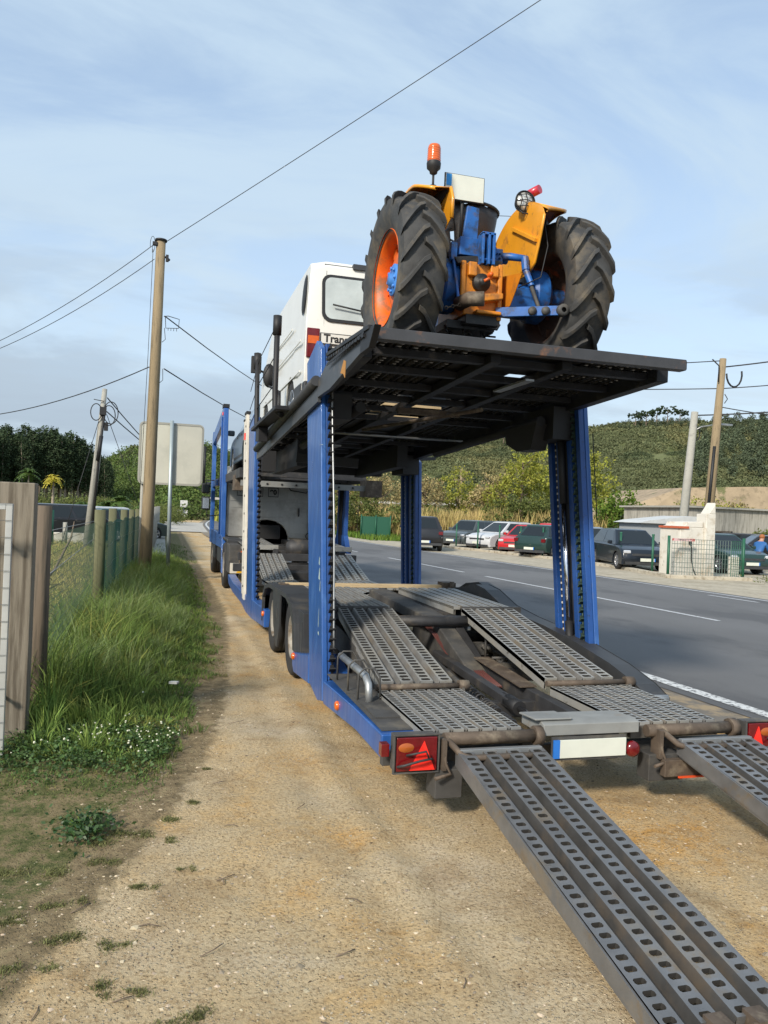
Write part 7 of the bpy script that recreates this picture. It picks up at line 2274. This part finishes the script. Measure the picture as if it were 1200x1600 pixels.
# person crouching by the open car
def person(loc, rz):
    t = thing('person', loc, 'person in blue jacket and dark trousers bending by the open black car door', 'person', None, rz)
    bm = bmesh.new()
    J = {'pel': (0, 0, .62), 'sp': (0, .12, .85), 'ch': (0, .25, 1.05), 'nk': (0, .36, 1.20), 'hd': (0, .42, 1.28), 'ht': (0, .47, 1.40),
         'lh': (-.10, 0, .60), 'lk': (-.15, .18, .36), 'la': (-.14, -.02, .06), 'lt': (-.15, .16, .03), 'rh': (.10, 0, .60), 'rk': (.16, .20, .34), 'ra': (.14, .02, .06), 'rt': (.15, .20, .03),
         'ls': (-.18, .28, 1.10), 'le': (-.26, .36, .86), 'lw': (-.18, .54, .78), 'lf': (-.15, .62, .77), 'rs': (.18, .28, 1.10), 're': (.26, .38, .86), 'rw': (.16, .56, .80), 'rf': (.13, .64, .79)}
    R = {'pel': .15, 'sp': .14, 'ch': .155, 'nk': .06, 'hd': .095, 'ht': .09, 'lh': .10, 'rh': .10, 'lk': .07, 'rk': .07, 'la': .045, 'ra': .045, 'lt': .04, 'rt': .04, 'ls': .07, 'rs': .07, 'le': .05, 're': .05, 'lw': .032, 'rw': .032, 'lf': .025, 'rf': .025}
    E = [('pel', 'sp'), ('sp', 'ch'), ('ch', 'nk'), ('nk', 'hd'), ('hd', 'ht'), ('pel', 'lh'), ('lh', 'lk'), ('lk', 'la'), ('la', 'lt'), ('pel', 'rh'), ('rh', 'rk'), ('rk', 'ra'), ('ra', 'rt'), ('ch', 'ls'), ('ls', 'le'), ('le', 'lw'), ('lw', 'lf'), ('ch', 'rs'), ('rs', 're'), ('re', 'rw'), ('rw', 'rf')]
    ks = list(J); me = bpy.data.meshes.new('body'); me.from_pydata([J[k] for k in ks], [(ks.index(a), ks.index(b)) for a, b in E], [])
    o = bpy.data.objects.new('body', me); COL.objects.link(o); o.parent = t
    sk_ = o.modifiers.new('skin', 'SKIN')
    for i, k in enumerate(ks):
        me.skin_vertices[0].data[i].radius = (R[k], R[k]); me.skin_vertices[0].data[i].use_root = (k == 'pel')
    o.modifiers.new('sub', 'SUBSURF').levels = 1
    # clothing colours by height
    mt = bpy.data.materials.new('jacket_and_trousers'); mt.use_nodes = True
    N, L = mt.node_tree.nodes, mt.node_tree.links
    tcn = N.new('ShaderNodeTexCoord'); sx = N.new('ShaderNodeSeparateXYZ'); L.new(tcn.outputs['Object'], sx.inputs[0])
    rp2 = N.new('ShaderNodeValToRGB'); rp2.color_ramp.interpolation = 'CONSTANT'
    els = rp2.color_ramp.elements; els[0].color = (.02, .02, .025, 1); els[1].position = .68; els[1].color = (.02, .10, .28, 1)
    e3 = els.new(.995); e3.color = (.40, .22, .15, 1)
    mr = N.new('ShaderNodeMapRange'); mr.inputs['From Max'].default_value = 1.2
    L.new(sx.outputs['Z'], mr.inputs['Value']); L.new(mr.outputs[0], rp2.inputs[0]); L.new(rp2.outputs[0], N['Principled BSDF'].inputs['Base Color'])
    me.materials.append(mt)
    hr_ = MB(); hr_.sphere((0, .42, 1.37), .105, 12, 8, sc=(1, 1.05, .95)); hr_.build('hair', mat('auburn_hair', (0.30, 0.10, 0.03), .7), t)
    return t


person((21.45, 24.3, .04), radians(-60))

# ================================================================ LEFT FENCE
def bark_wood(name, col, dark): return mat(name, col, .85, 0, .12, 3, dark, .48, .62, 2.2, .002, 20, stretch=(9, 9, .55))


M_gate_wood = bark_wood('grainy_timber', (0.215, 0.185, 0.14), (0.105, 0.085, 0.06))
M_old_wood = bark_wood('old_round_post', (0.13, 0.10, 0.07), (0.06, 0.05, 0.035))
M_mossy = bark_wood('mossy_round_post', (0.125, 0.125, 0.065), (0.10, 0.10, 0.05))
GP = thing('timber_gatepost', (-.98, 5.85, 0), 'thick square timber gatepost with bold grain at the left edge', 'post', world_coords=True)
m = MB(); m.bb((-1.16, 5.78, -.2), (-.845, 5.93, 1.815)); m.build('post_shaft', M_gate_wood, GP, bevel=.008)
m = MB(); 
for z in (1.40, .37):
    m.tube([(-1.0, 5.775, z), (-.98, 5.70, z)], .012, 8); m.sphere((-.98, 5.70, z), .022, 8, 6)
m.build('bolt', M_chas, GP)
OP = thing('round_post', (-.86, 6.5, 0), 'dark old round post directly behind the timber gatepost', 'post', world_coords=True)
m = MB(); m.tube([(-.865, 6.42, -.2), (-.865, 6.42, 1.66)], [.062, .055], 14); m.build('post_shaft', M_old_wood, OP)
GF = thing('metal_mesh_gate', (-1.1, 5.5, 0), 'pale metal framed mesh gate cut by the left edge', 'gate', world_coords=True)
m = MB(); m.bb((-.965, 5.45, .06), (-.925, 5.49, 1.67)); m.bb((-1.6, 5.45, 1.63), (-.965, 5.49, 1.67)); m.bb((-1.6, 5.45, .06), (-.965, 5.49, .10)); m.build('gate_frame', mat('galvanised_frame', (0.50, 0.50, 0.47), .45, .4, .15, 3), GF, bevel=.004)
wire_panel((-1.6, 5.44, 0), (-.924, 5.44, 0), .06, 1.67, 4, 15, .0022).build('gate_mesh', M_galv, GF)
posts = [(-.84, 11.55, 1.60, .082, 'nearest mossy round fence post holding the green net'), (-.80, 13.7, 1.61, .07, 'second mossy fence post in the green net row'), (-.74, 16.3, 1.58, .07, 'third mossy fence post in the green net row'),
         (-.67, 18.4, 1.57, .065, 'fourth mossy fence post, close to the utility pole'), (-.60, 20.3, 1.58, .065, 'fifth mossy fence post, just left of the utility pole'), (-.52, 22.0, 1.58, .08, 'dark last fence post touching the utility pole')]
for i, (x, y, h, r, lab) in enumerate(posts):
    t = thing('fence_post', (x, y, 0), lab, 'post', 'round wooden posts of the left fence')
    m = MB(); m.tube([(0, 0, -.2), (.01, 0, h * .5), (0, 0, h)], [r * 1.05, r, r * .92], 14); m.build('shaft', M_mossy if i < 5 else M_old_wood, t)
WF = thing('wire_mesh_fence', (-.85, 9, 0), 'thin green wire mesh between the old round post and the netted posts', 'fence', world_coords=True)
wire_panel((-.86, 6.5, 0), (-.90, 11.5, 0), .15, 1.42, 62, 16, .0022).build('wire_mesh', mat('thin_green_wire', (0.05, 0.09, 0.06), .6, .2), WF)
m = MB(); m.tube([(-.86, 6.5, 1.46), (-.9, 11.4, 1.44)], .004, 4); m.tube([(-.86, 6.5, 1.1), (-.9, 11.4, 1.2)], .004, 4); m.build('strained_wire', M_galv, WF)


def net_material():
    m = bpy.data.materials.new('green_shade_net'); m.use_nodes = True
    N, L = m.node_tree.nodes, m.node_tree.links
    b = N['Principled BSDF']; b.inputs['Base Color'].default_value = (0.02, 0.14, 0.10, 1); b.inputs['Roughness'].default_value = .8
    tcn = N.new('ShaderNodeTexCoord'); w = N.new('ShaderNodeTexNoise'); w.inputs['Scale'].default_value = 160; L.new(tcn.outputs['Object'], w.inputs['Vector'])
    r = N.new('ShaderNodeValToRGB'); r.color_ramp.elements[0].position = .55; r.color_ramp.elements[1].position = .60
    L.new(w.outputs[0], r.inputs[0]); tr = N.new('ShaderNodeBsdfTransparent'); ms = N.new('ShaderNodeMixShader')
    L.new(r.outputs[0], ms.inputs[0]); L.new(b.outputs[0], ms.inputs[1]); L.new(tr.outputs[0], ms.inputs[2]); L.new(ms.outputs[0], N['Material Output'].inputs['Surface'])
    return m


M_net = net_material()
GNF = thing('green_net', (-.8, 16, 0), 'green shade net stretched along the row of mossy posts', 'fence net', world_coords=True)
vs = []; fs = []
pl_ = [(-.75, 11.45), (-.72, 13.7), (-.66, 16.3), (-.60, 18.4), (-.53, 20.3), (-.43, 22)]
seg = []
for a, b in zip(pl_[:-1], pl_[1:]):
    for k in range(6): seg.append((a[0] + (b[0] - a[0]) * k / 6 + .02 * sin(k), a[1] + (b[1] - a[1]) * k / 6))
seg.append(pl_[-1])
for i, (x, y) in enumerate(seg):
    vs += [(x, y, .1), (x, y, 1.42 + .02 * sin(i * 1.3))]
    if i: fs.append((2 * i - 2, 2 * i, 2 * i + 1, 2 * i - 1))
MB().add(vs, fs).build('net_sheet', M_net, GNF)
m = MB()
for z in (.5, .8, 1.1, 1.4): m.tube([(x + .01, y, z) for x, y in seg], .004, 3, cap=False)
m.build('strained_wire', mat('green_wire', (0.10, 0.2, 0.14), .5), GNF)
GN2 = thing('green_net_fence', (-.2, 32, 0), 'dark green net fence running on behind the road sign post', 'fence', world_coords=True)
vs = []; fs = []
for i in range(12):
    y = 24 + i * 2.2; x = -.35 + .01 * i
    vs += [(x, y, .12), (x, y, 1.5)]
    if i: fs.append((2 * i - 2, 2 * i, 2 * i + 1, 2 * i - 1))
MB().add(vs, fs).build('net_sheet', mat('dark_green_net', (0.02, 0.09, 0.07), .8), GN2)
m = MB()
for i in range(12): m.tube([(-.33 + .01 * i, 24 + i * 2.2, 0), (-.33 + .01 * i, 24 + i * 2.2, 1.62)], .045, 6)
m.build_each('post', M_concp, GN2)
LW = MB(); LW.bb((-4.3, 33.0, 0), (-2.6, 33.2, .46)); LW.bb((-7, 33.0, 0), (-4.35, 33.2, .42)); set_tags(LW.build('low_wall', M_plaster, None, bevel=.02), 'low white wall in front of the dark estate car on the left', 'wall')
for i, (x, y, lab) in enumerate(((-4.0, 31.5, 'short green post left of the dark estate car, behind the wire mesh'), (-3.55, 31.8, 'short grey post just right of the short green post'))):
    t = thing('short_post', (x, y, 0), lab, 'post', 'short posts by the left car park'); m = MB(); m.tube([(0, 0, 0), (0, 0, 1.35 if i == 0 else .9)], .09, 8); m.build('shaft', M_fg if i == 0 else M_concp, t)
STK = thing('dry_branch', (-1.3, 10.8, 0), 'bare dry branch leaning behind the wire mesh', 'branch', world_coords=True)
m = MB(); m.tube([(-1.55, 10.4, .45), (-1.35, 11.2, .8), (-1.22, 11.7, 1.2), (-1.2, 11.8, 1.42)], [.02, .018, .014, .006], 6)
rb = random.Random(8)
for i in range(12):
    z = rb.uniform(.3, .9); m.tube([(-1.5, 10.6, z), (-1.5 + rb.uniform(-.1, .35), 10.8 + rb.uniform(0, .6), z + rb.uniform(-.2, .25))], .005, 4)
m.build('twigs', M_bark, STK)
sd = MB()
for (x, y) in ((-.05, 52), (-.05, 49), (-.05, 46), (-.05, 43)): sd.bb((x - .3, y, .1), (x - .24, y + .05, .9))
set_tags(sd.build('white_rail', P_white, None), 'row of short white stakes beside the far pavement', 'stakes')
li = MB(); li.prism([(-.04, 0), (.03, -.02), (.05, .02), (-.02, .03)], 2, 0, .02); lio = li.build('white_litter', P_white, None); lio.location = (.15, 7.25, .10); set_tags(lio, 'small white scrap lying on the grass edge', 'litter')

# ================================================================ NEAR GRASS, FLOWERS, STONES
M_gr = mat('tall_grass', (0.17, 0.245, 0.055), .7, var=.35, vscale=2.2, col2=(0.25, 0.24, 0.06), c2lo=.52, c2hi=.66, c2scale=2.6, island=.35, trans=.3, spec=.25)
M_gr2 = mat('grey_green_grass', (0.24, 0.30, 0.12), .7, var=.25, vscale=1.5, island=.3, trans=.3, spec=.25)
M_gr3 = mat('short_lush_grass', (0.10, 0.165, 0.038), .7, var=.3, vscale=3, col2=(0.20, 0.19, 0.06), c2lo=.5, c2hi=.64, c2scale=4, island=.35, trans=.25, spec=.3)
M_drygr = mat('dry_meadow_grass', (0.48, 0.42, 0.15), .8, var=.3, vscale=.8, island=.3, trans=.3, spec=.2)
M_dead = mat('dead_olive_tufts', (0.14, 0.145, 0.055), .8, var=.3, vscale=4, island=.4, trans=.1, spec=.2)
rg = np.random.default_rng(55)


def grass(name, n, xr, yr, hf, w, m, label, lean=.5, keep=None, ypow=1.0, cat='grass', clump=0):
    y = yr[0] + (yr[1] - yr[0]) * rg.random(n) ** ypow
    x = rg.uniform(xr[0], xr[1], n)
    k = keep(x, y) if keep is not None else np.ones(n, bool)
    x, y = x[k], y[k]; n = len(x)
    h = hf(x, y) * rg.uniform(.55, 1.15, n)
    dirs = None
    if clump:
        ci = np.floor(x / clump).astype(int) * 7919 + np.floor(y / clump).astype(int) * 104729
        _, inv = np.unique(ci, return_inverse=True)
        m_ = inv.max() + 1
        cx = np.bincount(inv, x, m_) / np.bincount(inv, minlength=m_) + rg.normal(0, clump * .2, m_); cy = np.bincount(inv, y, m_) / np.bincount(inv, minlength=m_) + rg.normal(0, clump * .2, m_)
        pull = rg.uniform(.1, .75, m_)[inv]
        x = x * (1 - pull * .7) + cx[inv] * pull * .7; y = y * (1 - pull * .7) + cy[inv] * pull * .7
        dirs = np.arctan2(y - cy[inv] + rg.normal(0, .02, n), x - cx[inv] + rg.normal(0, .02, n)) + rg.normal(0, .5, n)
        h = h * rg.uniform(.55, 1.3, m_)[inv]
    V_, F_ = blades(n, x, y, ground_z(x, y) - .02, h, np.full(n, w) * (0.6 + .8 * rg.random(n)), rg, lean, dirs=dirs)
    o = np_mesh(name, V_, F_, m)
    set_tags(o, label, cat, kind='stuff')
    return o


tallh = lambda x, y: (.20 + .46 * fbm(x * 1.8, y * 1.2, 3, 12)) * sstep(grass_edge(y) - x, .05, .95) * sstep(y, 5.0, 6.5) * (1 - .25 * sstep(y, 14, 22)) + .08
on = lambda x, y: (y > 5.55 + 1.1 * (fbm(x * 2.2, y * 0.5, 3, 19) - .45)) & (x < grass_edge(y) + (fbm(x * 5, y * 5, 3, 4) - .5) * .5) & (x > -1.1) & ~((x < -.78) & (y < 6.1))
grass('tall_grass', 42000, (-1.1, .9), (5.2, 24), tallh, .009, M_gr, 'tall green grass along the foot of the left fence', .9, on, 1.7, clump=.16)
grass('tall_grass', 15000, (-.9, .5), (6.0, 16), lambda x, y: tallh(x, y) * 1.15, .006, M_gr2, 'pale seeding grass standing above the green verge', .95, lambda x, y: on(x, y) & (x < grass_edge(y) - .25) & (fbm(x * 2, y * 1.3, 3, 91) > .46), 1.5, clump=.22)
grass('short_grass', 52000, (-1.3, 1.0), (3.4, 12), lambda x, y: .025 + .12 * fbm(x * 3, y * 3, 3, 2) * sstep(y, 4.3, 5.9), .006, M_gr3, 'short lush grass at the front of the verge', 1.2,
      lambda x, y: (fbm(x * 2.6, y * 2.6, 3, 33) > .47 - .22 * sstep(y, 4.3, 5.5) * (x < grass_edge(y))) & (x < grass_edge(y) + .12 + (fbm(x * 5, y * 5, 3, 4) - .5) * .5), 1.2)
grass('short_grass', 9000, (-1.3, 1.2), (12, 34), lambda x, y: .06 + .06 * rg.random(len(x)), .012, M_gr3, 'short grass beside the dirt lane farther off', .8, lambda x, y: (x < grass_edge(y) + (fbm(x * 3, y * 1.2, 3, 14) - .45) * .9))
grass('meadow_grass', 26000, (-9, -1.0), (7.5, 33), lambda x, y: .12 + .16 * fbm(x, y, 2, 5), .010, M_drygr, 'yellowish meadow grass behind the left fence', .7, None, 1.3)
grass('meadow_grass', 9000, (-9, -1.0), (9, 33), lambda x, y: .12 + .2 * fbm(x, y, 2, 5), .010, M_gr, 'green streaks in the meadow behind the left fence', .7, lambda x, y: fbm(x * .4, y * .4, 3, 81) > .5)
# scattered tufts on the dirt
tufts = [(-.28, 3.23, .07), (-.12, 3.15, .05), (-.33, 3.5, .06), (-.44, 3.02, .07), (-.40, 3.85, .08), (-.05, 3.6, .05), (-.20, 3.9, .07), (.10, 4.1, .04), (.16, 3.75, .03), (-.62, 2.95, .10), (-.66, 2.7, .09), (-.50, 2.62, .05), (-.36, 2.62, .05), (.10, 2.62, .06), (-.02, 2.85, .04), (-.12, 2.9, .05),
         (.22, 4.6, .04), (.33, 5.2, .03), (.10, 4.35, .05), (-.22, 4.15, .10), (-.05, 4.25, .08), (-.62, 3.9, .1), (.2, 2.66, .05), (-.52, 3.4, .05)]
xs = []; ys = []
for (x, y, r) in tufts:
    k = int(300 * (r / .06) ** 1.6)
    for q in range(4):
        xs.append(rg.normal(x + rg.normal(0, r * .6), r * .33, k // 3)); ys.append(rg.normal(y + rg.normal(0, r * .4), r * .28, k // 3))
xs = np.concatenate(xs); ys = np.concatenate(ys)
V_, F_ = blades(len(xs), xs, ys, ground_z(xs, ys) - .004, rg.uniform(.006, .022, len(xs)), np.full(len(xs), .0035), rg, 1.3)
set_tags(np_mesh('grass_tufts', V_, F_, M_dead), 'small flat olive grass tufts scattered over the pale dirt', 'grass', kind='stuff')
# leafy weed
WD = thing('leafy_weed', (-.33, 4.28, .0), 'dark green broad-leaved weed at the edge of the dirt, lower left', 'plant')
rw_ = np.random.default_rng(3)
pw = np.stack([rw_.normal(0, .075, 620), rw_.normal(0, .10, 620), rw_.uniform(.005, .07, 620)], 1)
V_, F_ = leaf_quads(pw, .027, rw_, .5, .55, ((0, 0, 1), .0)); np_mesh('leaves', V_, F_, mat('weed_leaves', (0.04, 0.085, 0.022), .5, island=.3, trans=.2), parent=WD)
m = MB()
for i in range(9):
    a = i * .7; m.tube([(0, 0, 0), (cos(a) * .07, sin(a) * .07, .06)], .003, 4)
m.build('stem', M_leaf['bright'], WD)
# low leafy mat of clover at the front of the verge
nc = 9000
cx = rg.normal(-.38, .38, nc); cy = rg.normal(5.55, .24, nc)
kk = (fbm(cx * 4, cy * 4, 3, 44) > .40) & (cx < grass_edge(cy) + .05) & (cx > -1.2)
cx, cy = cx[kk], cy[kk]
V_, F_ = leaf_quads(np.stack([cx, cy, ground_z(cx, cy) + rg.uniform(.0, .085, len(cx))], 1), .022, rg, .6, .8)
set_tags(np_mesh('clover_mat', V_, F_, mat('clover_leaves', (0.065, 0.12, 0.03), .6, var=.3, vscale=5, island=.35, trans=.2)), 'low mat of clover leaves at the front of the verge', 'clover', kind='stuff')
# clover flowers
m = MB()
for i in range(70):
    x = rg.normal(-.18, .22); y = rg.normal(5.60, .17)
    z = float(ground_z(np.array([x]), np.array([y]))[0]) + .07 + rg.uniform(0, .05)
    m.sphere((x, y, z), rg.uniform(.005, .009), 5, 4, sc=(1, 1, .7))
for (x, y) in ((-.55, 5.35), (-.72, 5.3), (-.1, 6.6)):
    m.sphere((x, y, .18), .009, 5, 4)
set_tags(m.build('clover_flowers', mat('white_petals', (0.6, 0.6, 0.45), .8), None), 'small white clover flowers in the grass at the verge front', 'flowers', kind='stuff')


# stones on the dirt
def stones():
    n = 42000
    x = rg.uniform(-1.0, 5.0, n); y = 1.7 + 9 * rg.random(n) ** 1.6
    patch = fbm(x * 1.3, y * 1.3, 3, 61)
    k = (x > grass_edge(y) - .25) & (patch + rg.random(n) * .45 > .58) & (x < near_x(y) - .5)
    x, y = x[k], y[k]; n = len(x)
    s = .0022 + .011 * rg.random(n) ** 6 + .0025 * rg.random(n)
    s = np.where((y < 3.3) & (rg.random(n) > .975), s * 1.2 + .004 + .014 * rg.random(n), s)
    base = np.array([(1, 0, 0), (.3, .95, 0), (-.8, .6, 0), (-.8, -.6, 0), (.3, -.95, 0), (.45, .1, .55), (-.35, .3, .6), (-.2, -.4, .5)])
    faces = np.array([(0, 1, 6, 5), (1, 2, 6, 6), (2, 3, 7, 6), (3, 4, 7, 7), (4, 0, 5, 7), (5, 6, 7, 7)])
    a = rg.uniform(0, 6.28, n); ca_, sa_ = np.cos(a)[:, None], np.sin(a)[:, None]
    B = base[None] * rg.uniform(.65, 1.25, (n, 8, 1)) * s[:, None, None]
    X_ = B[:, :, 0] * ca_ - B[:, :, 1] * sa_ * rg.uniform(.5, 1, (n, 1)); Y_ = B[:, :, 0] * sa_ + B[:, :, 1] * ca_ * rg.uniform(.5, 1, (n, 1))
    V_ = np.stack([X_ + x[:, None], Y_ + y[:, None], B[:, :, 2] * .6 + ground_z(x, y)[:, None] - .001], 2).reshape(-1, 3)
    me = bpy.data.meshes.new('loose_stones')
    fl = []
    for i in range(n):
        o = i * 8
        fl += [(o, o + 1, o + 6, o + 5), (o + 1, o + 2, o + 6), (o + 2, o + 3, o + 7, o + 6), (o + 3, o + 4, o + 7), (o + 4, o, o + 5, o + 7), (o + 5, o + 6, o + 7)]
    me.from_pydata(V_.tolist(), [], fl)
    me.materials.append(mat('pale_limestone_chips', (0.40, 0.33, 0.23), .9, island=.45, var=.1, vscale=30))
    o = bpy.data.objects.new('loose_stones', me); COL.objects.link(o)
    set_tags(o, 'pale limestone chips scattered over the dirt lane', 'stones', kind='stuff')


stones()
# dark bits of bark and leaf on the dirt
nd = 5200
dx_ = rg.uniform(-1.0, 4.6, nd); dy_ = 1.9 + 8 * rg.random(nd) ** 1.5
kk = fbm(dx_ * 2, dy_ * 2, 3, 71) + rg.random(nd) * .4 > .66
dx_, dy_ = dx_[kk], dy_[kk]
V_, F_ = leaf_quads(np.stack([dx_, dy_, ground_z(dx_, dy_) + .004], 1), .014, rg, .92, .35)
set_tags(np_mesh('dry_litter', V_, F_, mat('dry_litter_brown', (0.12, 0.085, 0.05), .9, island=.6)), 'dark bits of bark and dead leaf strewn over the dirt lane', 'litter', kind='stuff')
# dry twigs lying on the dirt
m = MB()
for (x, y, a, L_) in ((.30, 3.62, .3, .10), (.33, 3.58, 1.6, .07), (-.30, 3.42, .6, .10), (-.10, 2.80, .1, .07), (.55, 6.2, .4, .16), (.36, 4.9, .2, .09), (.70, 2.9, .2, .09), (.2, 3.0, .5, .12), (.9, 3.3, 2.2, .08), (.05, 3.25, 2.8, .09), (1.1, 2.6, .9, .07), (.62, 2.45, 1.9, .10), (-.35, 2.75, 1.2, .08), (.45, 4.2, 2.6, .07), (.8, 4.4, .7, .09)):
    z = float(ground_z(np.array([x]), np.array([y]))[0]) + .006
    m.tube([(x, y, z), (x + cos(a) * L_ * .5, y + sin(a) * L_ * .5, z + .006), (x + cos(a + .2) * L_, y + sin(a + .2) * L_, z)], .0022, 4)
set_tags(m.build('dry_twigs', M_bark, None), 'thin dry twigs lying on the dirt lane', 'twigs', kind='stuff')
# roadside weeds at the mesh gate
WG = thing('kerb_weed', (18.6, 19.8, .05), 'clump of weeds on the gravel right of the mesh gate', 'plant')
pw = np.stack([rw_.normal(0, .45, 700), rw_.normal(0, .25, 700), rw_.uniform(.0, .22, 700)], 1)
V_, F_ = leaf_quads(pw, .07, rw_, 0, .5); np_mesh('leaves', V_, F_, M_leaf['mid'], parent=WG)
